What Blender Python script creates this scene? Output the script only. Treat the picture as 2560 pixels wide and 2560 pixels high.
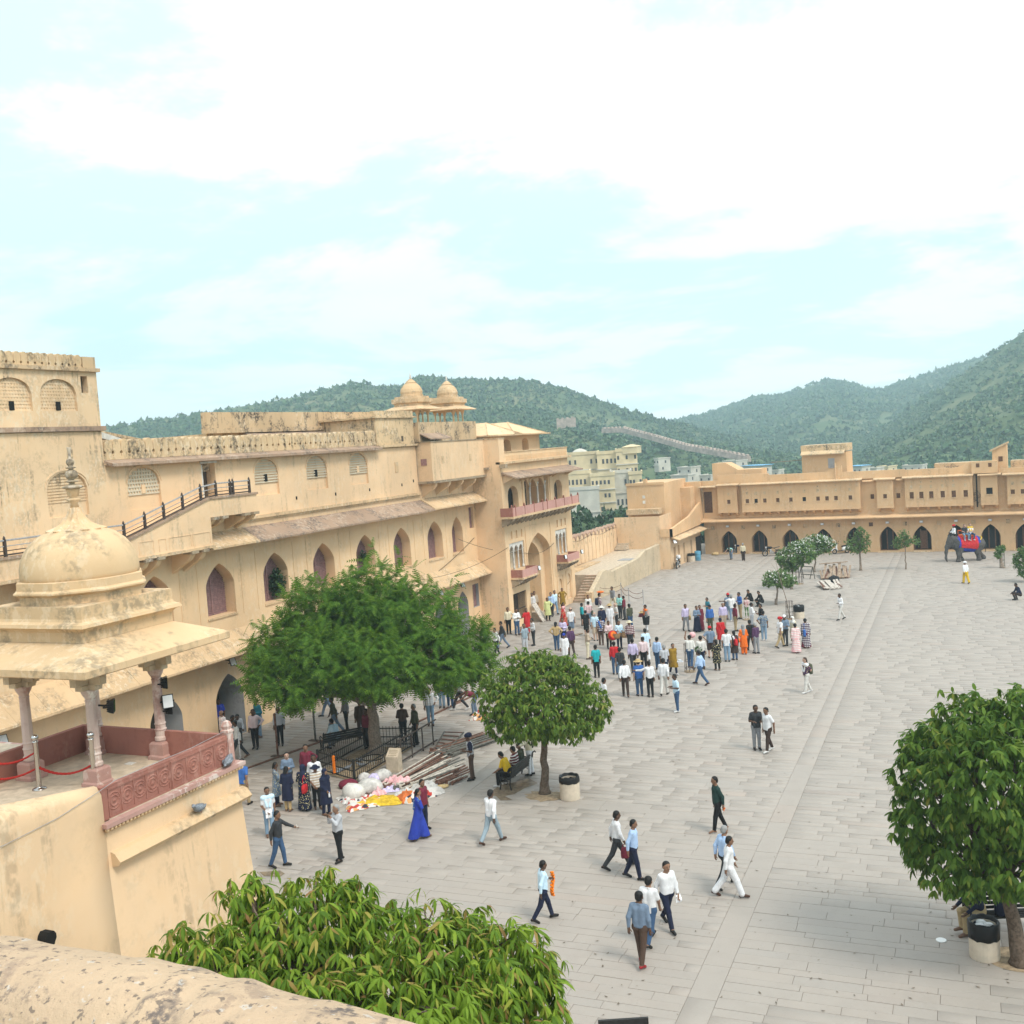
import bpy, math, random
import numpy as np
from mathutils import Matrix, Vector, noise as mnoise

for _o in list(bpy.data.objects): bpy.data.objects.remove(_o)
scene = bpy.context.scene
random.seed(7); rng = np.random.default_rng(7)
PI = math.pi

# ------------------------------------------------------------------ camera
EYE = 12.5; FPX = 2650.0                      # eye height over the courtyard; focal length in photo pixels
_a = np.array([0, 1110. - 1280, FPX]); _b = np.array([1000, 1110. - 1280 - 68, FPX])
_n = np.cross(_a, _b); _n /= np.linalg.norm(_n)
if _n[1] > 0: _n = -_n
_y = np.array([2480. - 1280, 1110 - 0.068 * 1200 - 1280, FPX]); _y /= np.linalg.norm(_y)
RW = np.array([np.cross(_y, _n), _y, _n])      # camera frame -> site frame (Y runs along the long wing)
cam = bpy.data.cameras.new('camera'); cam.sensor_width = 36; cam.lens = 36 * FPX / 2560
cam.clip_start = 0.1; cam.clip_end = 9000
camo = bpy.data.objects.new('camera', cam); scene.collection.objects.link(camo)
camo.matrix_world = Matrix.Translation((0, 0, EYE)) @ Matrix(np.column_stack([RW[:, 0], -RW[:, 1], -RW[:, 2]]).tolist()).to_4x4()
scene.camera = camo

# ------------------------------------------------------------------ sky and sun
SUN_EL, SUN_AZ = 52.0, 115.0                   # elevation; compass angle from +Y towards +X
world = bpy.data.worlds.new('World'); scene.world = world; world.use_nodes = True
wn = world.node_tree; wn.nodes.clear()
def W_(t, **k):
    n = wn.nodes.new(t)
    for a, b in k.items(): setattr(n, a, b)
    return n
sky = W_('ShaderNodeTexSky', sky_type='NISHITA', sun_disc=False)
sky.sun_elevation = math.radians(SUN_EL); sky.sun_rotation = math.radians(SUN_AZ); sky.altitude = 400; sky.air_density = 1.0; sky.dust_density = 1.5
tc = W_('ShaderNodeTexCoord'); sep = W_('ShaderNodeSeparateXYZ'); wn.links.new(tc.outputs['Generated'], sep.inputs[0])
def wmath(op, a, b=None, c=None):
    n = W_('ShaderNodeMath', operation=op)
    for i, s in enumerate((a, b, c)):
        if s is None: continue
        if isinstance(s, (int, float)): n.inputs[i].default_value = s
        else: wn.links.new(s, n.inputs[i])
    return n.outputs[0]
zz = wmath('ADD', wmath('MAXIMUM', sep.outputs[2], 0.0), 0.16)
comb = W_('ShaderNodeCombineXYZ')
wn.links.new(wmath('DIVIDE', sep.outputs[0], zz), comb.inputs[0]); wn.links.new(wmath('DIVIDE', sep.outputs[1], zz), comb.inputs[1])
mp = W_('ShaderNodeMapping'); wn.links.new(comb.outputs[0], mp.inputs[0]); mp.inputs['Location'].default_value = (3.1, 1.7, 0); mp.inputs['Rotation'].default_value = (0, 0, 0.5)
nz = W_('ShaderNodeTexNoise'); nz.inputs['Scale'].default_value = 0.85; nz.inputs['Detail'].default_value = 9; nz.inputs['Roughness'].default_value = 0.60; nz.inputs['Distortion'].default_value = 0.35
wn.links.new(mp.outputs[0], nz.inputs['Vector'])
nz2 = W_('ShaderNodeTexNoise'); nz2.inputs['Scale'].default_value = 2.3; nz2.inputs['Detail'].default_value = 6; wn.links.new(mp.outputs[0], nz2.inputs['Vector'])
dens = wmath('ADD', wmath('MULTIPLY', nz.outputs[0], 0.8), wmath('MULTIPLY', nz2.outputs[0], 0.2))
cr = W_('ShaderNodeMapRange', interpolation_type='SMOOTHSTEP'); cr.inputs[1].default_value = 0.45; cr.inputs[2].default_value = 0.54; wn.links.new(dens, cr.inputs[0])
mix = W_('ShaderNodeMix', data_type='RGBA'); wn.links.new(cr.outputs[0], mix.inputs[0])
hs = W_('ShaderNodeMix', data_type='RGBA'); hs.inputs[0].default_value = 0.8; hs.inputs[7].default_value = (4.7, 5.9, 5.95, 1)   # thin high haze over the blue
wn.links.new(sky.outputs[0], hs.inputs[6]); wn.links.new(hs.outputs[2], mix.inputs[6])
cb = W_('ShaderNodeMix', data_type='RGBA'); wn.links.new(nz2.outputs[0], cb.inputs[0]); cb.inputs[6].default_value = (6.4, 6.55, 6.7, 1); cb.inputs[7].default_value = (8.4, 8.4, 8.4, 1); wn.links.new(cb.outputs[2], mix.inputs[7])
hz_ = W_('ShaderNodeMapRange', interpolation_type='SMOOTHSTEP'); hz_.inputs[1].default_value = 0.0; hz_.inputs[2].default_value = 0.2; hz_.inputs[3].default_value = 0.55; hz_.inputs[4].default_value = 0.0; wn.links.new(sep.outputs[2], hz_.inputs[0])
hm_ = W_('ShaderNodeMix', data_type='RGBA'); wn.links.new(hz_.outputs[0], hm_.inputs[0]); wn.links.new(mix.outputs[2], hm_.inputs[6]); hm_.inputs[7].default_value = (5.4, 6.1, 6.2, 1)   # pale air near the horizon
bg = W_('ShaderNodeBackground'); bg.inputs[1].default_value = 0.15
wn.links.new(hm_.outputs[2], bg.inputs[0]); wo = W_('ShaderNodeOutputWorld'); wn.links.new(bg.outputs[0], wo.inputs[0])
sun = bpy.data.lights.new('sun', 'SUN'); sun.energy = 2.1; sun.angle = math.radians(18); sun.color = (1.0, 0.92, 0.80)
suno = bpy.data.objects.new('sun', sun); scene.collection.objects.link(suno)
_sd = Vector((math.sin(math.radians(SUN_AZ)) * math.cos(math.radians(SUN_EL)), math.cos(math.radians(SUN_AZ)) * math.cos(math.radians(SUN_EL)), math.sin(math.radians(SUN_EL))))
suno.rotation_euler = _sd.to_track_quat('Z', 'Y').to_euler()
scene.view_settings.view_transform = 'Standard'; scene.view_settings.look = 'None'; scene.view_settings.gamma = 1
scene.view_settings.use_curve_mapping = False; scene.view_settings.exposure = 0.66
scene.cycles.use_denoising = True
scene.cycles.max_bounces = 6; scene.cycles.diffuse_bounces = 3; scene.cycles.glossy_bounces = 2; scene.cycles.transmission_bounces = 3; scene.cycles.transparent_max_bounces = 6; scene.cycles.volume_bounces = 1
scene.cycles.caustics_reflective = False; scene.cycles.caustics_refractive = False

# ------------------------------------------------------------------ survey: sight lines from the photograph onto known planes of the site
def ray(px, py):
    d = RW @ np.array([px - 1280., py - 1280., FPX]); return d / np.linalg.norm(d)
def onx(X, px, py):
    d = ray(px, py); t = X / d[0]; return t * d[1], EYE + t * d[2]
def gnd(px, py, z=0.0):
    d = ray(px, py); t = (z - EYE) / d[2]; return Vector((t * d[0], t * d[1], z))
def atr(px, py, r):                            # point on a sight line at horizontal distance r
    d = ray(px, py); t = r / math.hypot(d[0], d[1]); return Vector((t * d[0], t * d[1], EYE + t * d[2]))
def proj(p):
    c = RW.T @ (np.array(p, float) - np.array([0, 0, EYE])); return 1280 + FPX * c[0] / c[2], 1280 + FPX * c[1] / c[2], c[2]
PIC_RIGHT = Vector((RW[0, 0], RW[1, 0], 0)).normalized()
PIC_YAW = math.atan2(PIC_RIGHT.y, PIC_RIGHT.x)

# ------------------------------------------------------------------ materials
MATS = {}
class NT:
    def __init__(s, name):
        s.m = bpy.data.materials.new(name); s.m.use_nodes = True; s.t = s.m.node_tree; s.b = s.t.nodes['Principled BSDF']; s.out = s.t.nodes['Material Output']
        MATS[name] = s.m
    def n(s, typ, **k):
        x = s.t.nodes.new(typ)
        for a, b in k.items(): setattr(x, a, b)
        return x
    def l(s, a, b): s.t.links.new(a, b)
    def pos(s, sc=(1, 1, 1), space='world'):
        if space == 'world': src = s.n('ShaderNodeNewGeometry').outputs['Position']
        else: src = s.n('ShaderNodeTexCoord').outputs['Object']
        m = s.n('ShaderNodeMapping'); m.inputs['Scale'].default_value = sc; s.l(src, m.inputs[0]); return m.outputs[0]
    def noise(s, scale, detail=4, rough=.55, sc=(1, 1, 1), space='world', dist=0):
        x = s.n('ShaderNodeTexNoise'); x.inputs['Scale'].default_value = scale; x.inputs['Detail'].default_value = detail; x.inputs['Roughness'].default_value = rough; x.inputs['Distortion'].default_value = dist
        s.l(s.pos(sc, space), x.inputs['Vector']); return x.outputs[0]
    def rmp(s, src, a, b, lo=0., hi=1., smooth=True):
        x = s.n('ShaderNodeMapRange'); x.inputs[1].default_value = a; x.inputs[2].default_value = b; x.inputs[3].default_value = lo; x.inputs[4].default_value = hi
        if smooth: x.interpolation_type = 'SMOOTHSTEP'
        s.l(src, x.inputs[0]); return x.outputs[0]
    def mixc(s, fac, a, b, mode='MIX'):
        x = s.n('ShaderNodeMix', data_type='RGBA', blend_type=mode)
        for i, v in ((0, fac), (6, a), (7, b)):
            if isinstance(v, (int, float)): x.inputs[i].default_value = v
            elif isinstance(v, (tuple, list)): x.inputs[i].default_value = (*v[:3], 1)
            else: s.l(v, x.inputs[i])
        return x.outputs[2]
    def ramp(s, src, stops, const=False):
        x = s.n('ShaderNodeValToRGB'); e = x.color_ramp.elements
        if const: x.color_ramp.interpolation = 'CONSTANT'
        while len(e) < len(stops): e.new(.5)
        for i, (p, c) in enumerate(stops): e[i].position = p; e[i].color = (*c, 1)
        s.l(src, x.inputs[0]); return x.outputs[0]
    def math(s, op, a, b=0.):
        x = s.n('ShaderNodeMath', operation=op)
        for i, v in enumerate((a, b)):
            if isinstance(v, (int, float)): x.inputs[i].default_value = v
            else: s.l(v, x.inputs[i])
        return x.outputs[0]
    def bump(s, h, strength=.3, dist=.02):
        x = s.n('ShaderNodeBump'); x.inputs['Strength'].default_value = strength; x.inputs['Distance'].default_value = dist; s.l(h, x.inputs['Height']); s.l(x.outputs[0], s.b.inputs['Normal'])
    def col(s, c):
        if isinstance(c, (tuple, list)): s.b.inputs['Base Color'].default_value = (*c[:3], 1)
        else: s.l(c, s.b.inputs['Base Color'])
    def rough(s, r): s.b.inputs['Roughness'].default_value = r; s.b.inputs['Specular IOR Level'].default_value = 0.25

def plain(name, c, rough=.75, var=.12, scale=6., metal=0., bump=0.):
    t = NT(name); nz = t.noise(scale, 4)
    d = tuple(x * (1 - var) for x in c); e = tuple(min(1, x * (1 + var)) for x in c)
    t.col(t.mixc(t.rmp(nz, .3, .7), d, e)); t.rough(rough); t.b.inputs['Metallic'].default_value = metal
    if bump: t.bump(t.noise(scale * 4, 5), bump)
    return t.m

def plaster(name, c, stain=.25, flake=.2, streak=.35, dark=(.10, .085, .065), light=(.72, .60, .44), sc=1.0, rough=.9):
    """limewashed plaster: blotches, worn pale flakes, rain streaks and black lichen with shapes of their own"""
    t = NT(name)
    big = t.noise(.22, 3); mid = t.noise(1.3, 5, .6); fine = t.noise(9, 5, .6)
    c1 = tuple(x * .86 for x in c); c2 = tuple(min(1, x * 1.1) for x in c)
    col = t.mixc(t.rmp(big, .3, .7), c1, c2)
    col = t.mixc(t.rmp(mid, .35, .75, 0, .35), col, tuple(c[i] * (1.0, .93, .82)[i] for i in range(3)))
    if flake:
        f1 = t.rmp(t.noise(.55, 3), .42, .58); f2 = t.rmp(t.noise(5.5, 6, .7, (1, 1, .55)), .50, .58)
        col = t.mixc(t.math('MULTIPLY', t.math('MULTIPLY', f1, f2), flake), col, light)
    if streak:
        s1 = t.rmp(t.noise(3.4, 5, .6, (1, 1, .10)), .50, .62); s2 = t.rmp(t.noise(.5, 3), .44, .60); s3 = t.rmp(t.noise(7, 4), .35, .6)
        col = t.mixc(t.math('MULTIPLY', t.math('MULTIPLY', t.math('MULTIPLY', s1, s2), s3), streak), col, dark)
    if stain:
        k1 = t.rmp(t.noise(1.1 * sc, 6, .68), .47, .62); k2 = t.rmp(fine, .36, .58)
        col = t.mixc(t.math('MULTIPLY', t.math('MULTIPLY', k1, k2), stain), col, dark)
    t.col(col); t.rough(rough)
    t.bump(t.math('ADD', t.math('MULTIPLY', fine, .5), mid), .35, .02)
    return t.m

OCH = (.73, .52, .33)
plaster('plaster', OCH, .10, .30, .30)
plaster('plaster_clean', (.73, .515, .315), .05, .28, .18)
plaster('plaster_far', (.65, .43, .245), .07, .2, .22)
plaster('plaster_worn', (.60, .44, .27), .7, .6, .9)
plaster('plaster_tower', (.72, .525, .335), .25, .6, .7)
plaster('coping', (.55, .40, .25), .95, .5, .6, dark=(.07, .058, .05))
plaster('kiosk_plaster', (.60, .43, .26), .62, .35, .4, dark=(.20, .165, .115))
plaster('grey_plaster', (.36, .36, .37), .3, .1, .3, dark=(.12, .12, .12))
plaster('cream_plaster', (.60, .52, .40), .1, .2, .2)
plaster('sand_wall', (.55, .45, .32), .3, .4, .6, dark=(.22, .18, .14))
plaster('roof_stone', (.36, .25, .18), .7, .6, .3, dark=(.11, .09, .08), light=(.52, .42, .33))
plaster('red_stone', (.31, .135, .105), .25, .3, .2, dark=(.12, .05, .045), light=(.5, .3, .25))
plaster('red_stone_weathered', (.43, .26, .225), .2, .9, .2, dark=(.2, .1, .09), light=(.62, .53, .48))
plaster('column_stone', (.56, .44, .39), .25, 1.0, .7, dark=(.3, .15, .13), light=(.68, .62, .57), sc=2.5)
plaster('corbel_stone', (.34, .27, .19), .8, .6, .3, dark=(.10, .085, .075), light=(.6, .53, .45))
plaster('pale_ledge', (.61, .43, .26), .45, .6, .3)
plaster('old_wall', (.42, .27, .2), .5, .4, .4)
t = NT('coping_near'); _g = t.noise(2.2, 5, .6); _c = t.mixc(t.rmp(_g, .3, .7), (.56, .41, .275), (.48, .35, .24))
_c = t.mixc(t.math('MULTIPLY', t.rmp(t.noise(16, 6, .7), .49, .60), t.rmp(t.noise(3.4, 5, .65), .47, .60)), _c, (.16, .13, .115))
_c = t.mixc(t.math('MULTIPLY', t.rmp(t.noise(5, 7, .72), .57, .64), .55), _c, (.26, .19, .15)); _c = t.mixc(t.rmp(t.noise(30, 4, .6), .62, .68, 0, .6), _c, (.55, .52, .48)); _c = t.mixc(t.rmp(t.noise(45, 3), .6, .66, 0, .7), _c, (.10, .085, .08))
t.col(_c); t.rough(.95); t.bump(t.math('ADD', t.noise(20, 6, .65), t.math('MULTIPLY', t.noise(4, 4), 1.5)), .7, .02)
plaster('pink_stone', (.50, .275, .24), .1, .25, .15, dark=(.3, .14, .12), light=(.6, .42, .38))
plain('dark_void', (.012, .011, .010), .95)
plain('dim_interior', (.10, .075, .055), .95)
plain('brown_wood', (.13, .065, .035), .6, .3, 9)
plain('shutter_purple', (.27, .155, .15), .7, .2, 8)
plain('dark_iron', (.022, .021, .02), .5, .2, 20)
plain('rail_iron', (.06, .045, .04), .5, .3, 12)
plain('rail_steel', (.33, .33, .34), .4, .2, 12)
plain('steel', (.55, .54, .53), .22, .05, 6, metal=1.0)
plain('rope_red', (.33, .02, .015), .9, .3, 60)
plain('white_stone', (.60, .58, .54), .6, .15, 5)
plain('black_plastic', (.012, .012, .013), .38, .1, 8)
plain('lamp_glass', (.72, .74, .76), .15, .05, 8)
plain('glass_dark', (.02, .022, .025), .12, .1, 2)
plain('soil', (.31, .235, .155), .95, .3, 8, bump=.4)
plain('stone_beige', (.50, .41, .31), .85, .15, 5, bump=.2)
plain('concrete_bin', (.58, .50, .40), .8, .1, 5, bump=.1)
plain('bark', (.135, .10, .075), .95, .35, 14, bump=.8)
plain('bark_pale', (.24, .19, .15), .95, .25, 14, bump=.5)
plain('pipe_pale', (.52, .47, .41), .55, .3, 5)
plain('pipe_rust', (.16, .08, .055), .75, .4, 6)
plain('pipe_dark', (.12, .115, .10), .6, .3, 6)
plain('plank', (.30, .22, .16), .85, .3, 7)
plain('plank_pale', (.50, .45, .40), .85, .25, 7)
plain('blue_drum', (.10, .30, .45), .45, .15, 5)
plain('elephant_skin', (.085, .078, .075), .9, .3, 9, bump=.5)
plain('rock', (.40, .34, .29), .95, .2, 3)
plain('rampart', (.40, .315, .265), .9, .25, .6)
plain('haveli_wall', (.62, .51, .32), .9, .14, .3)
plain('haveli_white', (.55, .52, .45), .9, .12, .4)
plain('far_window', (.05, .05, .055), .7)
plain('tin_blue', (.16, .42, .66), .5, .15, 1)
plain('white_paint', (.78, .78, .77), .4, .06, 4)
plain('orange_marigold', (.80, .20, .01), .9, .25, 40)
plain('wicker', (.32, .20, .10), .9, .4, 60)
plain('wet_stone', (.21, .16, .11), .25, .3, 6)
plain('rubber', (.02, .02, .02), .8, .2, 10)
plain('chrome', (.5, .5, .5), .25, .1, 6, metal=.9)
plain('eye_dark', (.01, .008, .007), .4)
plain('pigeon_grey', (.20, .22, .25), .7, .35, 30)
# ------------------------------------------------------------------ building blocks
COL = scene.collection
class MB:
    """collects faces in site coordinates; build() links them as one mesh object"""
    def __init__(s): s.v = []; s.f = []; s.M = None
    def add(s, pts, faces):
        o = len(s.v)
        if s.M is not None: pts = [tuple(s.M @ Vector(p)) for p in pts]
        s.v.extend(tuple(p) for p in pts); s.f.extend(tuple(i + o for i in f) for f in faces); return s
    def box(s, x0, x1, y0, y1, z0, z1):
        return s.add([(x0, y0, z0), (x1, y0, z0), (x1, y1, z0), (x0, y1, z0), (x0, y0, z1), (x1, y0, z1), (x1, y1, z1), (x0, y1, z1)],
                     [(0, 3, 2, 1), (4, 5, 6, 7), (0, 1, 5, 4), (1, 2, 6, 5), (2, 3, 7, 6), (3, 0, 4, 7)])
    def extr(s, poly, vec):
        n = len(poly); vec = Vector(vec); a = [tuple(p) for p in poly]; b = [tuple(Vector(p) + vec) for p in poly]
        return s.add(a + b, [tuple(range(n))[::-1], tuple(range(n, 2 * n))] + [(i, (i + 1) % n, n + (i + 1) % n, n + i) for i in range(n)])
    def loft(s, rings, cap=True, closed=True):
        n = len(rings[0]); v = [tuple(p) for r in rings for p in r]; f = []
        for k in range(len(rings) - 1):
            for i in range(n if closed else n - 1):
                j = (i + 1) % n; f.append((k * n + i, k * n + j, (k + 1) * n + j, (k + 1) * n + i))
        if cap and closed: f.append(tuple(range(n))[::-1]); f.append(tuple(range((len(rings) - 1) * n, len(rings) * n)))
        return s.add(v, f)
    def lathe(s, prof, c=(0, 0, 0), n=16, rot=0., sx=1., sy=1.):
        rings = []
        for r, z in prof:
            rings.append([(c[0] + sx * r * math.cos(rot + 2 * PI * i / n), c[1] + sy * r * math.sin(rot + 2 * PI * i / n), c[2] + z) for i in range(n)])
        return s.loft(rings)
    def sq(s, prof, c=(0, 0, 0), rot=0.):      # square "lathe": half-widths instead of radii
        return s.lathe([(r * math.sqrt(2), z) for r, z in prof], c, 4, rot + PI / 4)
    def tube(s, pts, r, n=6, cap=True):
        pts = [Vector(p) for p in pts]; rr = r if isinstance(r, (list, tuple)) else [r] * len(pts)
        rings = []; up0 = None
        for i, p in enumerate(pts):
            d = (pts[min(i + 1, len(pts) - 1)] - pts[max(i - 1, 0)])
            d = d.normalized() if d.length > 1e-9 else Vector((0, 0, 1))
            if up0 is None: up0 = d.orthogonal().normalized()
            u = up0 - d * up0.dot(d); u = u.normalized() if u.length > 1e-6 else d.orthogonal().normalized(); up0 = u
            w = d.cross(u)
            rings.append([tuple(p + (u * math.cos(2 * PI * k / n) + w * math.sin(2 * PI * k / n)) * rr[i]) for k in range(n)])
        return s.loft(rings, cap)
    def bar(s, a, b, w, h=None):               # rectangular bar between two points
        h = h or w; a = Vector(a); b = Vector(b); d = (b - a).normalized(); sd = d.cross(Vector((0, 0, 1)))
        sd = sd.normalized() if sd.length > 1e-6 else Vector((1, 0, 0)); up = sd.cross(d)
        q = lambda p: [tuple(p + sd * i * w / 2 + up * j * h / 2) for i, j in ((-1, -1), (1, -1), (1, 1), (-1, 1))]
        return s.loft([q(a), q(b)])
    def ell(s, c, r, n=10, m=7):
        return s.lathe([(max(1e-4, math.sin(PI * k / m)) * 1.0, -math.cos(PI * k / m) * r[2]) for k in range(m + 1)], c, n, 0, r[0], r[1])
    def mesh(s, name, mat=None, org=(0, 0, 0), smooth=False):
        me = bpy.data.meshes.new(name); me.from_pydata([(a - org[0], b - org[1], c - org[2]) for a, b, c in s.v], [], s.f)
        if mat: me.materials.append(MATS[mat])
        if smooth: me.polygons.foreach_set('use_smooth', [True] * len(me.polygons))
        me.update(); return me
    def build(s, name, mat, parent=None, smooth=False, org=None):
        if org is None:
            if parent is not None: org = root_loc(parent)
            else:
                xs = np.array(s.v); org = (float(xs[:, 0].mean()), float(xs[:, 1].mean()), float(xs[:, 2].min()))
        me = s.mesh(name, mat, org, smooth)
        return link(name, me, parent, None if parent is not None else org)
def root_loc(o):
    while o.parent is not None: o = o.parent
    return tuple(o.location)
def link(name, me, parent=None, loc=None):
    o = bpy.data.objects.new(name, me); COL.objects.link(o)
    if parent is not None: o.parent = parent
    if loc is not None: o.location = loc
    return o
def inst(name, me, parent, loc, rz=0., sc=(1, 1, 1), rot=None):
    """one more piece that shares its mesh; loc in site coordinates"""
    o = link(name, me, parent); r = root_loc(parent) if parent is not None else (0, 0, 0)
    o.location = (loc[0] - r[0], loc[1] - r[1], loc[2] - r[2]); o.rotation_euler = rot if rot is not None else (0, 0, rz); o.scale = sc; return o
def tag(o, label=None, cat=None, group=None, kind=None):
    if label: o['label'] = label
    if cat: o['category'] = cat
    if group: o['group'] = group
    if kind: o['kind'] = kind
    return o
def thing(name, label, cat, loc=(0, 0, 0), group=None, rz=0.):
    o = bpy.data.objects.new(name, None); COL.objects.link(o); o.location = loc; o.rotation_euler = (0, 0, rz); o.empty_display_size = .2
    return tag(o, label, cat, group)
class Frame:
    """wall frame: u along the wall, v up, w out of the wall"""
    def __init__(s, o, u, n): s.o = Vector(o); s.u = Vector(u).normalized(); s.n = Vector(n).normalized()
    def p(s, u, v, w=0.): return tuple(s.o + s.u * u + s.n * w + Vector((0, 0, v)))
    def box(s, mb, u0, u1, v0, v1, w0, w1):
        mb.loft([[s.p(u0, v0, w0), s.p(u1, v0, w0), s.p(u1, v0, w1), s.p(u0, v0, w1)], [s.p(u0, v1, w0), s.p(u1, v1, w0), s.p(u1, v1, w1), s.p(u0, v1, w1)]]); return mb
def arch_pts(hw, spring, apex, kind='point', n=9):
    if kind == 'rect': return [(-hw, apex), (hw, apex)]
    o = []
    for i in range(-n, n + 1):
        t = abs(i) / n
        t = 1 - (1 - t) ** 1.5 if kind == 'point' and t > .5 else t
        g = math.sqrt(max(0, 1 - t * t)) if kind == 'round' else (.52 * max(0, 1 - t ** 2.4) ** .62 + .48 * (1 - t) ** .92)
        o.append((math.copysign(t, i) * hw, spring + (apex - spring) * g))
    return o
def opening(u, hw, v0, spring, apex, kind='point', depth=.5): return dict(u=u, hw=hw, v0=v0, pts=[(u + a, b) for a, b in arch_pts(hw, spring, apex, kind)], depth=depth)
def wall_open(mb, fr, u0, u1, v0, v1, ops, rev=None, w=0.):
    """wall face with openings and their reveals (rev: other builder for the reveals)"""
    ops = sorted(ops, key=lambda o: o['u']); cur = u0; rev0 = rev or mb
    def q(m, *pp): m.add([fr.p(*p) for p in pp], [tuple(range(len(pp)))])
    for o in ops:
        a, b = o['u'] - o['hw'], o['u'] + o['hw']
        if a > cur + 1e-6: q(mb, (cur, v0, w), (a, v0, w), (a, v1, w), (cur, v1, w))
        if o['v0'] > v0 + 1e-6: q(mb, (a, v0, w), (b, v0, w), (b, o['v0'], w), (a, o['v0'], w))
        P = o['pts']; d = o['depth']; rev = o.get('rev') or rev0
        for (ua, va), (ub, vb) in zip(P[:-1], P[1:]): q(mb, (ua, va, w), (ub, vb, w), (ub, v1, w), (ua, v1, w))
        loop = [(a, o['v0'])] + ([] if abs(P[0][1] - o['v0']) < 1e-6 else []) + list(P) + [(b, o['v0'])]
        for (ua, va), (ub, vb) in zip(loop[:-1], loop[1:]): q(rev, (ua, va, w - d), (ub, vb, w - d), (ub, vb, w), (ua, va, w))
        q(rev, (b, o['v0'], w - d), (a, o['v0'], w - d), (a, o['v0'], w), (b, o['v0'], w))
        cur = b
    if cur < u1 - 1e-6: q(mb, (cur, v0, w), (u1, v0, w), (u1, v1, w), (cur, v1, w))
    return mb
def back_panel(fr, o, w, thick=.04, grow=.03):
    """closed panel that fills an opening, w from the wall face"""
    P = [(o['u'] - o['hw'] - grow, o['v0'] - grow)] + [(o['u'] + (u - o['u']) * 1.02, v + grow) for u, v in o['pts']] + [(o['u'] + o['hw'] + grow, o['v0'] - grow)]
    m = MB(); m.extr([fr.p(u, v, w) for u, v in P], tuple(fr.n * -thick)); return m
def corbel(mb, fr, u, v_top, depth, height, wid, w0=0.):
    """curved stone bracket under a ledge"""
    P = [(0, 0), (depth, 0), (depth, -.16 * height)]
    for k in range(1, 7):
        t = k / 6; P.append((depth * (1 - t) ** 1.4 + .10 * depth * (1 - t), -height * (.16 + .84 * t ** .75)))
    P.append((0, -height))
    mb.extr([fr.p(u - wid / 2, v_top + b, w0 + a) for a, b in P], tuple(fr.u * wid)); return mb
def chajja(mb, fr, u0, u1, v_wall, v_tip, out, th=.09, hip0=0., hip1=0., w0=0.):
    """sloping stone eave"""
    lo = [fr.p(u0, v_wall - th, w0 - .05), fr.p(u1, v_wall - th, w0 - .05), fr.p(u1 + hip1, v_tip - th, w0 + out), fr.p(u0 - hip0, v_tip - th, w0 + out)]
    hi = [fr.p(u0, v_wall, w0 - .05), fr.p(u1, v_wall, w0 - .05), fr.p(u1 + hip1, v_tip, w0 + out), fr.p(u0 - hip0, v_tip, w0 + out)]
    mb.loft([lo, hi]); return mb
def louvre(fr, o, w, parent, name='shutter', mat='shutter_purple', pitch=.085):
    """louvred shutter: frame, mullion and slats inside an arched opening"""
    m = MB(); a, b, v0 = o['u'] - o['hw'], o['u'] + o['hw'], o['v0']
    top = lambda u: float(np.interp(u, [p[0] for p in o['pts']], [p[1] for p in o['pts']]))
    vmax = max(p[1] for p in o['pts']); v = v0 + .06
    while v < vmax - .06:
        us = np.linspace(a, b, 25); ok = [u for u in us if top(u) > v + .02]
        if len(ok) > 2:
            m.loft([[fr.p(ok[0], v, w), fr.p(ok[-1], v, w), fr.p(ok[-1], v - .015, w + .05), fr.p(ok[0], v - .015, w + .05)],
                    [fr.p(ok[0], v + .055, w - .02), fr.p(ok[-1], v + .055, w - .02), fr.p(ok[-1], v + .04, w + .03), fr.p(ok[0], v + .04, w + .03)]])
        v += pitch
    fr.box(m, o['u'] - .04, o['u'] + .04, v0, vmax - .05, w - .02, w + .07); fr.box(m, a, b, v0 - .01, v0 + .07, w - .02, w + .07)
    return m.build(name, mat, parent)
def jali(fr, o, w, parent, mat='plaster', pitch=.15, bar=.06, zig=True, v_lo=None):
    """pierced stone screen in a blind arch"""
    m = MB(); a, b = o['u'] - o['hw'], o['u'] + o['hw']; us = [p[0] for p in o['pts']]; vs = [p[1] for p in o['pts']]
    top = lambda u: float(np.interp(u, us, vs)); vmax = max(vs); v = (v_lo if v_lo else o['v0']) ; row = 0
    while v < vmax - .03:
        uu = np.linspace(a, b, 41); ok = [u for u in uu if top(u) > v + bar]
        if len(ok) > 3:
            u0, u1 = ok[0], ok[-1]
            fr.box(m, u0, u1, v, v + bar, w - .05, w)
            if zig:
                u = u0 + (pitch * .5 if row % 2 else 0)
                while u < u1 - bar:
                    if top(u) > v + pitch: fr.box(m, u, u + bar * .9, v + bar, v + pitch, w - .05, w - .004)
                    u += pitch
        v += pitch; row += 1
    return m.build('jali_screen', mat, parent)
def merlon_mesh(name, mat, wd, h, th, waist=True):
    P = []; hw = wd / 2
    if waist: P += [(-hw, 0), (-hw, .10 * h), (-hw * .72, .16 * h), (-hw * .72, .26 * h), (-hw, .33 * h), (-hw, .5 * h)]
    else: P += [(-hw, 0), (-hw, .55 * h)]
    k0 = P[-1][1]
    for i in range(1, 8):
        a = PI * i / 8; P.append((-hw * math.cos(a), k0 + (h - k0) * math.sin(a) ** .8))
    P += [(-u, v) for u, v in P[:6 if waist else 2][::-1]]
    m = MB(); m.extr([(th / 2, u, v) for u, v in P], (-th, 0, 0)); return m.mesh(name, mat)

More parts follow.
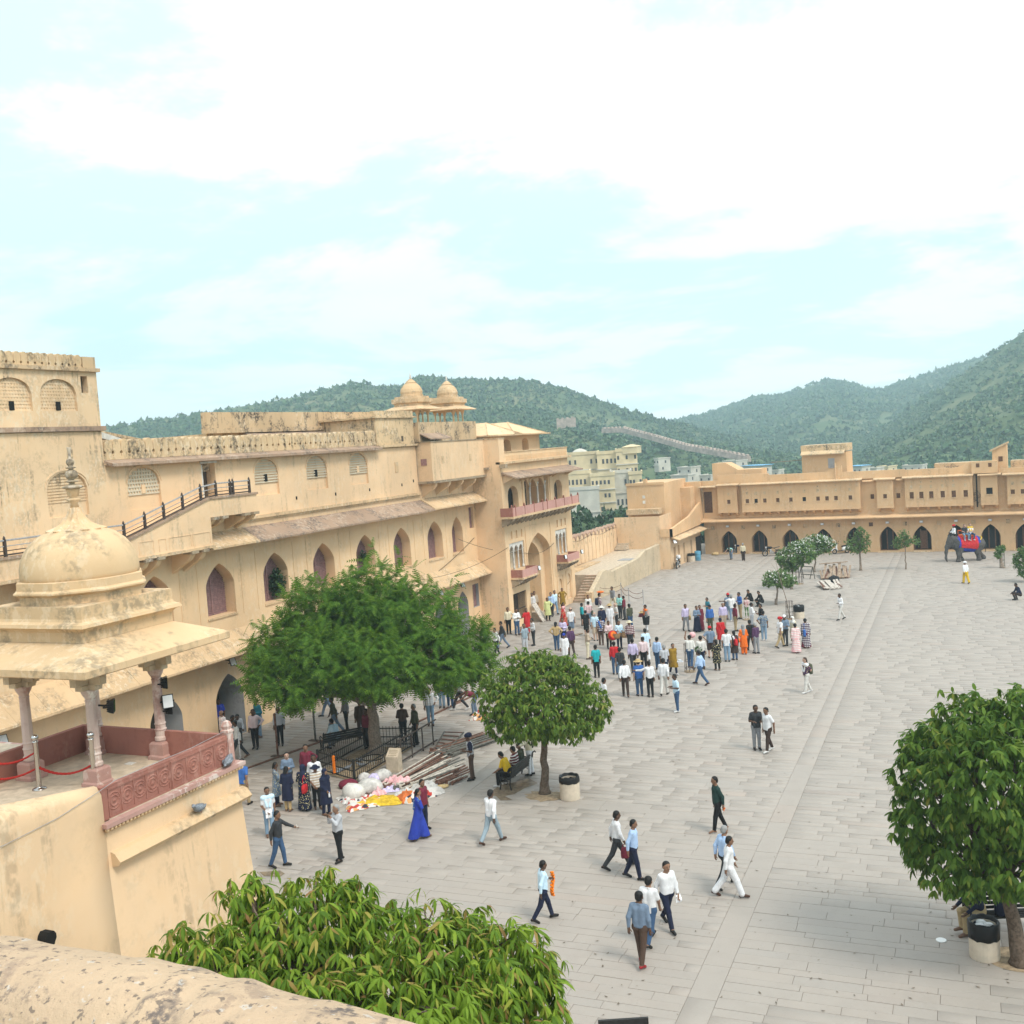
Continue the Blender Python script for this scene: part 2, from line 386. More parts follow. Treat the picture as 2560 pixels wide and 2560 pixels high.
def np_mesh(name, V, F, mat, smooth=False):
    """fast mesh from numpy arrays (F: n x 3 or n x 4)"""
    me = bpy.data.meshes.new(name); k = F.shape[1]
    me.vertices.add(len(V)); me.vertices.foreach_set('co', np.ascontiguousarray(V, dtype=np.float32).ravel())
    me.loops.add(F.size); me.loops.foreach_set('vertex_index', np.ascontiguousarray(F, dtype=np.int32).ravel())
    me.polygons.add(len(F)); me.polygons.foreach_set('loop_start', np.arange(0, F.size, k, dtype=np.int32))
    if smooth: me.polygons.foreach_set('use_smooth', np.ones(len(F), dtype=bool))
    if mat: me.materials.append(MATS[mat])
    me.update(calc_edges=True); me.validate(); return me
# ------------------------------------------------------------------ terrain: courtyard hill, valley, three green hills
def _sm(t): t = np.clip(t, 0, 1); return t * t * (3 - 2 * t)
def ridge(pts, r):
    th, h = [], []
    for px, py in pts:
        d = ray(px, py); th.append(math.atan2(d[0], d[1])); h.append(EYE + r * d[2] / math.hypot(d[0], d[1]))
    return np.array(th), np.array(h)
R_A, R_B, R_C = 720., 1250., 760.
TA, HA = ridge([(-300, 1150), (-100, 1120), (150, 1095), (300, 1068), (420, 1050), (530, 1032), (640, 1012), (760, 990), (850, 968), (890, 962), (960, 975), (1010, 972), (1040, 950), (1130, 950), (1250, 950), (1330, 955), (1420, 980), (1500, 1008), (1560, 1024), (1640, 1044), (1720, 1062), (1800, 1085), (1900, 1110), (2100, 1150)], R_A)
TB, HB = ridge([(1300, 1120), (1500, 1100), (1620, 1075), (1700, 1062), (1750, 1053), (1790, 1038), (1850, 1018), (1895, 1000), (1930, 1003), (2000, 980), (2070, 955), (2120, 963), (2180, 983), (2230, 978), (2330, 945), (2440, 905), (2560, 870), (2800, 840), (3200, 860), (3600, 980)], R_B)
TC, HC = ridge([(1950, 1170), (2080, 1150), (2150, 1110), (2230, 1062), (2330, 992), (2440, 915), (2500, 876), (2560, 828), (2700, 740), (2900, 690), (3300, 660), (3900, 760)], R_C)
_nzv = np.random.default_rng(3).random((64, 64))
def vnoise(x, y):
    xi = np.floor(x).astype(int); yi = np.floor(y).astype(int); fx = x - xi; fy = y - yi; fx = fx * fx * (3 - 2 * fx); fy = fy * fy * (3 - 2 * fy)
    g = lambda a, b: _nzv[a % 64, b % 64]
    return (g(xi, yi) * (1 - fx) + g(xi + 1, yi) * fx) * (1 - fy) + (g(xi, yi + 1) * (1 - fx) + g(xi + 1, yi + 1) * fx) * fy
def fbm(x, y): return sum(vnoise(x * 2 ** k + 7 * k, y * 2 ** k + 3 * k) / 2 ** k for k in range(4)) / 1.875 - .5
def terrain_h(x, y):
    x = np.asarray(x, float); y = np.asarray(y, float); r = np.hypot(x, y); th = np.arctan2(x, y)
    base = -14 + 9 * fbm(x / 130, y / 130)
    near = np.maximum(np.maximum(-40 - x, x - 34), np.maximum(y - 118, -14 - y))   # metres outside the fort platform
    base = -1.0 + (base + 1.0) * _sm(near / 90)
    h = base; spur = fbm(x / 220, y / 220)
    for T, Hh, R, foot, back in ((TA, HA, R_A, 250., 330.), (TC, HC, R_C, 330., 400.), (TB, HB, R_B, 560., 600.)):
        top = np.interp(th, T, Hh, left=min(10., Hh[0]), right=min(60., Hh[-1]))
        t = np.where(r < R, (r - foot) / (R - foot), 1 - (r - R) / back)
        t = np.clip(t + .25 * spur * np.clip(4 * t * (1 - t), 0, 1), 0, 1)
        hh = base + (top - base) * (t ** 1.15)
        h = np.maximum(h, hh)
    return h + np.where(near > 60, (7 * fbm(x / 45, y / 45) + 26 * (np.abs(fbm(x / 170 + 5, y / 170)) * -2 + .28)) * _sm((near - 60) / 260) * .7 * np.clip(np.abs(r - 740) / 120, .25, 1), 0)
def build_terrain():
    th = np.concatenate([np.linspace(-PI, -1.3, 20, endpoint=False), np.linspace(-1.3, .75, 300, endpoint=False), np.linspace(.75, PI, 24, endpoint=False)])
    rr = np.concatenate([[1.], np.linspace(20, 180, 20), np.linspace(190, 900, 110), np.linspace(920, 1500, 40), np.linspace(1600, 6000, 10)])
    T, Rr = np.meshgrid(th, rr); x = Rr * np.sin(T); y = Rr * np.cos(T); z = terrain_h(x, y)
    far = Rr > 1900; z = np.where(far, z * 0 - 10, z)
    V = np.stack([x, y, z], -1).reshape(-1, 3); n = len(th); m = len(rr)
    i = np.arange(m - 1)[:, None]; j = np.arange(n)[None, :]; j2 = (j + 1) % n
    F = np.stack([i * n + j, (i + 1) * n + j, (i + 1) * n + j2, i * n + j2], -1).reshape(-1, 4)[:, ::-1]
    t = NT('scrub_ground'); c = t.ramp(t.noise(.02, 6, .65), [(.3, (.05, .085, .03)), (.46, (.085, .12, .045)), (.58, (.14, .155, .07)), (.72, (.27, .23, .14))])
    t.col(t.mixc(t.rmp(t.noise(.15, 5), .3, .7, 0, .5), c, (.05, .085, .03))); t.rough(.95)
    o = link('terrain', np_mesh('terrain', V, F, 'scrub_ground', True)); tag(o, kind='structure')
build_terrain()

def leaf_mat(name, stops, trans=.35, rough=.55, spec=.3):
    t = NT(name); g = t.n('ShaderNodeNewGeometry'); c = t.ramp(g.outputs['Random Per Island'], stops)
    t.col(c); t.rough(rough); t.b.inputs['Specular IOR Level'].default_value = spec
    if trans:
        tr = t.n('ShaderNodeBsdfTranslucent'); br = t.mixc(.5, c, (.30, .42, .06)); t.l(br, tr.inputs[0])
        mx = t.n('ShaderNodeMixShader'); mx.inputs[0].default_value = trans; t.l(t.b.outputs[0], mx.inputs[1]); t.l(tr.outputs[0], mx.inputs[2]); t.l(mx.outputs[0], t.out.inputs[0])
    return t.m
leaf_mat('scrub_leaf', [(0, (.020, .058, .022)), (.35, (.038, .09, .032)), (.7, (.065, .125, .045)), (.9, (.10, .15, .055)), (1, (.15, .16, .08))], 0)
leaf_mat('wood_leaf', [(0, (.016, .045, .018)), (.5, (.028, .068, .026)), (1, (.05, .095, .035))], 0)

def ico(sub=1):
    import bmesh
    b = bmesh.new(); bmesh.ops.create_icosphere(b, subdivisions=sub, radius=1); v = np.array([x.co[:] for x in b.verts]); f = np.array([[q.index for q in x.verts] for x in b.faces]); b.free(); return v, f
IV, IF = ico(1); IV2, IF2 = ico(2)
def tuft(n, seed):
    """ragged bush: leafy facets spread through a low dome"""
    g = np.random.default_rng(seed); V = []
    for k in range(n):
        d = g.normal(size=3); d[2] = abs(d[2]) * .9 - .15; d /= np.linalg.norm(d); c = d * (.62 + .38 * g.random()); a = np.cross(d, g.normal(size=3)); a /= np.linalg.norm(a); b = np.cross(d, a) + d * .5 * g.normal(); s = .42 + .3 * g.random()
        V += [c + a * s, c - a * s * .7 + b * s * .6, c - a * s * .5 - b * s * .8 + d * .15]
    return np.array(V), np.arange(3 * n).reshape(-1, 3)
TV, TF = tuft(17, 5)
def lumps(name, P, S, mat, seed, V0=IV, F0=IF, flat=.8, jit=.36):
    g = np.random.default_rng(seed); n = len(P); k = len(V0)
    V = np.repeat(V0[None], n, 0) * (1 + jit * (g.random((n, k, 1)) - .5) * 2)
    a = g.random(n) * 6.28; ca, sa = np.cos(a), np.sin(a)
    V = np.stack([V[..., 0] * ca[:, None] - V[..., 1] * sa[:, None], V[..., 0] * sa[:, None] + V[..., 1] * ca[:, None], V[..., 2]], -1)
    sx = S[:, None, None] * np.stack([1 + .35 * (g.random(n) - .5), 1 + .35 * (g.random(n) - .5), flat * (1 + .4 * (g.random(n) - .5))], -1)[:, None, :]
    V = V * sx + P[:, None, :]; F = (F0[None] + (np.arange(n) * k)[:, None, None]).reshape(-1, 3)
    return np_mesh(name, V.reshape(-1, 3), F, mat)
def scatter(n, th0, th1, r0, r1, seed, keep=None):
    g = np.random.default_rng(seed); th = th0 + (th1 - th0) * g.random(n); r = np.sqrt(r0 ** 2 + (r1 ** 2 - r0 ** 2) * g.random(n))
    x, y = r * np.sin(th), r * np.cos(th); ok = np.ones(n, bool)
    if keep is not None: ok = keep(x, y, r, th, g)
    return x[ok], y[ok], r[ok], th[ok], g
def thin(x, y, r, th, g): return g.random(len(x)) < np.clip(.55 + 3.0 * (fbm(x / 55 + 9, y / 55) + .12), .12, 1)
x, y, r, th, g = scatter(40000, -.95, .35, 235, 760, 11, thin)
S = .6 + 1.8 * g.random(len(x)) ** 3; z = terrain_h(x, y) + S * .35
tag(link('hill_scrub', lumps('hill_scrub', np.stack([x, y, z], 1), S * 1.12, 'scrub_leaf', 1, TV, TF, .85, .1)), 'green thorn scrub covering the nearer hillsides', 'scrub', kind='stuff')
x, y, r, th, g = scatter(15000, -.5, .4, 760, 1290, 12, thin)
S = 1.6 + 2.2 * g.random(len(x)) ** 2; z = terrain_h(x, y) + S * .35
tag(link('far_hill_scrub', lumps('far_hill_scrub', np.stack([x, y, z], 1), S * 1.12, 'scrub_leaf', 2, TV, TF, .85, .1)), 'hazy green scrub over the farthest hill range', 'scrub', kind='stuff')
# valley woods below the fort: bigger crowns of leaf clumps
x, y, r, th, g = scatter(620, -.52, -.16, 128, 300, 13, lambda x, y, r, th, g: (fbm(x / 40 + 3, y / 40) > -.20))
zz0 = terrain_h(x, y); P, S = [], []
for i in range(len(x)):
    h = 2.2 + 2.2 * g.random()
    for k in range(22):
        P.append((x[i] + g.normal() * 1.5, y[i] + g.normal() * 1.5, zz0[i] + h * (.4 + .75 * g.random()))); S.append(.45 + .55 * g.random())
tag(link('valley_woods', lumps('valley_woods', np.array(P), np.array(S) * 1.15, 'wood_leaf', 3, TV, TF, .9, .12)), 'dark green tree tops in the valley behind the gatehouse', 'woods', kind='stuff')

# ------------------------------------------------------------------ rampart, haveli and village on the slopes
def rampart(name, pts, h, label):
    root = thing(name, label, 'rampart', pts[0]); m = MB(); mm = MB()
    for a, b in zip(pts[:-1], pts[1:]):
        a = Vector(a); b = Vector(b); d = (b - a); L = d.length; d.normalize(); s = Vector((d.y, -d.x, 0)).normalized()
        ring = lambda p: [tuple(p + s * 1.2 + Vector((0, 0, -1.2))), tuple(p - s * 1.2 + Vector((0, 0, -1.2))), tuple(p - s * 1.0 + Vector((0, 0, h))), tuple(p + s * 1.0 + Vector((0, 0, h)))]
        m.loft([ring(a), ring(b)]); k = 0.6
        while k < L - .6:
            p = a + d * k; mm.loft([[tuple(p + d * i * .6 + s * j + Vector((0, 0, h - .1))) for i, j in ((-1, .6), (1, .6), (1, -.6), (-1, -.6))], [tuple(p + d * i * .45 + s * j + Vector((0, 0, h + .6))) for i, j in ((-1, .6), (1, .6), (1, -.6), (-1, -.6))]]); k += 2.2
    m.build('curtain_wall', 'rampart', root); tag(mm.build('battlements', 'rampart', root), kind='stuff')
    return root
def rp(px, py, r): p = atr(px, py, r); return (p.x, p.y, p.z)
rampart('hill_rampart', [rp(1508, 1076, 470), rp(1560, 1074, 462), rp(1640, 1095, 440), rp(1720, 1118, 420), rp(1800, 1132, 405), rp(1872, 1146, 395)], .8, 'long pink battlemented rampart climbing the green spur behind the far palace')
rampart('ridge_fort', [rp(1392, 1066, 480), rp(1440, 1060, 480)], 3.0, 'short broken stretch of old rampart on the knoll above the gatehouse')
rampart('slope_rampart', [rp(2424, 1150, 430), rp(2436, 1120, 440), rp(2468, 1104, 450), rp(2490, 1090, 455), rp(2600, 1086, 462)], 1.6, 'zigzag stone rampart on the steep hillside over the far palace roof')

def block(name, root, c, wx, wy, z0, z1, rot, mat, nwin=4, rows=2, par=.8, bandz=None):
    """one flat-roofed house volume with parapet, floor bands and recessed windows on its two near faces"""
    m = MB(); m.M = Matrix.Translation((c[0], c[1], 0)) @ Matrix.Rotation(rot, 4, 'Z')
    m.box(-wx / 2, wx / 2, -wy / 2, wy / 2, z0, z1); w = m.build(name, mat, root)
    p = MB(); p.M = m.M
    for a in ((-wx / 2 - .15, wx / 2 + .15, -wy / 2 - .15, -wy / 2 + .2), (wx / 2 - .2, wx / 2 + .15, -wy / 2 + .2, wy / 2 + .15), (-wx / 2 - .15, -wx / 2 + .2, -wy / 2 + .2, wy / 2 + .15)): p.box(*a, z1 + .003, z1 + par)
    p.build('parapet', mat, w)
    fh = (z1 - z0) / rows
    for k in range(rows):
        if k: b = MB(); b.M = m.M; b.box(-wx / 2 - .25, wx / 2 + .25, -wy / 2 - .25, -wy / 2 - .003, z0 + k * fh - .12, z0 + k * fh + .1); b.build('floor_band', 'haveli_white', w)
        for i in range(nwin):
            if random.random() < .35: continue
            u = -wx / 2 + wx * (i + .5) / nwin; q = MB(); q.M = m.M; q.box(u - .24, u + .24, -wy / 2 - .05, -wy / 2 + .1, z0 + (k + .38) * fh, z0 + (k + .68) * fh); q.build('window', 'far_window', w)
        q = MB(); q.M = m.M; u = wy * (.1 if k % 2 else -.15); q.box(wx / 2 - .1, wx / 2 + .05, u - .3, u + .3, z0 + (k + .32) * fh, z0 + (k + .72) * fh); q.build('window', 'far_window', w)
    return w
hv = atr(1490, 1200, 245); hroot = thing('hillside_haveli', 'large pale yellow multi-storey haveli among trees beyond the gatehouse', 'building', (hv.x, hv.y, -8))
def hb(px0, px1, pyt, pyb, r, mat, nwin, rows, dep=9):
    a, b = atr(px0, pyb, r), atr(px1, pyb, r); t = atr((px0 + px1) / 2, pyt, r).z; c = (a + b) / 2; rot = math.atan2((b - a).y, (b - a).x); n = Vector((-math.sin(rot), math.cos(rot), 0))
    cc = c + n * dep / 2; block('wing', hroot, (cc.x, cc.y), (b - a).length, dep, b.z - 6, t, rot, mat, nwin, rows)
hb(1420, 1500, 1137, 1185, 262, 'haveli_wall', 6, 3); hb(1495, 1545, 1135, 1185, 260, 'haveli_wall', 5, 3); hb(1543, 1596, 1128, 1192, 258, 'haveli_wall', 5, 4)
hb(1420, 1480, 1185, 1245, 246, 'haveli_wall', 6, 3); hb(1480, 1540, 1190, 1255, 243, 'haveli_wall', 6, 4, 7); hb(1528, 1580, 1183, 1215, 248, 'haveli_white', 5, 2, 7); hb(1575, 1608, 1186, 1240, 247, 'haveli_wall', 4, 3, 7); hb(1425, 1500, 1225, 1268, 238, 'haveli_white', 6, 2, 5)
m = MB(); c = atr(1450, 1137, 266); m.lathe([(2.4, 0), (2.3, .6), (1.8, 1.4), (.9, 1.9), (.1, 2.1)], (c.x, c.y, c.z - .5), 14); m.build('roof_dome', 'haveli_white', hroot, True)
m = MB(); c = atr(1580, 1128, 259); m.sq([(1.8, -.5), (1.8, 1.0), (2.0, 1.1), (1.2, 1.4), (.2, 1.7)], (c.x, c.y, c.z)); m.build('roof_turret', 'haveli_wall', hroot)
vill = [(1648, 1146, 330, 3.5, 'haveli_white', 'white cube house half hidden in hillside trees'), (1715, 1168, 300, 8, 'haveli_white', 'flat-roofed grey-white house stepping down the village lane'), (1700, 1188, 285, 9, 'haveli_white', 'wide low pale house just over the far palace roof'), (1766, 1188, 288, 6, 'haveli_white', 'white house beside the dark trees over the palace roof'), (1832, 1152, 330, 10, 'haveli_white', 'long white house with blue trim behind the palace roof'), (1888, 1166, 318, 12, 'tin_blue', 'house under a bright blue tin roof behind the palace'), (1928, 1176, 322, 9, 'haveli_white', 'grey roofed house beside the blue tin roof'), (2145, 1167, 330, 8, 'tin_blue', 'pale blue house peeping over the palace parapet'), (2185, 1170, 335, 6, 'haveli_white', 'thin white shed behind the palace parapet'), (2215, 1166, 345, 7, 'haveli_wall', 'terracotta house between hillside trees over the parapet'), (2285, 1163, 350, 11, 'haveli_white', 'row house with pinkish roof at the foot of the big hill')]
for px, py, r, w, mt, lab in vill:
    c = atr(px, py, r); rt = thing('village_house', lab, 'house', (c.x, c.y, c.z - 6), 'houses of the village behind the palace'); rot = -math.radians(20) + random.uniform(-.2, .2)
    block('wall', rt, (c.x, c.y + 3), w * .55, 5, c.z - 4.2, c.z - .2, rot, mt if mt != 'tin_blue' else 'haveli_white', 3, 2, .35)
    if mt == 'tin_blue': m = MB(); m.M = Matrix.Translation((c.x, c.y + 3, 0)) @ Matrix.Rotation(rot, 4, 'Z'); m.box(-w * .32, w * .32, -3.0, 2.9, c.z + .2, c.z + .32); m.build('tin_roof', 'tin_blue', rt)

# ------------------------------------------------------------------ courtyard
plain('joint_dust', (.22, .19, .16), .95, .2, 3)
m = MB(); m.box(-45, 33, -12, 116, -1.2, -.014); o = m.build('courtyard_ground', 'joint_dust', None); tag(o, kind='structure'); GROUND = o
t = NT('paving'); g = t.n('ShaderNodeNewGeometry'); oi = t.n('ShaderNodeObjectInfo')
rnd = t.math('FRACT', t.math('ADD', g.outputs['Random Per Island'], oi.outputs['Random']))
c = t.ramp(rnd, [(0, (.337, .302, .272)), (.3, (.342, .305, .274)), (.6, (.347, .308, .276)), (.86, (.350, .308, .274)), (.93, (.325, .297, .272)), (.975, (.356, .30, .262)), (1, (.315, .276, .25))])
c = t.mixc(t.rmp(t.noise(.12, 4), .3, .7, 0, .45), c, (.365, .325, .29)); c = t.mixc(t.rmp(t.noise(1.6, 6, .65), .4, .8, 0, .3), c, (.27, .24, .215))
c = t.mixc(t.rmp(t.noise(14, 4), .62, .72, 0, .3), c, (.2, .18, .16)); t.col(c); t.rough(.72); t.bump(t.noise(6, 6, .65), .25, .012)
_v = Vector((-.0253, 1, 0)).normalized(); _u = Vector((_v.y, -_v.x, 0))
def build_paving():
    slabs = []                                   # (u0,u1,v0,v1,dz) in the paving frame
    bands = [(-6.05, -5.40), (-17.6, -16.95), (5.4, 6.05)]
    lanes = []; cur = -36.
    for a, b in sorted(bands): lanes.append((cur, a)); cur = b
    lanes.append((cur, 24.))
    for a, b in bands:
        v = 4.
        while v < 106: L = random.uniform(1.0, 2.0); slabs.append((a, b, v, v + L, random.uniform(-.004, .004))); v += L
    for a, b in lanes:
        v = 4.
        while v < 106.5:
            d = random.choice((.27, .32, .36, .40, .44)); u = a
            while u < b - .01:
                L = min(b - u, random.uniform(.7, 1.9) if random.random() < .85 else random.uniform(1.9, 2.6))
                if b - u - L < .35: L = b - u
                slabs.append((u, u + L, v, v + d, random.uniform(-.005, .005) + (-.006 if random.random() < .03 else 0))); u += L
            v += d
    out = []
    for s in slabs:
        c = _u * ((s[0] + s[1]) / 2) + _v * ((s[2] + s[3]) / 2)
        if c.x < -34.5 or c.y > 106: continue
        px, py, dz = proj(c)
        area = (s[1] - s[0]) * (s[3] - s[2]) / dz ** 3 if 0 < dz and 620 < px < 2540 and 1400 < py < 2540 else 0
        if py > 2540 - (px - 700) * .0 and px < 1450 and py > 2140: area = 0       # behind the mango in front
        if px > 2220 and 1700 < py < 2300: area = 0
        out.append((area, s))
    out.sort(key=lambda q: -q[0])
    V, F = [], []
    def slab_geo(s, org=None):
        u0, u1, v0, v1, dz = s; j = .0045; b = .005
        p = lambda u, v, z: _u * u + _v * v + Vector((0, 0, z))
        lo = [p(u0 + j, v0 + j, -.02), p(u1 - j, v0 + j, -.02), p(u1 - j, v1 - j, -.02), p(u0 + j, v1 - j, -.02)]
        mi = [p(u0 + j, v0 + j, dz - b), p(u1 - j, v0 + j, dz - b), p(u1 - j, v1 - j, dz - b), p(u0 + j, v1 - j, dz - b)]
        hi = [p(u0 + j + b, v0 + j + b, dz), p(u1 - j - b, v0 + j + b, dz), p(u1 - j - b, v1 - j - b, dz), p(u0 + j + b, v1 - j - b, dz)]
        return lo + mi + hi, [(8, 9, 10, 11)] + [(k, (k + 1) % 4, 4 + (k + 1) % 4, 4 + k) for k in range(4)] + [(4 + k, 4 + (k + 1) % 4, 8 + (k + 1) % 4, 8 + k) for k in range(4)]
    gl = Vector(GROUND.location)
    for a, s in out[:300]:
        v, f = slab_geo(s); c = _u * ((s[0] + s[1]) / 2) + _v * ((s[2] + s[3]) / 2); c.z = 0
        me = bpy.data.meshes.new('paving_slab'); me.from_pydata([tuple(q - c) for q in v], [], f); me.materials.append(MATS['paving'])
        link('paving_slab', me, GROUND, tuple(c - gl))
    for a, s in out[300:]:
        v, f = slab_geo(s); o = len(V); V.extend(tuple(q - gl) for q in v); F.extend(tuple(i + o for i in q) for q in f)
    me = np_mesh('paving_slabs', np.array(V), np.array(F), 'paving'); tag(link('paving_slabs', me, GROUND), kind='stuff')
build_paving()
# ------------------------------------------------------------------ long wing on the west side
XW = -32.0
WF = Frame((XW, 0, 0), (0, 1, 0), (1, 0, 0))
wing = thing('palace_wing', 'long ochre palace wing with arched shuttered niches, stone eaves and outside stair', 'building', (XW, 45, 0))
# lower storey with grey-lined arches
lo_ops = [opening(u, .95, .02, 1.9, 2.98, 'point', 1.5) for u in (21.4, 25.5, 29.6, 33.72, 37.8)]
for o in lo_ops: o['rev'] = MB()
m = MB(); wall_open(m, WF, 14, 40.9, 0, 4.72, lo_ops); m.build('lower_wall', 'plaster_clean', wing)
for o in lo_ops: o['rev'].build('arch_lining', 'grey_plaster', wing)
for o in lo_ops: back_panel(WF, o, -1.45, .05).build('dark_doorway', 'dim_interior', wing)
m = MB(); m.box(XW - 2.7, XW, 40.9, 40.95, 0, 4.7); m.box(XW - 2.7, XW - 2.6, 40.95, 55.5, 0, 4.7); m.box(XW - 2.7, XW, 55.5, 55.55, 0, 4.7); m.build('recess_wall', 'plaster_clean', wing)
m = MB(); m.box(XW - 2.6, XW - 1.1, 40.95, 55.5, 0, .55); m.box(XW - 2.6, XW - .95, 40.95, 55.5, .55, .63); m.build('plinth', 'stone_beige', wing)
for y in (44.8, 48.6, 52.3):
    m = MB(); m.box(XW - .75, XW - .05, y - .4, y + .4, 0, 4.6); m.build('arcade_pier', 'plaster_clean', wing)
hi_ops = [opening(58.2, .75, .02, 2.2, 3.05, 'point', 1.3), opening(61.3, .75, .02, 2.2, 3.1, 'point', 1.3), opening(63.25, .45, 1.75, 3.3, 3.3, 'rect', .25)]
for o in hi_ops: o['rev'] = MB()
m = MB(); wall_open(m, WF, 55.5, 63.95, 0, 4.72, hi_ops); m.build('lower_wall', 'plaster_clean', wing)
for o in hi_ops: o['rev'].build('arch_lining', 'grey_plaster', wing)
for o in hi_ops[:2]: back_panel(WF, o, -1.25, .05).build('dark_doorway', 'grey_plaster', wing)
back_panel(WF, hi_ops[2], -.22, .05).build('blind_panel', 'shutter_purple', wing)
# middle storey
mid_y = [17.3, 21.4, 25.5, 29.6, 33.72, 37.8, 41.88, 45.98, 50.06, 54.06, 58.15, 61.2]
mid = [opening(y, .97 if y < 60 else .76, 5.66, 7.05, 8.03, 'point', .72) for y in mid_y] + [opening(63.35, .32, 7.07, 8.47, 8.47, 'rect', .18)]
m = MB(); wall_open(m, WF, 14, 63.95, 4.723, 9.5, mid); m.build('middle_wall', 'plaster_clean', wing)
for o in mid[:-1]:
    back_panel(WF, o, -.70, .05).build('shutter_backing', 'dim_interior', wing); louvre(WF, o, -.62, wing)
    m = MB(); WF.box(m, o['u'] - o['hw'] - .04, o['u'] + o['hw'] + .04, 5.56, 5.655, -.3, .05); m.build('sill', 'pale_ledge', wing)
    if o['u'] < 60:
        m = MB(); a, b = o['u'] - 1.5, o['u'] + 1.5
        WF.box(m, a, b, 8.38, 8.42, .002, .012); WF.box(m, a, a + .04, 5.5, 8.38, .002, .022); WF.box(m, b - .04, b, 5.5, 8.38, .002, .022); m.build('panel_moulding', 'plaster_clean', wing)
back_panel(WF, mid[-1], -.16, .05).build('blind_panel', 'shutter_purple', wing)
# eaves
def eave(y0, y1, vw, vt, out, mat, name='eave'):
    m = MB(); y = y0
    while y < y1 - .01:
        e = min(y1, y + 1.45); chajja(m, WF, y + .004, e - .004, vw + random.uniform(-.008, .008), vt + random.uniform(-.012, .012), out); y = e
    m.build(name, mat, wing)
eave(14, 63.9, 4.95, 4.02, 1.02, 'pale_ledge'); eave(36.3, 39.6, 9.5, 8.86, 1.02, 'pale_ledge'); eave(39.6, 56.6, 9.5, 8.86, 1.02, 'roof_stone'); eave(56.6, 63.9, 9.55, 8.9, 1.02, 'pale_ledge')
m = MB(); WF.box(m, 0, .16, -.26, 0, 0, .34); dent = m.mesh('bracket', 'plaster_clean', (XW, 0, 0))
y = 36.6
while y < 63.7: inst('bracket', dent, wing, (XW, y, 8.98)); y += .62
# ledge under the upper storey
m = MB(); WF.box(m, 39.55, 56.5, 9.80, 9.95, .002, .16); WF.box(m, 39.55, 56.5, 9.7, 9.798, .002, .08); m.build('string_course', 'pale_ledge', wing)
# upper storey with blind pierced screens and the stair door
up = [opening(y, .93, 10.85, 11.9, 12.58, 'round', .14) for y in (33.65, 41.8, 46.0, 50.0)]
up[1]['hw'] = .93
dr = opening(37.65, .46, 10.98, 12.55, 12.55, 'rect', .8)
m = MB(); wall_open(m, WF, 31.6, 56.5, 9.503, 12.74, up + [dr]); wall_open(m, WF, 56.5, 63.94, 9.503, 10.6, []); m.build('upper_wall', 'plaster', wing)
for i, o in enumerate(up):
    back_panel(WF, o, -.12, .04).build('screen_back', 'plaster', wing); jali(WF, o, -.075 if i == 0 else -.055, wing, 'cream_plaster', .155 if i == 0 else .13, .065, i == 0, 11.45)
    m = MB(); WF.box(m, o['u'] - .1, o['u'] + .1, 11.5, 11.86, -.11, -.04); q = m.build('peep_window', 'dark_void' if i in (1, 2) else 'plaster', wing)
    m = MB(); P = [(o['u'] + (u - o['u']) * 1.07, v + .06) for u, v in o['pts']]
    m.loft([[WF.p(u, v, .002), WF.p(u, v, .03), WF.p(u, v + .05, .03), WF.p(u, v + .05, .002)] for u, v in P]); m.build('arch_moulding', 'plaster', wing)
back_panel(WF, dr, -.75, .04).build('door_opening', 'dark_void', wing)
m = MB(); WF.box(m, 37.19, 37.28, 10.98, 12.5, -.7, -.01); WF.box(m, 37.12, 38.2, 12.56, 12.66, .002, .06); m.build('door_frame', 'white_stone', wing)
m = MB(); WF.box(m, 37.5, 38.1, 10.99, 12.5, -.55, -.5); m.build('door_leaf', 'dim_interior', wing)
for y, z in ((44.0, 10.45), (47.5, 10.4), (50.9, 10.4), (54.5, 10.45), (55.9, 10.6)):
    m = MB(); WF.box(m, y, y + .1, z, z + .16, .001, .02); m.build('drain_hole', 'dark_void', wing)
m = MB(); WF.box(m, 53.9, 54.25, 11.3, 11.9, .001, .03); m.build('blind_window', 'pale_ledge', wing)
# cornice and merlons
m = MB(); chajja(m, WF, 31.6, 52.0, 12.95, 12.80, .42, .12); WF.box(m, 31.6, 52.0, 12.74, 12.78, 0, .2); m.build('cornice', 'roof_stone', wing)
m = MB(); WF.box(m, 31.62, 52.1, 12.952, 13.10, -.28, -.02); m.build('parapet_base', 'plaster_worn', wing)
me = merlon_mesh('merlon', 'plaster_worn', .425, .68, .26); y = 31.9
while y < 51.9: inst('merlon', me, wing, (XW - .15, y, 13.10), sc=(1, 1, random.uniform(.97, 1.03))); y += .452
# stained block, rear hall parapet
m = MB(); WF.box(m, 52.1, 56.45, 12.75, 14.62, -3.9, 0); m.build('corner_block', 'plaster_worn', wing)
m = MB(); WF.box(m, 51.9, 56.65, 14.5, 14.6, -3.9, .12); WF.box(m, 52.15, 56.4, 14.60, 14.92, -.35, .04); WF.box(m, 52.0, 56.6, 12.80, 12.93, .002, .18); m.build('block_cornice', 'plaster_worn', wing)
m = MB(); WF.box(m, 54.9, 55.12, 13.1, 13.42, .001, .015); m.build('peep_window', 'dim_interior', wing)
m = MB(); m.box(-45, -36.0, 42.5, 58.3, 4, 14.05); m.build('rear_hall', 'plaster_worn', wing)
m = MB(); m.box(-36.05, -35.7, 42.2, 58.4, 14.29, 15.12); m.build('rear_parapet', 'coping', wing)
m = MB(); m.box(-36.0, -35.55, 42.1, 58.5, 14.05, 14.30); m.build('rear_ledge', 'coping', wing)
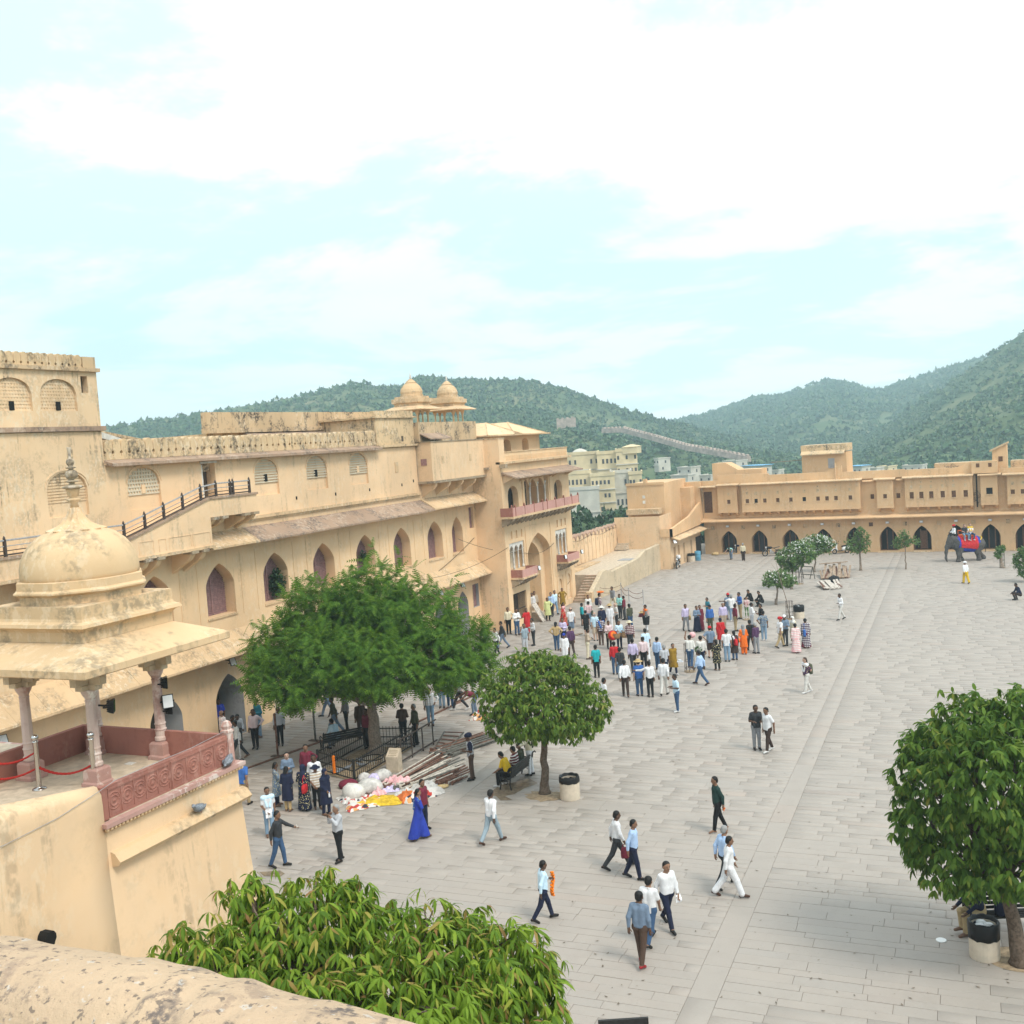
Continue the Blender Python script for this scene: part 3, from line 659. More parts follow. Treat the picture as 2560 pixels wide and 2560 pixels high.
m = MB(); m.loft([[(-35.98, 45, 14.02), (-35.98, 56, 14.02), (-34.2, 56, 13.5), (-34.2, 45, 13.5)], [(-35.98, 45, 14.1), (-35.98, 56, 14.1), (-34.2, 56, 13.58), (-34.2, 45, 13.58)]]); m.build('rear_eave', 'roof_stone', wing)
m = MB(); m.box(-45, -32.3, 31.7, 63.5, 12.2, 12.7); m.build('roof_terrace', 'coping', wing)
m = MB(); m.box(-45, -34.8, 14, 63.9, 0, 12.1); m.build('core', 'dim_interior', wing)
# jettied box beside the gate
BF = Frame((-31.0, 0, 0), (0, 1, 0), (1, 0, 0))
m = MB(); m.box(-33.5, -31.0, 56.62, 64.05, 10.58, 12.95); m.build('jettied_box', 'plaster', wing)
m = MB(); m.box(-33.4, -30.9, 56.5, 63.88, 10.44, 10.575); m.box(-33.4, -30.94, 56.55, 64.0, 12.952, 13.0); m.build('box_ledge', 'corbel_stone', wing)
for y in (57.0, 58.8, 60.6, 62.4):
    m = MB(); corbel(m, WF, y, 10.44, 1.0, .85, .22); m.build('corbel', 'plaster', wing)
for y in (57.9, 61.7):
    m = MB(); BF.box(m, y, y + .3, 11.6, 12.05, .001, .02); m.build('blind_window', 'pale_ledge', wing)
m = MB(); m.box(-31.75, -31.35, 56.59, 56.62, 11.55, 11.95); m.build('blind_window', 'shutter_purple', wing)
m = MB(); m.box(-36, -31.7, 56.5, 64.4, 13.01, 14.2); m.build('roof_parapet', 'coping', wing)
m = MB(); m.loft([[(-31.7, 56.6, 13.45), (-31.7, 59.2, 13.45), (-30.95, 59.4, 13.1), (-30.95, 56.6, 13.1)], [(-31.7, 56.6, 13.52), (-31.7, 59.2, 13.52), (-30.95, 59.4, 13.18), (-30.95, 56.6, 13.18)]]); m.build('small_eave', 'roof_stone', wing)
# outside stair and landing
SF = Frame((-30.9, 0, 0), (0, 1, 0), (1, 0, 0))
P = [(14, 9.02), (36.25, 9.02), (36.25, 10.2), (39.5, 10.2), (39.5, 11.0), (36.2, 11.0), (31.3, 9.72), (14, 9.72)]
m = MB(); m.extr([SF.p(u, v) for u, v in P], (-1.1, 0, 0)); m.build('stair_mass', 'plaster', wing)
m = MB(); L = [(14, 9.72), (31.3, 9.72), (36.2, 11.0), (39.55, 11.0)]
m.loft([[SF.p(u, v + .002, .06), SF.p(u, v + .1, .06), SF.p(u, v + .1, -.16), SF.p(u, v + .002, -.16)] for u, v in L]); m.build('stair_kerb', 'roof_stone', wing)
m = MB(); WF.box(m, 14, 36.3, 8.9, 9.02, .002, 1.2); m.build('stair_ledge', 'pale_ledge', wing)
for a, b in ((31.9, 32.7), (33.0, 33.4), (33.6, 34.9), (35.0, 36.1)):
    m = MB(); SF.box(m, a, a + .03, 9.12, 9.6, .002, .02); SF.box(m, b, b + .03, 9.12, 9.6, .002, .02); SF.box(m, a, b + .03, 9.6, 9.63, .002, .02); m.build('panel_moulding', 'plaster', wing)
for y in (16, 18.7, 21.5, 24.2, 27.0, 29.5, 32.25, 32.95, 34.95, 35.65):
    m = MB(); corbel(m, WF, y, 8.9, 1.12, .95, .26); q = m.build('corbel', 'plaster_clean', wing)
    m = MB(); SF.box(m, y - .2, y + .2, 8.80, 8.93, -.35, .16); m.build('corbel_cap', 'corbel_stone', q)
for y in (36.45, 37.05, 38.55, 39.2):
    m = MB(); corbel(m, WF, y, 10.18, 1.1, .7, .24); q = m.build('corbel', 'plaster_clean', wing)
    m = MB(); SF.box(m, y - .2, y + .2, 10.1, 10.22, -.35, .16); m.build('corbel_cap', 'corbel_stone', q)
rl = MB(); RY = [(15.5, 9.82), (18.4, 9.82), (21.3, 9.82), (23.6, 9.82), (25.75, 9.82), (28.0, 9.82), (29.6, 9.82), (31.25, 9.82), (32.4, 10.1), (33.5, 10.4), (34.65, 10.7), (35.8, 11.0), (36.8, 11.1), (37.75, 11.1), (37.95, 11.1), (39.1, 11.1)]
for k, h, r_ in ((0, .56, .035), (1, .36, .018), (2, .2, .018), (3, .06, .03)):
    rl = MB(); rl.tube([SF.p(u, v + h - (.0), -.05) for u, v in RY], r_, 5); rl.build('rail', 'rail_steel' if k < 2 else 'rail_iron', wing)
m = MB(); SF.box(m, -.045, .045, 0, .62, -.1, -.01); m.lathe([(.03, .62), (.05, .66), (.01, .74)], SF.p(0, 0, -.055), 6); pm = m.mesh('railing_post', 'rail_iron', (-30.9, 0, 0))
for u, v in RY: inst('railing_post', pm, wing, (-30.9, u, v - .02))
# little plants rooted in the masonry
def sprig(name, c, r, n, label, mat='wood_leaf', seed=0):
    g = np.random.default_rng(seed); tri = np.array([(0, 0, 0), (.5, .28, .1), (1, 0, 0), (.5, -.28, .1)]); V, F = [], []
    for i in range(n):
        d = g.normal(size=3); d /= np.linalg.norm(d); p = d * r * g.random() ** .5 * np.array([.7, .8, 1.3]); a = Matrix.Rotation(g.random() * 6.28, 3, 'Z') @ Matrix.Rotation(g.normal() * .8, 3, 'Y')
        for q in tri: w = a @ Vector(q * .22); V.append((c[0] + p[0] + w.x, c[1] + p[1] + w.y, c[2] + p[2] + w.z))
        F.append([4 * i, 4 * i + 1, 4 * i + 2, 4 * i + 3])
    root = thing(name, label, 'shrub', (c[0], c[1], c[2] - r)); me = np_mesh('foliage', np.array(V) - np.array(root.location), np.array(F), mat); link('foliage', me, root)
    m = MB(); m.tube([(c[0] - .1, c[1], c[2] - r * 1.3), (c[0], c[1], c[2])], [.03, .012], 5); m.build('stem', 'bark', root)
sprig('wall_shrub', (-32.35, 42.35, 6.45), .55, 420, 'bushy wild shrub growing on a shuttered niche sill behind the big tree', seed=4)
sprig('wall_shrub', (-32.3, 50.3, 6.7), .28, 120, 'small tuft of leaves sprouting in a shuttered niche', seed=5)

# ------------------------------------------------------------------ tall tower block at the near end
tower = thing('palace_tower', 'tall square palace block with pierced blind arches and red stone ledge', 'building', (XW, 25, 0))
tn = [opening(y, .86, 14.9, 15.55, 16.1, 'round', .14) for y in (23.5, 25.6, 27.55, 29.65)] + [opening(30.95, .17, 15.6, 16.25, 16.25, 'rect', .3)]
m = MB(); wall_open(m, WF, 14, 31.6, 14.3, 16.42, tn); WF.box(m, 31.55, 31.6, 9.5, 16.42, -9, -.002); m.build('attic_wall', 'plaster_tower', tower)
for o in tn[:4]:
    back_panel(WF, o, -.12, .04).build('screen_back', 'plaster_tower', tower); jali(WF, o, -.098, tower, 'plaster_tower', .125, .065)
    m = MB(); WF.box(m, o['u'] - .09, o['u'] + .09, 14.93, 15.25, -.11, -.035); m.build('peep_window', 'dark_void', tower)
back_panel(WF, tn[4], -.28, .04).build('blind_window', 'dim_interior', tower)
t0 = [opening(y, .97, 10.9, 11.95, 12.58, 'round', .14) for y in (21.4, 25.5, 29.65)]
m = MB(); wall_open(m, WF, 14, 31.6, 9.503, 14.1, t0); m.build('tower_wall', 'plaster_tower', tower)
for o in t0:
    back_panel(WF, o, -.12, .04).build('screen_back', 'plaster_tower', tower); jali(WF, o, -.09, tower, 'plaster_tower', .11, .06, False, 11.45)
    m = MB(); P = [(o['u'] + (u - o['u']) * 1.07, v + .06) for u, v in o['pts']]
    m.loft([[WF.p(u, v, .002), WF.p(u, v, .03), WF.p(u, v + .05, .03), WF.p(u, v + .05, .002)] for u, v in P]); m.build('arch_moulding', 'plaster_tower', tower)
m = MB(); WF.box(m, 14, 31.75, 14.12, 14.3, -.1, .12); m.build('red_ledge', 'roof_stone', tower)
m = MB(); WF.box(m, 14, 31.68, 16.42, 16.56, -.3, .14); m.build('cornice', 'coping', tower)
me = merlon_mesh('merlon', 'plaster_worn', .30, .5, .22); y = 15.0
while y < 30.9: inst('merlon', me, tower, (XW - .1, y, 16.56)); y += .315
m = MB(); WF.box(m, 30.95, 31.58, 16.56, 17.0, -.3, .02); m.build('corner_pier', 'plaster_worn', tower)
m = MB(); WF.box(m, 14, 31.55, 9.6, 16.4, -9, -.4); m.build('core', 'plaster_tower', tower)
# dark lattice balustrade stepping down behind the tower
root = tower; m = MB()
for k in range(9): m.bar((-33.6, 31.8 + k * .42, 13.2), (-33.6, 31.8 + k * .42, 14.35 - k * .07), .09)
m.bar((-33.6, 31.6, 14.4), (-33.6, 35.4, 13.75), .12); m.bar((-33.6, 31.6, 14.0), (-33.6, 35.4, 13.4), .07); m.bar((-33.6, 31.6, 14.2), (-33.6, 35.4, 13.58), .05)
for k in range(8): m.bar((-33.6, 31.8 + k * .42, 13.9 - k * .07), (-33.6, 32.2 + k * .42, 14.3 - k * .07), .05); m.bar((-33.6, 32.2 + k * .42, 13.9 - k * .07), (-33.6, 31.8 + k * .42, 14.3 - k * .07), .05)
m.build('lattice_balustrade', 'coping', tower)
m = MB(); m.loft([[(-32.6, 31.62, 14.25), (-32.6, 33.6, 13.72), (-33.3, 33.6, 13.72), (-33.3, 31.62, 14.25)], [(-32.6, 31.62, 14.0), (-32.6, 33.6, 13.5), (-33.3, 33.6, 13.5), (-33.3, 31.62, 14.0)]]); m.build('sloping_coping', 'white_stone', tower)

# ------------------------------------------------------------------ pair of roof kiosks
def roof_kiosk(y, label):
    c = (0, 0, 0); k = thing('roof_kiosk', label, 'kiosk', c, 'pair of domed kiosks on the roof')
    for sx in (-1, 0, 1):
        for sy in (-1, 0, 1):
            if sx == 0 and sy == 0 or (sx == 0 and sy == 0): continue
            m = MB(); m.lathe([(.12, 0), (.12, .12), (.075, .16), (.07, .75), (.1, .8), (.17, 1.0), (.2, 1.1)], (c[0] + sx * .95, c[1] + sy * .95, c[2]), 8); m.build('column', 'pale_ledge', k, False)
    m = MB(); m.sq([(1.1, 1.1), (1.1, 1.25)], c); m.build('lintel', 'pale_ledge', k)
    m = MB(); m.sq([(1.95, 1.22), (1.95, 1.28), (1.15, 1.62), (1.05, 1.62)], c); m.build('eave', 'pale_ledge', k)
    m = MB(); m.sq([(1.15, 1.622), (1.15, 1.8), (1.32, 1.9), (1.32, 2.25), (1.2, 2.26), (1.12, 2.26), (1.1, 2.45), (.98, 2.46)], c); m.build('drum', 'pale_ledge', k)
    m = MB(); m.lathe([(1.02, 2.462), (1.02, 2.6), (.95, 2.62), (.99, 2.85), (.93, 3.1), (.78, 3.35), (.55, 3.58), (.46, 3.62), (.5, 3.66), (.3, 3.85), (.14, 3.98)], c, 20); m.build('dome', 'pale_ledge', k, False)
    m = MB(); m.lathe([(.14, 3.98), (.06, 4.05), (.13, 4.13), (.06, 4.22), (.1, 4.28), (.03, 4.35), (.05, 4.42), (.015, 4.5), (.01, 4.75)], c, 10); m.build('finial', 'white_stone', k, True); k.location = (-34.3, y, 14.2); k.scale = (.74, .74, .74)
_ya = onx(-34.3, 960 + 222 / 3.019, 1050)[0]; _yb = onx(-34.3, 960 + 492 / 3.019, 1050)[0]
roof_kiosk(_ya, 'domed roof kiosk half hidden behind the stained corner block'); roof_kiosk(_yb, 'domed roof kiosk standing clear next to the hipped roof pavilion')
# ------------------------------------------------------------------ gatehouse
XG = -29.9; GY0, GY1 = 63.95, 76.3
GF = Frame((XG, 0, 0), (0, 1, 0), (1, 0, 0))
gate = thing('gatehouse', 'tall ochre gatehouse with pink balcony, columned loggia and deep pointed arch', 'gatehouse', (XG, 70, 0))
main = opening(69.6, 2.05, .02, 4.7, 6.05, 'point', .55)
g_lo = [opening(65.75, 1.1, .45, 2.35, 2.35, 'rect', .7), main, opening(73.2, .42, .45, 1.7, 2.2, 'round', .12), opening(75.0, .42, .45, 1.75, 2.35, 'round', .12)]
g_mid = [opening(65.8, 1.22, 3.95, 5.8, 5.8, 'rect', .7), dict(main), opening(74.0, 1.15, 3.95, 5.85, 5.85, 'rect', .7)]
m = MB()
def strip(v0, v1, ops):
    wall_open(m, GF, GY0, 67.55, v0, v1, [o for o in ops if o['u'] < 67]); wall_open(m, GF, 71.65, GY1, v0, v1, [o for o in ops if o['u'] > 72])
strip(0, 3.2, g_lo); strip(3.2, 6.02, g_mid); tri = [opening(y, .24, 6.06, 6.6, 6.6, 'rect', .1) for y in (64.95, 65.78, 66.62, 73.25, 74.1, 74.9)]
strip(6.02, 7.0, tri); wall_open(m, GF, 67.55, 71.65, 0, 7.0, [main])
m.build('front_wall', 'plaster_clean', gate)
for o in tri: back_panel(GF, o, -.09, .03).build('small_niche', 'plaster', gate)
m = MB(); GF.box(m, 67.3, 67.38, 3.2, 6.62, .002, .05); GF.box(m, 71.85, 71.93, .5, 6.62, .002, .05); GF.box(m, 67.3, 71.93, 6.62, 6.70, .002, .05); m.build('arch_frame', 'plaster_clean', gate)
# inner arch and its pale backing
IF_ = Frame((XG - .55, 0, 0), (0, 1, 0), (1, 0, 0)); inn = opening(69.6, 1.3, .02, 4.3, 5.4, 'point', 1.3)
m = MB(); wall_open(m, IF_, 67.4, 71.8, 0, 6.2, [inn]); m.build('inner_wall', 'plaster_clean', gate); back_panel(IF_, inn, -1.27, .05).build('closed_arch', 'cream_plaster', gate)
m = MB(); m.box(XG - 1.2, XG + .55, 67.75, 68.7, 0, .55); m.box(XG - .6, XG + .9, 67.7, 68.72, 0, .25); m.build('step', 'stone_beige', gate)
# grille door
back_panel(GF, g_lo[0], -.66, .04).build('dark_room', 'dim_interior', gate)
m = MB()
for k in range(15): m.tube([GF.p(64.75 + k * .143, .5, -.1), GF.p(64.75 + k * .143, 2.3, -.1)], .013, 4)
for v in (.55, 1.2, 2.27): GF.box(m, 64.68, 66.83, v - .025, v + .025, -.12, -.08)
m.build('iron_grille', 'dark_iron', gate)
for o in g_lo[2:]:
    back_panel(GF, o, -.11, .03).build('arched_niche', 'plaster', gate)
    m = MB(); a, b, t_ = o['u'] - .62, o['u'] + .62, max(p[1] for p in o['pts']) + .22
    GF.box(m, a, a + .06, .4, t_, .002, .04); GF.box(m, b - .06, b, .4, t_, .002, .04); GF.box(m, a, b, t_, t_ + .06, .002, .04); m.build('niche_frame', 'plaster_clean', gate)
# columned windows over small balconies
for o in (g_mid[0], g_mid[2]):
    back_panel(GF, o, -.68, .04).build('window_back', 'cream_plaster', gate)
    m = MB(); GF.box(m, o['u'] - o['hw'] + .1, o['u'] + .2, 4.0, 5.5, -.66, -.63); m.build('dark_window_panel', 'dim_interior', gate)  # plain dark panel over part of the cream window back
    for k in range(4):
        u = o['u'] + (-1 + k * 2 / 3) * (o['hw'] - .06); m = MB(); m.lathe([(.09, 0), (.09, .14), (.06, .18), (.055, .62), (.055, 1.2), (.09, 1.26), (.1, 1.32)], GF.p(u, 3.98, -.12), 8); m.build('column', 'white_stone', gate, False)
    for k in range(3):
        u0 = o['u'] + (-1 + k * 2 / 3) * (o['hw'] - .06); w = (o['hw'] - .06) * 2 / 3; ap = opening(u0 + w / 2, w / 2 - .07, 5.2, 5.3, 5.6, 'point', .1)
        m = MB(); wall_open(m, GF, u0 + .0, u0 + w, 5.2, 5.82, [ap], None, -.06); m.build('cusped_arch', 'white_stone', gate)
    a, b = o['u'] - o['hw'] - .1, o['u'] + o['hw'] + .1
    m = MB(); GF.box(m, a, b, 3.38, 3.50, .002, .95); m.build('balcony_slab', 'pale_ledge', gate)
    m = MB(); GF.box(m, a + .05, b - .05, 3.502, 4.02, .82, .9); m.build('balcony_panel', 'pink_stone', gate)
    for uu in (a + .05, b - .13): m = MB(); GF.box(m, uu, uu + .08, 3.502, 4.02, .01, .815); m.build('balcony_panel', 'red_stone', gate)
    for k in range(6): m = MB(); corbel(m, GF, a + .15 + (b - a - .3) * k / 5, 3.38, .85, .6, .16); m.build('corbel', 'corbel_stone', gate)
# upper loggia
g_up = [opening(65.75, .86, 7.75, 9.05, 9.65, 'round', .45), opening(69.95, 2.2, 7.75, 10.0, 10.0, 'rect', 1.6), opening(74.0, .8, 7.75, 9.0, 9.6, 'round', .45)]
m = MB(); wall_open(m, GF, GY0, GY1, 7.0, 11.2, g_up); m.build('loggia_wall', 'plaster_clean', gate)
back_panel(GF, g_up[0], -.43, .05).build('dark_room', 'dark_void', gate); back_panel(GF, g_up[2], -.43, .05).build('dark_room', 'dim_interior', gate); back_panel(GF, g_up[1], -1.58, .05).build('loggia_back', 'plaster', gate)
for y in (68.6, 70.6): m = MB(); GF.box(m, y, y + .8, 7.8, 9.7, -1.55, -1.5); m.build('inner_door', 'dim_interior', gate)
for y in (67.9, 69.2, 70.6, 71.98):
    m = MB(); m.lathe([(.13, 0), (.13, .18), (.08, .24), (.07, 1.3), (.08, 1.7), (.12, 1.78), (.15, 1.9)], GF.p(y, 7.76, -.25), 8); m.build('column', 'white_stone', gate)
for k, y in enumerate((67.75, 69.05, 70.45)):
    ap = opening(y + .69, .58, 9.35, 9.45, 9.95, 'point', .1); m = MB(); wall_open(m, GF, y, y + 1.4, 9.35, 10.05, [ap], None, -.2); m.build('cusped_arch', 'plaster_clean', gate)
m = MB(); GF.box(m, 67.3, 67.6, 7.72, 10.1, .002, .06); GF.box(m, 72.3, 72.6, 7.72, 10.1, .002, .06); m.build('pilaster', 'plaster_clean', gate)
# main balcony
m = MB(); GF.box(m, GY0 - .45, GY1 - .35, 7.56, 7.70, .002, .95); m.build('balcony_slab', 'pale_ledge', gate)
ys = [63.55, 64.05, 65.6, 67.2, 68.75, 69.6, 71.2, 72.9, 74.45, 75.85]
for a, b in zip(ys[:-1], ys[1:]):
    m = MB(); GF.box(m, a + .05, b - .05, 7.702, 8.28, .80, .88); m.build('balcony_panel', 'pink_stone', gate)
for y in ys:
    m = MB(); GF.box(m, y - .05, y + .05, 7.702, 8.36, .78, .90); m.lathe([(.05, 0), (.07, .05), (.02, .13)], GF.p(y, 8.36, .84), 6); m.build('balcony_post', 'red_stone', gate)
m = MB(); GF.box(m, 63.5, 63.58, 7.702, 8.28, .0, .78); m.build('balcony_panel', 'red_stone', gate)
k = 63.75
while k < 75.9: m = MB(); corbel(m, GF, k, 7.56, .9, .56, .2); m.build('corbel', 'corbel_stone', gate); k += .76
# loggia eave with brackets
m = MB(); chajja(m, GF, GY0 + .1, GY1, 10.66, 10.28, 1.1, .1, 0, .35); m.build('eave', 'roof_stone', gate)
for y in (64.35, 67.0, 67.6, 68.6, 69.5, 70.3, 71.3, 72.3, 73.0, 75.6, 76.0): m = MB(); corbel(m, GF, y, 10.4, .8, .55, .1); m.build('eave_bracket', 'plaster', gate)
# cornice, parapet
m = MB(); GF.box(m, GY0, GY1 + .1, 11.2, 11.35, -.3, .3); m.build('cornice', 'pale_ledge', gate)
m = MB(); GF.box(m, 64.8, GY1, 11.352, 11.95, -.25, .0); m.build('parapet', 'plaster_clean', gate)
m = MB()
y = 65.0
while y < 76.1: GF.box(m, y, y + .1, 11.45, 11.72, .002, .03); y += .2
tag(m.build('parapet_dentils', 'plaster_clean', gate), kind='stuff')
m = MB(); GF.box(m, 64.8, GY1 + .03, 11.952, 12.02, -.28, .05); m.build('parapet_coping', 'pale_ledge', gate)
# flank towards the wing and the body behind
m = MB(); m.box(-32.6, XG - .004, GY0, GY0 + .1, 0, 11.34); m.box(-33.2, XG - .004, GY0, 64.8, 11.35, 12.9); m.build('flank_wall', 'plaster', gate)
m = MB(); m.box(-33.2, XG + .03, GY0 - .03, 64.85, 12.902, 12.97); m.build('flank_coping', 'coping', gate)
m = MB(); m.box(-45, XG - 2.6, GY0 + .2, GY1, 0, 12.0); m.box(XG - 2.6, XG - .3, GY0 + .2, GY1, 10.4, 11.3); m.box(XG - 2.6, XG - .02, GY1 - .12, GY1, 0, 11.3); m.box(XG - 2.6, XG - .1, GY0 + .2, GY1 - .2, 6.9, 7.7); m.build('core', 'plaster_clean', gate)
m = MB(); m.box(XG, XG + .45, GY0 - .12, GY0 + .25, 10.95, 11.2); m.box(XG - 1.3, XG - .8, GY0 - .25, GY0 - .003, 10.9, 11.05); m.build('water_spout', 'corbel_stone', gate)
# hipped roof pavilion
PF = Frame((-31.5, 0, 0), (0, 1, 0), (1, 0, 0)); pw = [opening(68.8, .66, 11.95, 12.5, 12.88, 'round', .5), opening(72.05, .64, 11.95, 12.5, 12.9, 'round', .5)]
m = MB(); wall_open(m, PF, 64.85, 74.8, 11.9, 13.1, pw); m.box(-36, -31.52, 64.85, 64.9, 11.9, 13.1); m.box(-36, -31.5, 74.75, 74.8, 11.9, 13.1); m.build('pavilion_wall', 'plaster_clean', gate)
for o in pw: back_panel(PF, o, -.48, .04).build('pavilion_opening', 'plaster', gate)
m = MB(); PF.box(m, 71.45, 71.75, 11.95, 12.7, -.45, -.4); m.build('inner_door', 'dim_interior', gate)
m = MB(); m.box(-36.5, -30.7, 64.4, 75.2, 13.1, 13.2); m.build('pavilion_eave', 'pale_ledge', gate)
for a, b, pk in ((64.7, 70.4, 67.0), (69.2, 75.0, 70.6)):
    m = MB(); z = 13.2; z2 = 14.1
    m.add([(-31.0, a, z), (-31.0, b, z), (-36.3, b, z), (-36.3, a, z), (-32.2, pk, z2), (-36.3, pk, z2)], [(0, 1, 4), (1, 2, 5, 4), (3, 0, 4, 5), (2, 3, 5)]); m.build('hip_roof', 'plaster', gate)
    m = MB(); m.tube([(-31.0, b, z), (-32.2, pk, z2), (-31.0, a, z)], .05, 4); m.build('roof_ridge', 'pale_ledge', gate)

# ------------------------------------------------------------------ battlemented wall, ramp and steps beyond the gate
bw = thing('battlement_wall', 'ochre battlemented wall of round-topped merlons along the ramp', 'wall', (-32.4, 86, 0))
m = MB(); m.box(-33.1, -32.5, 76.35, 98.5, 0, 2.4); m.build('wall_base', 'plaster', bw)
me = MB(); hw = .43; P = [(-hw, 0), (-hw, 1.8)] + [(-hw * math.cos(PI * i / 8), 1.8 + .68 * math.sin(PI * i / 8) ** .8) for i in range(1, 8)] + [(hw, 1.8), (hw, 0)]
me.extr([(.35, u, v) for u, v in P], (-.7, 0, 0)); mm = me.mesh('merlon', 'plaster')
sl = MB(); sl.box(.352, .36, -.07, .07, 1.55, 1.85); slm = sl.mesh('loophole', 'plaster_worn')
cp = MB(); cp.loft([[(.40, u * 1.02, v + .05), (-.40, u * 1.02, v + .05), (-.40, u * 1.0, v - .01), (.40, u * 1.0, v - .01)] for u, v in P[2:-2]]); cpm = cp.mesh('merlon_cap', 'old_wall')
y = 77.2; k = 0
while y < 97.8:
    q = inst('merlon', mm, bw, (-32.8, y, 1.85 + (.5 if y < 82.5 else .02 * (k % 3)))); c_ = link('merlon_cap', cpm, q); c_ = link('loophole', slm, q); y += .97; k += 1
ramp = thing('ramp_terrace', 'raised stone ramp with side steps and low plastered wall by the gate', 'ramp', (-30, 85, 0))
m = MB(); m.add([(-32.44, 78.7, 0), (-28.75, 78.7, 0), (-28.75, 97, 0), (-32.44, 97, 0), (-32.44, 78.7, 1.72), (-28.75, 78.7, 1.72), (-28.75, 97, 2.0), (-32.44, 97, 2.0)], [(4, 5, 6, 7), (0, 1, 5, 4), (1, 2, 6, 5), (3, 0, 4, 7)]); m.build('ramp_floor', 'stone_beige', ramp)
m = MB(); m.box(-29.9, -28.75, 86.5, 87.9, 1.83, 1.862); m.build('ramp_patch', 'grey_plaster', ramp)
m = MB(); m.box(-32.2, -31.2, 79, 86, 1.72, 1.88); m.build('ramp_kerb', 'pale_ledge', ramp)
for k in range(10):
    m = MB(); m.box(-29.85, -28.72, 75.5 + k * .32, 78.75, .172 * k + .003, .172 * (k + 1)); m.build('step', 'stone_beige', ramp)
    m = MB(); m.box(-29.85, -28.72, 75.47 + k * .32, 75.6 + k * .32, .172 * (k + 1) - .035, .172 * (k + 1) + .004); m.build('tread_nosing', 'old_wall', ramp)
LW = [(75.45, .72), (75.9, .85), (78.4, 2.02), (79.3, 2.05), (80.6, 1.72), (86.5, 1.86), (88, 1.95), (89.6, 2.32), (94.2, 2.4)]
m = MB(); m.loft([[(-28.35, y, 0), (-28.72, y, 0), (-28.72, y, z - .04), (-28.65, y, z), (-28.42, y, z), (-28.35, y, z - .04)] for y, z in LW]); m.build('low_wall', 'sand_wall', ramp)
m = MB(); m.box(-28.78, -28.28, 75.4, 75.9, 0, .8); m.build('wall_end', 'pale_ledge', ramp)
for k in range(4): m = MB(); m.box(-32.4, -31.3, 93.2 + k * .4, 97, 2.0 + k * .18, 2.18 + k * .18); m.build('step', 'stone_beige', ramp)
# ------------------------------------------------------------------ far palace range closing the court
_fa = math.radians(-3.3); FU = Vector((math.cos(_fa), math.sin(_fa), 0)); FN = Vector((math.sin(_fa), -math.cos(_fa), 0)); FO = Vector((-27, 105.6, 0))
FF = Frame(FO, FU, FN)
far = thing('far_palace', 'low ochre palace range with jettied bays and a row of pointed doorways', 'building', tuple(FO + FU * 15))
au = [2.5, 5.58, 8.66, 11.8, 14.72, 17.77, 20.75, 23.72, 26.55, 29.35, 32.4, 35.5, 38.6]
fo = [opening(u, .80, .12, 1.35, 2.33 if u < 13 else 2.42, 'point', .75) for u in au]
vents = [.87, 4.0, 7.1, 10.15, 13.25, 16.25, 19.28, 22.25, 25.15, 28.04, 30.9, 34.0]
m = MB(); wall_open(m, FF, .0, 42, 0, 2.45, fo); wall_open(m, FF, 0, 42, 2.452, 3.62, [opening(u, .19, 2.46, 2.84, 2.84, 'rect', .12) for u in vents]); m.build('lower_wall', 'plaster_far', far)
for u in vents: m = MB(); FF.box(m, u - .2, u + .2, 2.44, 2.86, -.14, -.11); m.build('blind_vent', 'brown_wood' if u in (16.25,) else 'plaster_worn', far)
for i, o in enumerate(fo):
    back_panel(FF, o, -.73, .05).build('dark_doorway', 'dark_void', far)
    m = MB(); u = o['u']
    for a, b in ((u - .80, u - .68), (u + .68, u + .80), (u - .24, u - .14), (u + .30, u + .40)): FF.box(m, a, b, .13, 1.75 if abs(a - u) > .5 else 2.05, -.66, -.58)
    FF.box(m, u - .8, u + .8, .13, .2, -.66, -.585); m.build('door_frame', 'brown_wood', far)
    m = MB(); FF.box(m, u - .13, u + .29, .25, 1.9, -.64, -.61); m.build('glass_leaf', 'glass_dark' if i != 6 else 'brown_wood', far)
    m = MB(); FF.box(m, u - .95, u + .95, .0, .10, .002, .35); m.build('threshold', 'pale_ledge', far)
    m = MB(); FF.box(m, u - 1.2, u + 1.2, 2.62, 2.65, .002, .02); FF.box(m, u - 1.2, u - 1.17, .1, 2.62, .002, .02); FF.box(m, u + 1.17, u + 1.2, .1, 2.62, .002, .02); m.build('panel_moulding', 'plaster_far', far)
m = MB(); chajja(m, FF, -.2, 42, 3.66, 3.40, 1.0, .1); m.build('eave', 'plaster_far', far)
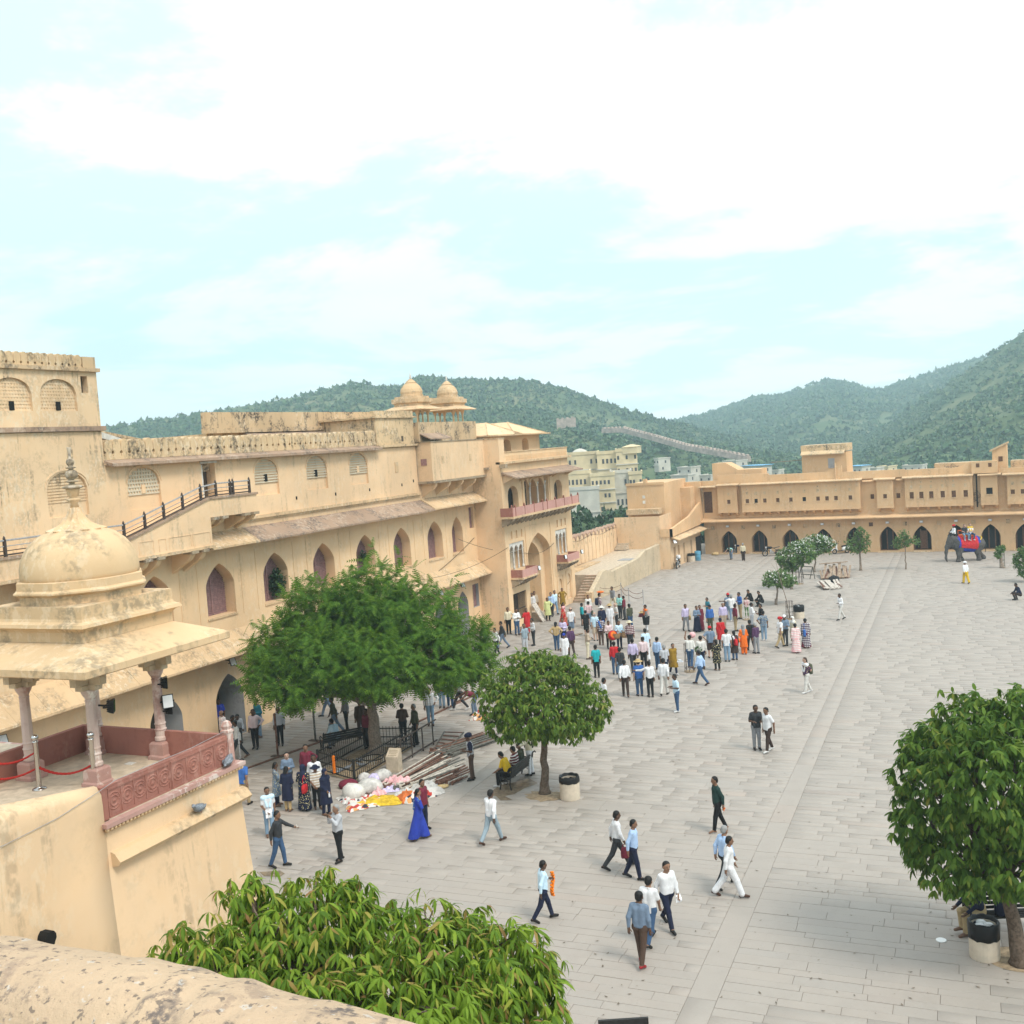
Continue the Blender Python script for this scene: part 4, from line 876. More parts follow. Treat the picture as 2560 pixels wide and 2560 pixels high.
# upper wall and jettied bays
m = MB(); wall_open(m, FF, .0, 42, 3.622, 7.0, [opening(u, .17, 5.05, 5.5, 5.5, 'rect', .1) for u in (16.5, 18.82)] + [opening(.55, .45, 4.2, 6.35, 6.35, 'rect', .3)]); m.build('upper_wall', 'plaster_far', far)
for u in (16.5, 18.82): m = MB(); FF.box(m, u - .18, u + .18, 5.04, 5.52, -.12, -.09); m.build('window', 'brown_wood', far)
m = MB(); FF.box(m, .1, 1.0, 4.2, 6.36, -.32, -.27); m.build('brown_door', 'brown_wood', far)
def bay(u0, u1, wins, v0=4.32, v1=6.95, out=.6, corb=None, dark=(), smallv=True, big=None):
    ops = [opening(u, hw, a, b, b, 'rect', .09) for u, hw, a, b in wins]
    b2 = Frame(FF.p(0, 0, out), FU, FN); m = MB(); wall_open(m, b2, u0, u1, v0, v1, ops)
    for uu in (u0, u1 - .02): FF.box(m, uu, uu + .02, v0, v1, 0, out - .001)
    FF.box(m, u0, u1, v0 - .02, v0, 0, out); w = m.build('jettied_bay', 'plaster_far', far)
    for i, o in enumerate(ops):
        back_panel(b2, o, -.075, .02).build('window', 'dark_void' if i in dark else 'brown_wood', w)
        m = MB(); b2.box(m, o['u'] - o['hw'] - .05, o['u'] + o['hw'] + .05, o['v0'] - .07, o['v0'] - .003, .002, .05); m.build('sill', 'pale_ledge', w)
        if smallv:
            m = MB(); b2.box(m, o['u'] - .11, o['u'] + .11, 5.92, 6.2, .002, .02); m.build('blind_window', 'plaster_worn', w)
            m = MB(); b2.box(m, o['u'] - .06, o['u'] + .06, 6.42, 6.56, .002, .015); m.build('peep_hole', 'plaster_worn', w)
            m = MB(); hw = .42; ap = arch_pts(hw, 6.2, 6.72, 'round', 5)
            m.loft([[b2.p(o['u'] + a, b, .002), b2.p(o['u'] + a, b, .02), b2.p(o['u'] + a * 1.06, b + .03, .02), b2.p(o['u'] + a * 1.06, b + .03, .002)] for a, b in [(-hw, 4.9)] + ap + [(hw, 4.9)]]); m.build('blind_arch', 'plaster_far', w)
    m = MB(); b2.box(m, u0 - .03, u1 + .03, v0 - .12, v0 - .022, -out, .05); m.build('bay_ledge', 'plaster_far', w)
    n = corb or max(2, int((u1 - u0) / .85) + 1)
    for k in range(n):
        u = u0 + .14 + (u1 - u0 - .28) * k / (n - 1); m = MB(); corbel(m, FF, u, v0 - .12, .55, .4, .2); m.build('corbel', 'plaster_far', w)
sq = lambda us: [(u, .165, 5.1, 5.5) for u in us]
bay(1.75, 3.72, sq([2.87])); bay(4.2, 15.5, sq([4.75, 5.62, 6.48, 7.75, 9.02, 10.3, 11.6, 12.44, 13.28, 14.6]), dark=(1, 5)); bay(17.0, 18.46, sq([17.73]), smallv=False)
bay(19.5, 25.25, [(u, .18, 5.0, 5.6) for u in (20.07, 20.91, 21.76, 22.73, 23.66, 24.66)]); bay(25.9, 27.3, [(26.62, .26, 5.17, 5.74)], dark=(0,), smallv=False); bay(28.05, 40, sq([28.5, 29.3, 30.2, 31.5, 33, 34.5, 36]))
m = MB(); FF.box(m, 25.27, 25.88, 3.7, 8.05, .0, .03); m.build('dark_recess', 'coping', far)  # strip between two bays in the darker, blotchy coping plaster
m = MB(); m.lathe([(.06, 0), (.06, 2.9)], FF.p(25.55, 4.0, .08), 6); m.build('drain_pipe', 'dark_iron', far)
# roof ledge and stepped parapets
for a, b, v in ((-.1, 1.7, 6.9), (1.7, 3.95, 7.02), (4.1, 15.7, 7.0), (15.7, 16.75, 6.8), (16.75, 18.7, 6.95), (18.7, 19.3, 6.8), (19.3, 25.35, 6.98), (25.7, 27.6, 6.95), (27.7, 42, 6.9)):
    m = MB(); big = b - a > 1.2; chajja(m, FF, a, b, v + .12, v - .02, .98 if big else .4, .08); m.build('roof_ledge', 'pale_ledge' if big else 'plaster_far', far)
def par(a, b, v, w=.2, d=.35, base=7.0, mat='plaster_far'):
    m = MB(); FF.box(m, a, b, base, v, w - d, w); m.build('parapet', mat, far)
par(0, 1.75, 7.45); par(1.76, 4.15, 7.97); par(4.16, 6.83, 7.93); par(6.84, 12.2, 7.78); par(13.85, 19.45, 7.72); par(19.46, 23.3, 7.66); par(27.4, 42, 7.4)
m = MB(); m.extr([FF.p(u, v, .2) for u, v in ((12.21, 7.0), (13.84, 7.0), (13.84, 8.35), (13.3, 8.25), (12.8, 7.95), (12.21, 7.78))], tuple(FN * -.35)); m.build('parapet_sweep', 'plaster_far', far)
m = MB(); m.extr([FF.p(u, v, .2) for u, v in ((23.31, 7.0), (25.2, 7.0), (25.2, 8.12), (24.8, 8.05), (24.2, 7.72), (23.31, 7.6))], tuple(FN * -.35)); m.build('parapet_sweep', 'plaster_far', far)
m = MB(); FF.box(m, 25.21, 27.35, 7.05, 8.12, -.4, .55); m.build('turret', 'plaster_far', far)
for u in (25.6, 26.6): m = MB(); FF.box(m, u, u + .28, 7.6, 7.95, .552, .57); m.build('window', 'brown_wood', far)
m = MB(); m.lathe([(.07, 7.0), (.07, 8.6)], FF.p(13.3, 0, .3), 6); m.build('drain_pipe', 'plaster_far', far)
# roof rooms
m = MB(); FF.box(m, 9.9, 14.12, 7.0, 9.6, -4.2, -1.0); m.build('roof_room', 'plaster_far', far)
m = MB(); chajja(m, Frame(FF.p(0, 0, -1.0), FU, FN), 9.9, 14.0, 9.86, 9.55, .45, .1); FF.box(m, 9.85, 14.15, 9.7, 10.40, -4.25, -1.02); m.build('roof_room_cornice', 'plaster_worn', far)
m = MB(); FF.box(m, 12.4, 13.0, 8.1, 9.05, -.998, -.97); m.build('roof_room_opening', 'grey_plaster', far)
m = MB(); m.extr([FF.p(u, v, -.6) for u, v in ((1.0, 7.0), (6.0, 7.0), (6.0, 8.4), (3.65, 8.4), (2.4, 9.15), (1.0, 9.15))], tuple(FN * -2.2)); m.build('stair_room', 'plaster_far', far)
m = MB(); m.extr([FF.p(u, v, -.3) for u, v in ((26.9, 7.0), (28.1, 7.0), (28.1, 9.5), (26.9, 8.95))], tuple(FN * -1.6)); m.build('stair_turret', 'plaster_far', far)
m = MB(); m.extr([FF.p(u, v, -.15) for u, v in ((26.7, 8.88), (28.2, 9.55), (28.2, 9.72), (26.7, 9.05))], tuple(FN * -1.9)); m.build('turret_roof', 'coping', far)
m = MB(); FF.box(m, 27.4, 27.75, 8.0, 8.45, -.298, -.28); m.build('window', 'brown_wood', far)
m = MB(); FF.box(m, 21.6, 24.9, 7.0, 7.9, -6, -4.2); FF.box(m, 28.2, 42, 7.0, 7.85, -6, -4.2); m.build('rear_parapet', 'coping', far)
m = MB(); FF.box(m, .05, 42, .0, 7.0, -7, -1.0); m.build('core', 'plaster_far', far)
m = MB(); m.tube([FF.p(6.6, 8.9, -2.2), FF.p(9.85, 9.0, -2.0)], .035, 5); m.build('roof_pole', 'bark_pale', far)
# flood lamps over the doorways
lm = MB(); lm.box(-.15, .15, -.1, .05, -.1, .1); lm.box(-.03, .03, .05, .22, .0, .05)
for i, u in enumerate(au[:11]):
    t_ = thing('wall_floodlight', 'small grey floodlight over the %s pointed doorway of the far palace' % ('first second third fourth fifth sixth seventh eighth ninth tenth eleventh'.split()[i]), 'floodlight', FF.p(u, 2.82, .2), 'floodlights over the far doorways', _fa)
    o = link('lamp_housing', lm.mesh('lamp_housing', 'rail_steel'), t_); g_ = MB(); g_.box(-.13, .13, -.115, -.102, -.085, .085); link('lamp_glass', g_.mesh('lamp_glass', 'lamp_glass'), o)

# ------------------------------------------------------------------ corner house between ramp and far palace
ch = thing('corner_house', 'stepped ochre corner house with roof terraces and outside stair at the end of the ramp', 'building', (-28, 98, 0))
CF = Frame((-28.2, 94.2, 0), (1, 0, 0), (0, -1, 0)); CX = Frame((-27.35, 0, 0), (0, 1, 0), (1, 0, 0))
m = MB(); wall_open(m, CX, 94.2, 105.3, 0, 3.1, [opening(u, .34, .02 if k > 1 else .5, 1.95, 1.95, 'rect', .2) for k, u in enumerate((95.6, 97.0, 98.9, 101.6))]); m.box(-32.4, -27.35, 94.2, 94.25, 0, 3.1); m.build('lower_wall', 'plaster', ch)
for k, u in enumerate((95.6, 97.0, 98.9, 101.6)): m = MB(); CX.box(m, u - .36, u + .36, 0, 1.97, -.24, -.19); m.build('door' if k > 1 else 'blind_panel', 'grey_plaster' if k > 1 else 'plaster_worn', ch)
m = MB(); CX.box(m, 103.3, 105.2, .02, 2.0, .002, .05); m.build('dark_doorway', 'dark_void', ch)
m = MB(); m.box(-32.4, -28.2, 94.3, 105.5, 2.0, 3.2); m.box(-32.4, -27.36, 94.26, 105.5, 3.15, 3.3); m.build('core', 'plaster', ch)
m = MB(); m.box(-32.6, -28.25, 94.19, 94.29, 3.1, 4.95); m.box(-28.3, -28.2, 94.29, 98, 3.2, 4.95); m.build('terrace_parapet', 'plaster', ch)
m = MB(); m.extr([(-27.05, 94.1, 3.0), (-27.05, 105.4, 3.2), (-27.05, 105.4, 5.5), (-27.05, 103.6, 5.1), (-27.05, 100.5, 4.35), (-27.05, 94.1, 3.75)], (-.25, 0, 0)); m.box(-28.2, -27.05, 94.1, 94.2, 3.0, 3.75); m.build('stair_parapet', 'plaster_far', ch)
m = MB(); chajja(m, Frame((-27.35, 0, 0), (0, 1, 0), (1, 0, 0)), 94.3, 105.3, 3.05, 2.72, .85, .09); m.build('eave', 'pale_ledge', ch)
m = MB(); m.box(-32.3, -28.6, 97.5, 105.4, 3.3, 7.85); m.build('upper_block', 'plaster_far', ch)
m = MB(); m.box(-32.35, -28.55, 97.42, 97.498, 7.7, 7.95); m.box(-30.6, -30.3, 97.4, 97.9, 7.85, 8.3); m.build('block_coping', 'plaster_far', ch)
m = MB(); m.box(-32.0, -28.9, 96.9, 97.498, 4.9, 5.0); m.box(-32.05, -28.85, 96.2, 97.498, 5.002, 5.5); m.build('terrace_eave', 'pale_ledge', ch)
for z in (5.95, 6.45): m = MB(); m.box(-30.75, -30.5, 97.47, 97.498, z, z + .28); m.build('blind_window', 'white_stone', ch)
m = MB(); m.box(-28.6, -27.02, 104.9, 105.6, 3.3, 7.45); m.box(-28.9, -27.6, 103.2, 104.9, 3.3, 7.0); m.build('stair_wall', 'plaster_far', ch)
# ------------------------------------------------------------------ kiosk platform in front
ZF = 6.8; XP = -13.45; PY0, PY1 = 12.55, 15.85
PFm = Frame((XP, 0, 0), (0, 1, 0), (1, 0, 0))
plat = thing('kiosk_platform', 'ochre platform wall with carved red stone parapet around the near kiosk', 'platform', (XP, 14, 0))
m = MB(); ring = lambda z, g: [(-22, PY0 - .1, z), (XP + g, PY0 - .1, z), (XP + g, PY1 + g, z), (-22, PY1 + g, z)]
m.loft([ring(0, .38), ring(5.9, .06), ring(6.3, .04), ring(6.62, .04)]); m.build('platform_wall', 'plaster', plat)
m = MB(); m.box(-22, XP, PY0 - .05, PY1, 6.62, ZF); m.box(-22, -14.5, 4.1, PY0 - .05, 6.3, ZF); m.build('platform_floor', 'stone_beige', plat)
m = MB(); PFm.box(m, PY0 - .08, PY1 + .15, 6.71, 6.782, -.2, .15); m.box(-22, XP - .2, PY1 - .1, PY1 + .15, 6.71, 6.782); m.build('floor_ledge', 'red_stone_weathered', plat)
m = MB()
y = PY0 - .03
while y < PY1 + .12: m.ell((XP + .10, y, 6.68), (.05, .036, .045), 6, 4); y += .085
tag(m.build('bead_moulding', 'pale_ledge', plat, True), kind='stuff')
m = MB(); P = [(.03, 6.02), (.20, 6.06), (.24, 6.12), (.17, 6.2), (.13, 6.25), (.02, 6.28)]
m.extr([PFm.p(PY0 + .05, v, w) for w, v in P], (0, PY1 - PY0 + .1, 0)); m.build('wall_cornice', 'pale_ledge', plat)
# carved parapet panels
def rosette(mb, fr, u, v, r, w):
    for rr, h in ((r, .012), (r * .62, .016)):
        n = 20; mb.loft([[fr.p(u + math.cos(a) * (rr + d), v + math.sin(a) * (rr + d), w + e) for d, e in ((-.02, 0), (0, h), (.02, 0))] for a in [2 * PI * k / n for k in range(n + 1)]], False, False)
    mb.add([fr.p(u + math.cos(2 * PI * k / 8) * r * .28, v + math.sin(2 * PI * k / 8) * r * .28, w + .004) for k in range(8)] + [fr.p(u, v, w + .028)], [(k, (k + 1) % 8, 8) for k in range(8)])
    for k in range(8):
        a = 2 * PI * k / 8; c = (u + math.cos(a) * r * .8, v + math.sin(a) * r * .8); mb.add([fr.p(c[0] + math.cos(a + q) * r * .16, c[1] + math.sin(a + q) * r * .16, w + .002) for q in (0, 1.57, 3.14, 4.71)] + [fr.p(c[0], c[1], w + .014)], [(0, 1, 4), (1, 2, 4), (2, 3, 4), (3, 0, 4)])
for a, b in ((PY0 + .14, 14.16), (14.17, PY1 - .12)):
    m = MB(); PFm.box(m, a, b, 6.785, 7.34, -.12, -.02); pn = m.build('parapet_panel', 'red_stone', plat)
    n = 5 if a < 13 else 4
    for k in range(n):
        u = a + (b - a) * (k + .5) / n; m = MB(); rosette(m, PFm, u, 7.06, .14, -.02); m.build('carved_rosette', 'red_stone', pn)
    m = MB(); PFm.box(m, a + .02, b - .02, 6.80, 6.84, -.02, -.005); PFm.box(m, a + .02, b - .02, 7.26, 7.30, -.02, -.005)
    for k in range(n + 1): u = a + .03 + (b - a - .06) * k / n; PFm.box(m, u - .012, u + .012, 6.842, 7.258, -.02, -.008)
    m.build('panel_border', 'red_stone', pn)
m = MB(); PFm.box(m, PY0, PY0 + .13, 6.785, 7.36, -.14, .0); m.build('parapet_post', 'red_stone', plat)
m = MB(); c = (XP - .07, PY1 - .05, 6.785); m.sq([(.075, 0), (.075, .58), (.09, .6), (.09, .64), (.06, .66), (.075, .72), (.05, .8), (.01, .83)], c); m.build('parapet_post', 'red_stone_weathered', plat)
for x0, x1 in ((-17.2, XP - .15),): m = MB(); m.box(x0, x1, PY1 - .1, PY1 - .0, ZF + .002, 7.34); m.build('parapet_panel', 'red_stone', plat)
m = MB(); m.box(-17.3, -17.18, 9, PY1, ZF + .002, 7.34); m.build('parapet_panel', 'red_stone', plat)
m = MB(); m.box(-22, -17.3, 9, 9.1, ZF, 7.3); m.build('parapet_panel', 'red_stone', plat)
for x, y in ((-16.9, 14.0), (-15.6, 15.2), (-15.0, 15.3)):
    m = MB(); m.box(x, x + .18, y, y + .14, ZF, ZF + .012); m.build('floor_patch', 'white_stone', plat)
# broad curved stair wall in front of the platform
sw = thing('stair_wall', 'smooth rounded ochre stair wall with a broken drain hole', 'wall', (XP, 9, 0))
m = MB(); rings = []
for y in np.linspace(2.5, PY0 - .02, 22):
    zt = 7.36 + .125 * (PY0 - y); bk = -13.62 - .42 * min(1, (PY0 - y) / 1.6)      # top climbs and widens towards the terrace
    rings.append([(bk, y, 6.7), (bk, y, zt + .0), (bk + (XP - bk) * .35, y, zt + .035), (bk + (XP - bk) * .7, y, zt + .02), (XP - .02, y, zt - .03), (XP + .03, y, zt - .1), (XP + .045, y, zt - .3), (XP + .06, y, 5.9), (XP + .40, y, 0), (bk, y, 0)])
m.loft(rings); m.build('wall_body', 'plaster', sw, True)
hp = onx(XP + .15, 115, 2348); rngs = random.Random(5)
m = MB(); P = [(hp[0] + math.cos(a) * .11 * rngs.uniform(.7, 1.15), hp[1] + math.sin(a) * .13 * rngs.uniform(.75, 1.15)) for a in [2 * PI * k / 14 for k in range(14)]]
m.extr([(XP + .255, u, v) for u, v in P], (-.18, 0, 0)); m.build('drain_hole', 'dark_void', sw)
# cable clipped along the stair wall
m = MB(); pts = [(XP + .08, 4, 7.6), (XP + .08, 8, 7.3), (XP + .07, 10.6, 7.15), (XP + .06, 11.6, 7.2), (XP + .05, PY0 - .1, 7.33), (XP + .03, PY0 + .3, 7.40), (XP - .06, 13.6, 7.375), (XP - .06, 14.8, 7.37), (XP - .06, PY1 - .15, 7.42)]
m.tube(pts, .005, 5); tag(m.build('power_cable', 'rail_steel', None, True), 'grey power cable clipped along stair wall and carved parapet', 'cable')

# ------------------------------------------------------------------ domed kiosk
KC = (-15.97, 14.92, ZF); kiosk = thing('domed_kiosk', 'near domed kiosk on pink stone columns with lotus finial', 'kiosk', KC)
hw = .84
for sx in (-1, 1):
    for sy in (-1, 1):
        c = (KC[0] + sx * hw, KC[1] + sy * hw, ZF)
        m = MB(); m.sq([(.2, .002), (.2, .06), (.17, .09), (.17, .3), (.14, .34)], c); pd = m.build('pedestal', 'red_stone_weathered', kiosk)
        m = MB(); n = 16
        def fl(r, z, k): return (c[0] + r * (1 + k * ((i % 2) * 2 - 1)) * math.cos(2 * PI * i / n), 0)
        prof = [(.105, .34), (.125, .37), (.125, .42), (.10, .45), (.105, .55), (.12, .58), (.10, .61), (.10, .66), (.112, .69), (.098, .72), (.096, 1.1), (.088, 1.55), (.1, 1.57), (.085, 1.6), (.10, 1.63), (.14, 1.7), (.16, 1.78)]
        m.loft([[(c[0] + r * (1 + (.05 if .72 <= z <= 1.55 and i % 2 else 0)) * math.cos(2 * PI * i / n), c[1] + r * (1 + (.05 if .72 <= z <= 1.55 and i % 2 else 0)) * math.sin(2 * PI * i / n), ZF + z) for i in range(n)] for r, z in prof])
        m.build('column', 'column_stone', kiosk)
        cp_ = MB(); cp_.box(c[0] - .36, c[0] + .36, c[1] - .075, c[1] + .075, ZF + 1.88, ZF + 2.03); cp_.box(c[0] - .075, c[0] + .075, c[1] - .36, c[1] - .076, ZF + 1.882, ZF + 2.03); cp_.box(c[0] - .075, c[0] + .075, c[1] + .076, c[1] + .36, ZF + 1.882, ZF + 2.03)
        cp_.box(c[0] - .24, c[0] + .24, c[1] - .085, c[1] + .085, ZF + 1.78, ZF + 1.88); cp_.box(c[0] - .085, c[0] + .085, c[1] - .24, c[1] + .24, ZF + 1.783, ZF + 1.877); cp_.build('bracket_capital', 'sand_wall', kiosk)
m = MB()
for s in (-1, 1): m.box(KC[0] - 1.0, KC[0] + 1.0, KC[1] + s * hw - .11, KC[1] + s * hw + .11, ZF + 2.035, ZF + 2.2); m.box(KC[0] + s * hw - .11, KC[0] + s * hw + .11, KC[1] - hw + .112, KC[1] + hw - .112, ZF + 2.035, ZF + 2.2)
m.build('lintel', 'sand_wall', kiosk)
m = MB(); m.sq([(1.0, 2.23), (1.86, 2.20), (1.88, 2.22), (1.88, 2.34), (1.84, 2.37), (1.12, 2.68), (1.0, 2.68)], KC); m.build('eave', 'kiosk_plaster', kiosk)
m = MB(); m.sq([(1.13, 2.682), (1.13, 2.86), (1.15, 2.89), (1.19, 2.93), (1.27, 2.96), (1.25, 3.02), (1.17, 3.06), (1.15, 3.11), (1.15, 3.33), (.9, 3.34)], KC); m.build('square_tier', 'kiosk_plaster', kiosk)
o8 = 1 / math.cos(PI / 8)
m = MB(); m.lathe([(r * o8, z) for r, z in ((1.06, 3.333), (1.06, 3.49), (1.1, 3.51), (1.16, 3.54), (1.16, 3.57), (1.1, 3.61), (1.1, 3.75), (1.07, 3.76), (1.0, 3.762))], KC, 8, PI / 8); m.build('octagonal_drum', 'kiosk_plaster', kiosk)
m = MB(); m.lathe([(1.06, 3.70), (1.075, 3.84), (1.07, 3.97), (1.035, 4.12), (.97, 4.27), (.86, 4.42), (.69, 4.56), (.48, 4.655), (.3, 4.69)], KC, 40); m.build('dome', 'kiosk_plaster', kiosk, True)
m = MB(); n = 48; rings = []
for r, z in ((.52, 4.60), (.53, 4.64), (.40, 4.68), (.28, 4.75), (.19, 4.85), (.13, 4.96), (.11, 5.06)):
    rings.append([(KC[0] + (r + (.03 if i % 4 < 2 else -.02) * r / .5) * math.cos(2 * PI * i / n), KC[1] + (r + (.03 if i % 4 < 2 else -.02) * r / .5) * math.sin(2 * PI * i / n), ZF + z + (.012 if i % 4 < 2 else 0) * r / .5) for i in range(n)])
m.loft(rings); m.build('lotus_cap', 'pale_ledge', kiosk)
m = MB(); m.lathe([(.085, 5.05), (.07, 5.14), (.13, 5.2), (.135, 5.22), (.06, 5.25), (.1, 5.28), (.125, 5.4), (.13, 5.42)], KC, 20); m.build('finial_base', 'pale_ledge', kiosk, True)
m = MB(); m.lathe([(r_ * 1.18, z_) for r_, z_ in [(.13, 5.422), (.16, 5.44), (.15, 5.47), (.05, 5.5), (.03, 5.53), (.1, 5.55), (.1, 5.565), (.03, 5.59), (.085, 5.63), (.1, 5.69), (.085, 5.75), (.03, 5.79), (.085, 5.82), (.03, 5.84), (.055, 5.88), (.065, 5.93), (.05, 5.98), (.02, 6.0), (.022, 6.1), (.036, 6.2), (.03, 6.21)]], KC, 16); m.build('finial', 'corbel_stone', kiosk, True)

# ------------------------------------------------------------------ steel stanchions with red rope
P1, P2 = Vector((-16.08, 13.61, ZF)), Vector((-15.1, 13.98, ZF)); P0 = Vector((-17.1, 13.0, ZF))
for p, lab in ((P1, 'polished steel barrier post holding three red ropes'), (P2, 'polished steel barrier post standing before the near kiosk column')):
    st = thing('barrier_post', lab, 'barrier post', tuple(p), 'steel rope barrier posts')
    m = MB(); m.lathe([(.13, .002), (.12, .02), (.05, .035), (.046, .05), (.046, .86), (.055, .87), (.055, .89), (.03, .9)], p, 16); m.build('post', 'steel', st, True)
    m = MB(); m.ell((p.x, p.y, p.z + .955), (.065, .065, .065), 16, 10); m.build('ball_top', 'steel', st, True)
def rope(a, b, sag, label, r=.022, mat='rope_red', name='barrier_rope', cat='rope', group=None, n=26):
    a = Vector(a); b = Vector(b); root = thing(name, label, cat, tuple((a + b) / 2), group); m = MB(); pts = []
    for k in range(n + 1):
        t = k / n; p = a.lerp(b, t); p.z -= sag * 4 * t * (1 - t); pts.append(p)
    for ph in (0, 2.1, 4.2):                       # three twisted strands
        q = []
        for k, p in enumerate(pts): an = ph + k * 1.1; q.append(p + Vector((math.cos(an) * r * .5, math.sin(an) * r * .5, math.sin(an + 1) * r * .5)))
        m.tube(q, r * .62, 5)
    m.build('strand', mat, root, True); return root
rope(P1 + Vector((0, 0, .42)), P2 + Vector((0, 0, .42)), .16, 'slack red rope hanging between the two steel posts', group='red barrier ropes')
rope(P0 + Vector((0, 0, .80)), P1 + Vector((0, 0, .70)), .22, 'upper red rope running off past the first pink column', group='red barrier ropes')
rope(P0 + Vector((0, 0, .42)), P1 + Vector((0, 0, .40)), .16, 'lower red rope running off past the first pink column', group='red barrier ropes')

# ------------------------------------------------------------------ floodlights
def flood(c, yaw, pitch, size, label, glass=True, arm=None):
    t_ = thing('floodlight', label, 'floodlight', tuple(c)); s = size; m = MB(); m.M = Matrix.Translation(c) @ Matrix.Rotation(yaw, 4, 'Z') @ Matrix.Rotation(pitch, 4, 'X')
    m.loft([[(-s * .42, .06, -s * .5), (s * .42, .06, -s * .5), (s * .42, .06, s * .5), (-s * .42, .06, s * .5)], [(-s * .5, -.03, -s * .62), (s * .5, -.03, -s * .62), (s * .5, -.03, s * .62), (-s * .5, -.03, s * .62)]])
    for k in range(6): z = -s * .45 + k * s * .18; m.box(-s * .38, s * .38, .06, .09, z, z + .02)
    h = m.build('housing', 'black_plastic', t_)
    g = MB(); g.M = m.M; g.box(-s * .42, s * .42, -.037, -.032, -s * .54, s * .54); g.build('lens', 'lamp_glass' if glass else 'glass_dark', h)
    b = MB(); b.M = m.M; b.bar((-s * .55, 0, 0), (-s * .55, .14, 0), .025); b.bar((s * .55, 0, 0), (s * .55, .14, 0), .025); b.bar((-s * .55, .14, 0), (s * .55, .14, 0), .025)
    b.build('yoke', 'black_plastic', t_)
    if arm is not None: b = MB(); b.bar(c, arm, .03); b.build('arm', 'dark_iron', t_)
c3 = Vector((KC[0] + hw, KC[1] + hw, ZF)); c2 = Vector((KC[0] + hw, KC[1] - hw, ZF))
flood(c3 + Vector((.12, .12, 1.48)), 2.3, 0, .19, 'black floodlight facing away at the top of the far kiosk column', False, c3 + Vector((.05, .05, 1.45)))
flood(c3 + Vector((.22, .02, 1.13)), .95, -.12, .22, 'floodlight with bright glass clamped to the far kiosk column', True, c3 + Vector((.06, .0, 1.13)))
flood(c3 + Vector((.14, .16, .93)), 2.4, 0, .15, 'small black floodlight below the bright one on the far kiosk column', False, c3 + Vector((.05, .05, .95)))
flood(c2 + Vector((.30, .22, 1.42)), 2.2, .05, .2, 'black floodlight hanging beside the middle kiosk column', False, c2 + Vector((.1, .08, 1.46)))
for px, py, lab in ((582, 1655, 'wall floodlight under the lower eave by the grey arch'), (1102, 1482, 'wall floodlight under the eave beside the big feathery tree'), (1157, 1462, 'wall floodlight over the small grey arch by the gatehouse'), (8, 1850, 'wall floodlight over the arch behind the first kiosk column')):
    y, z = onx(-31.55, px, py); flood(Vector((-31.55, y, z)), 1.2, -.5, .3, lab, True, (-32.0, y, z + .1))
for px, py, X, lab in ((1348, 1420, -28.95, 'floodlight on the corner of the lower gate balcony'), (1414, 1392, -28.95, 'floodlight standing on the second gate balcony rail'), (1455, 1379, -28.95, 'floodlight on the far corner of the second gate balcony')):
    y, z = onx(X, px, py); flood(Vector((X, y, z)), 1.3, -.2, .26, lab)
p = Frame((-27.0, 0, 0), (0, 1, 0), (1, 0, 0)); y, z = onx(-26.9, 1688, 1354); flood(Vector((-26.9, y, z)), .6, -.6, .34, 'floodlight at the corner of the house by the ramp', True, (-27.3, y + .3, z + .1))

# ------------------------------------------------------------------ pigeons
def pigeon(c, yaw, label, s=1.0):
    t_ = thing('pigeon', label, 'bird', tuple(c)); m = MB(); m.M = Matrix.Translation(c) @ Matrix.Rotation(yaw, 4, 'Z') @ Matrix.Scale(s, 4)
    sec = [(-.19, .05, .012, .008), (-.12, .055, .03, .02), (-.05, .065, .055, .05), (.03, .075, .062, .06), (.09, .09, .05, .052), (.125, .115, .03, .035), (.145, .14, .026, .028), (.165, .15, .026, .026), (.185, .148, .014, .014), (.205, .14, .004, .004)]
    m.loft([[(x, math.cos(2 * PI * k / 10) * a, z + math.sin(2 * PI * k / 10) * b) for k in range(10)] for x, z, a, b in sec]); b = m.build('body', 'pigeon_grey', t_, True)
    for sgn in (-1, 1):
        w = MB(); w.M = m.M; w.loft([[(.06, sgn * .052, .10), (.06, sgn * .066, .07), (.06, sgn * .05, .05)], [(-.06, sgn * .06, .1), (-.06, sgn * .07, .07), (-.06, sgn * .05, .045)], [(-.17, sgn * .018, .072), (-.17, sgn * .02, .066), (-.17, sgn * .014, .058)]]); w.build('wing', 'pigeon_grey', t_, True)
        w = MB(); w.M = m.M; w.tube([(.0, sgn * .025, .03), (.005, sgn * .025, 0)], .006, 4); w.build('leg', 'red_stone', t_)
pigeon(Vector((XP + .05, 15.62, 6.79)), 2.0, 'grey pigeon resting on the ledge at the platform corner', 1.35)
pigeon(Vector((XP + .16, 14.62, 6.24)), -1.3, 'grey pigeon perched on the moulding below the carved parapet', 1.35)

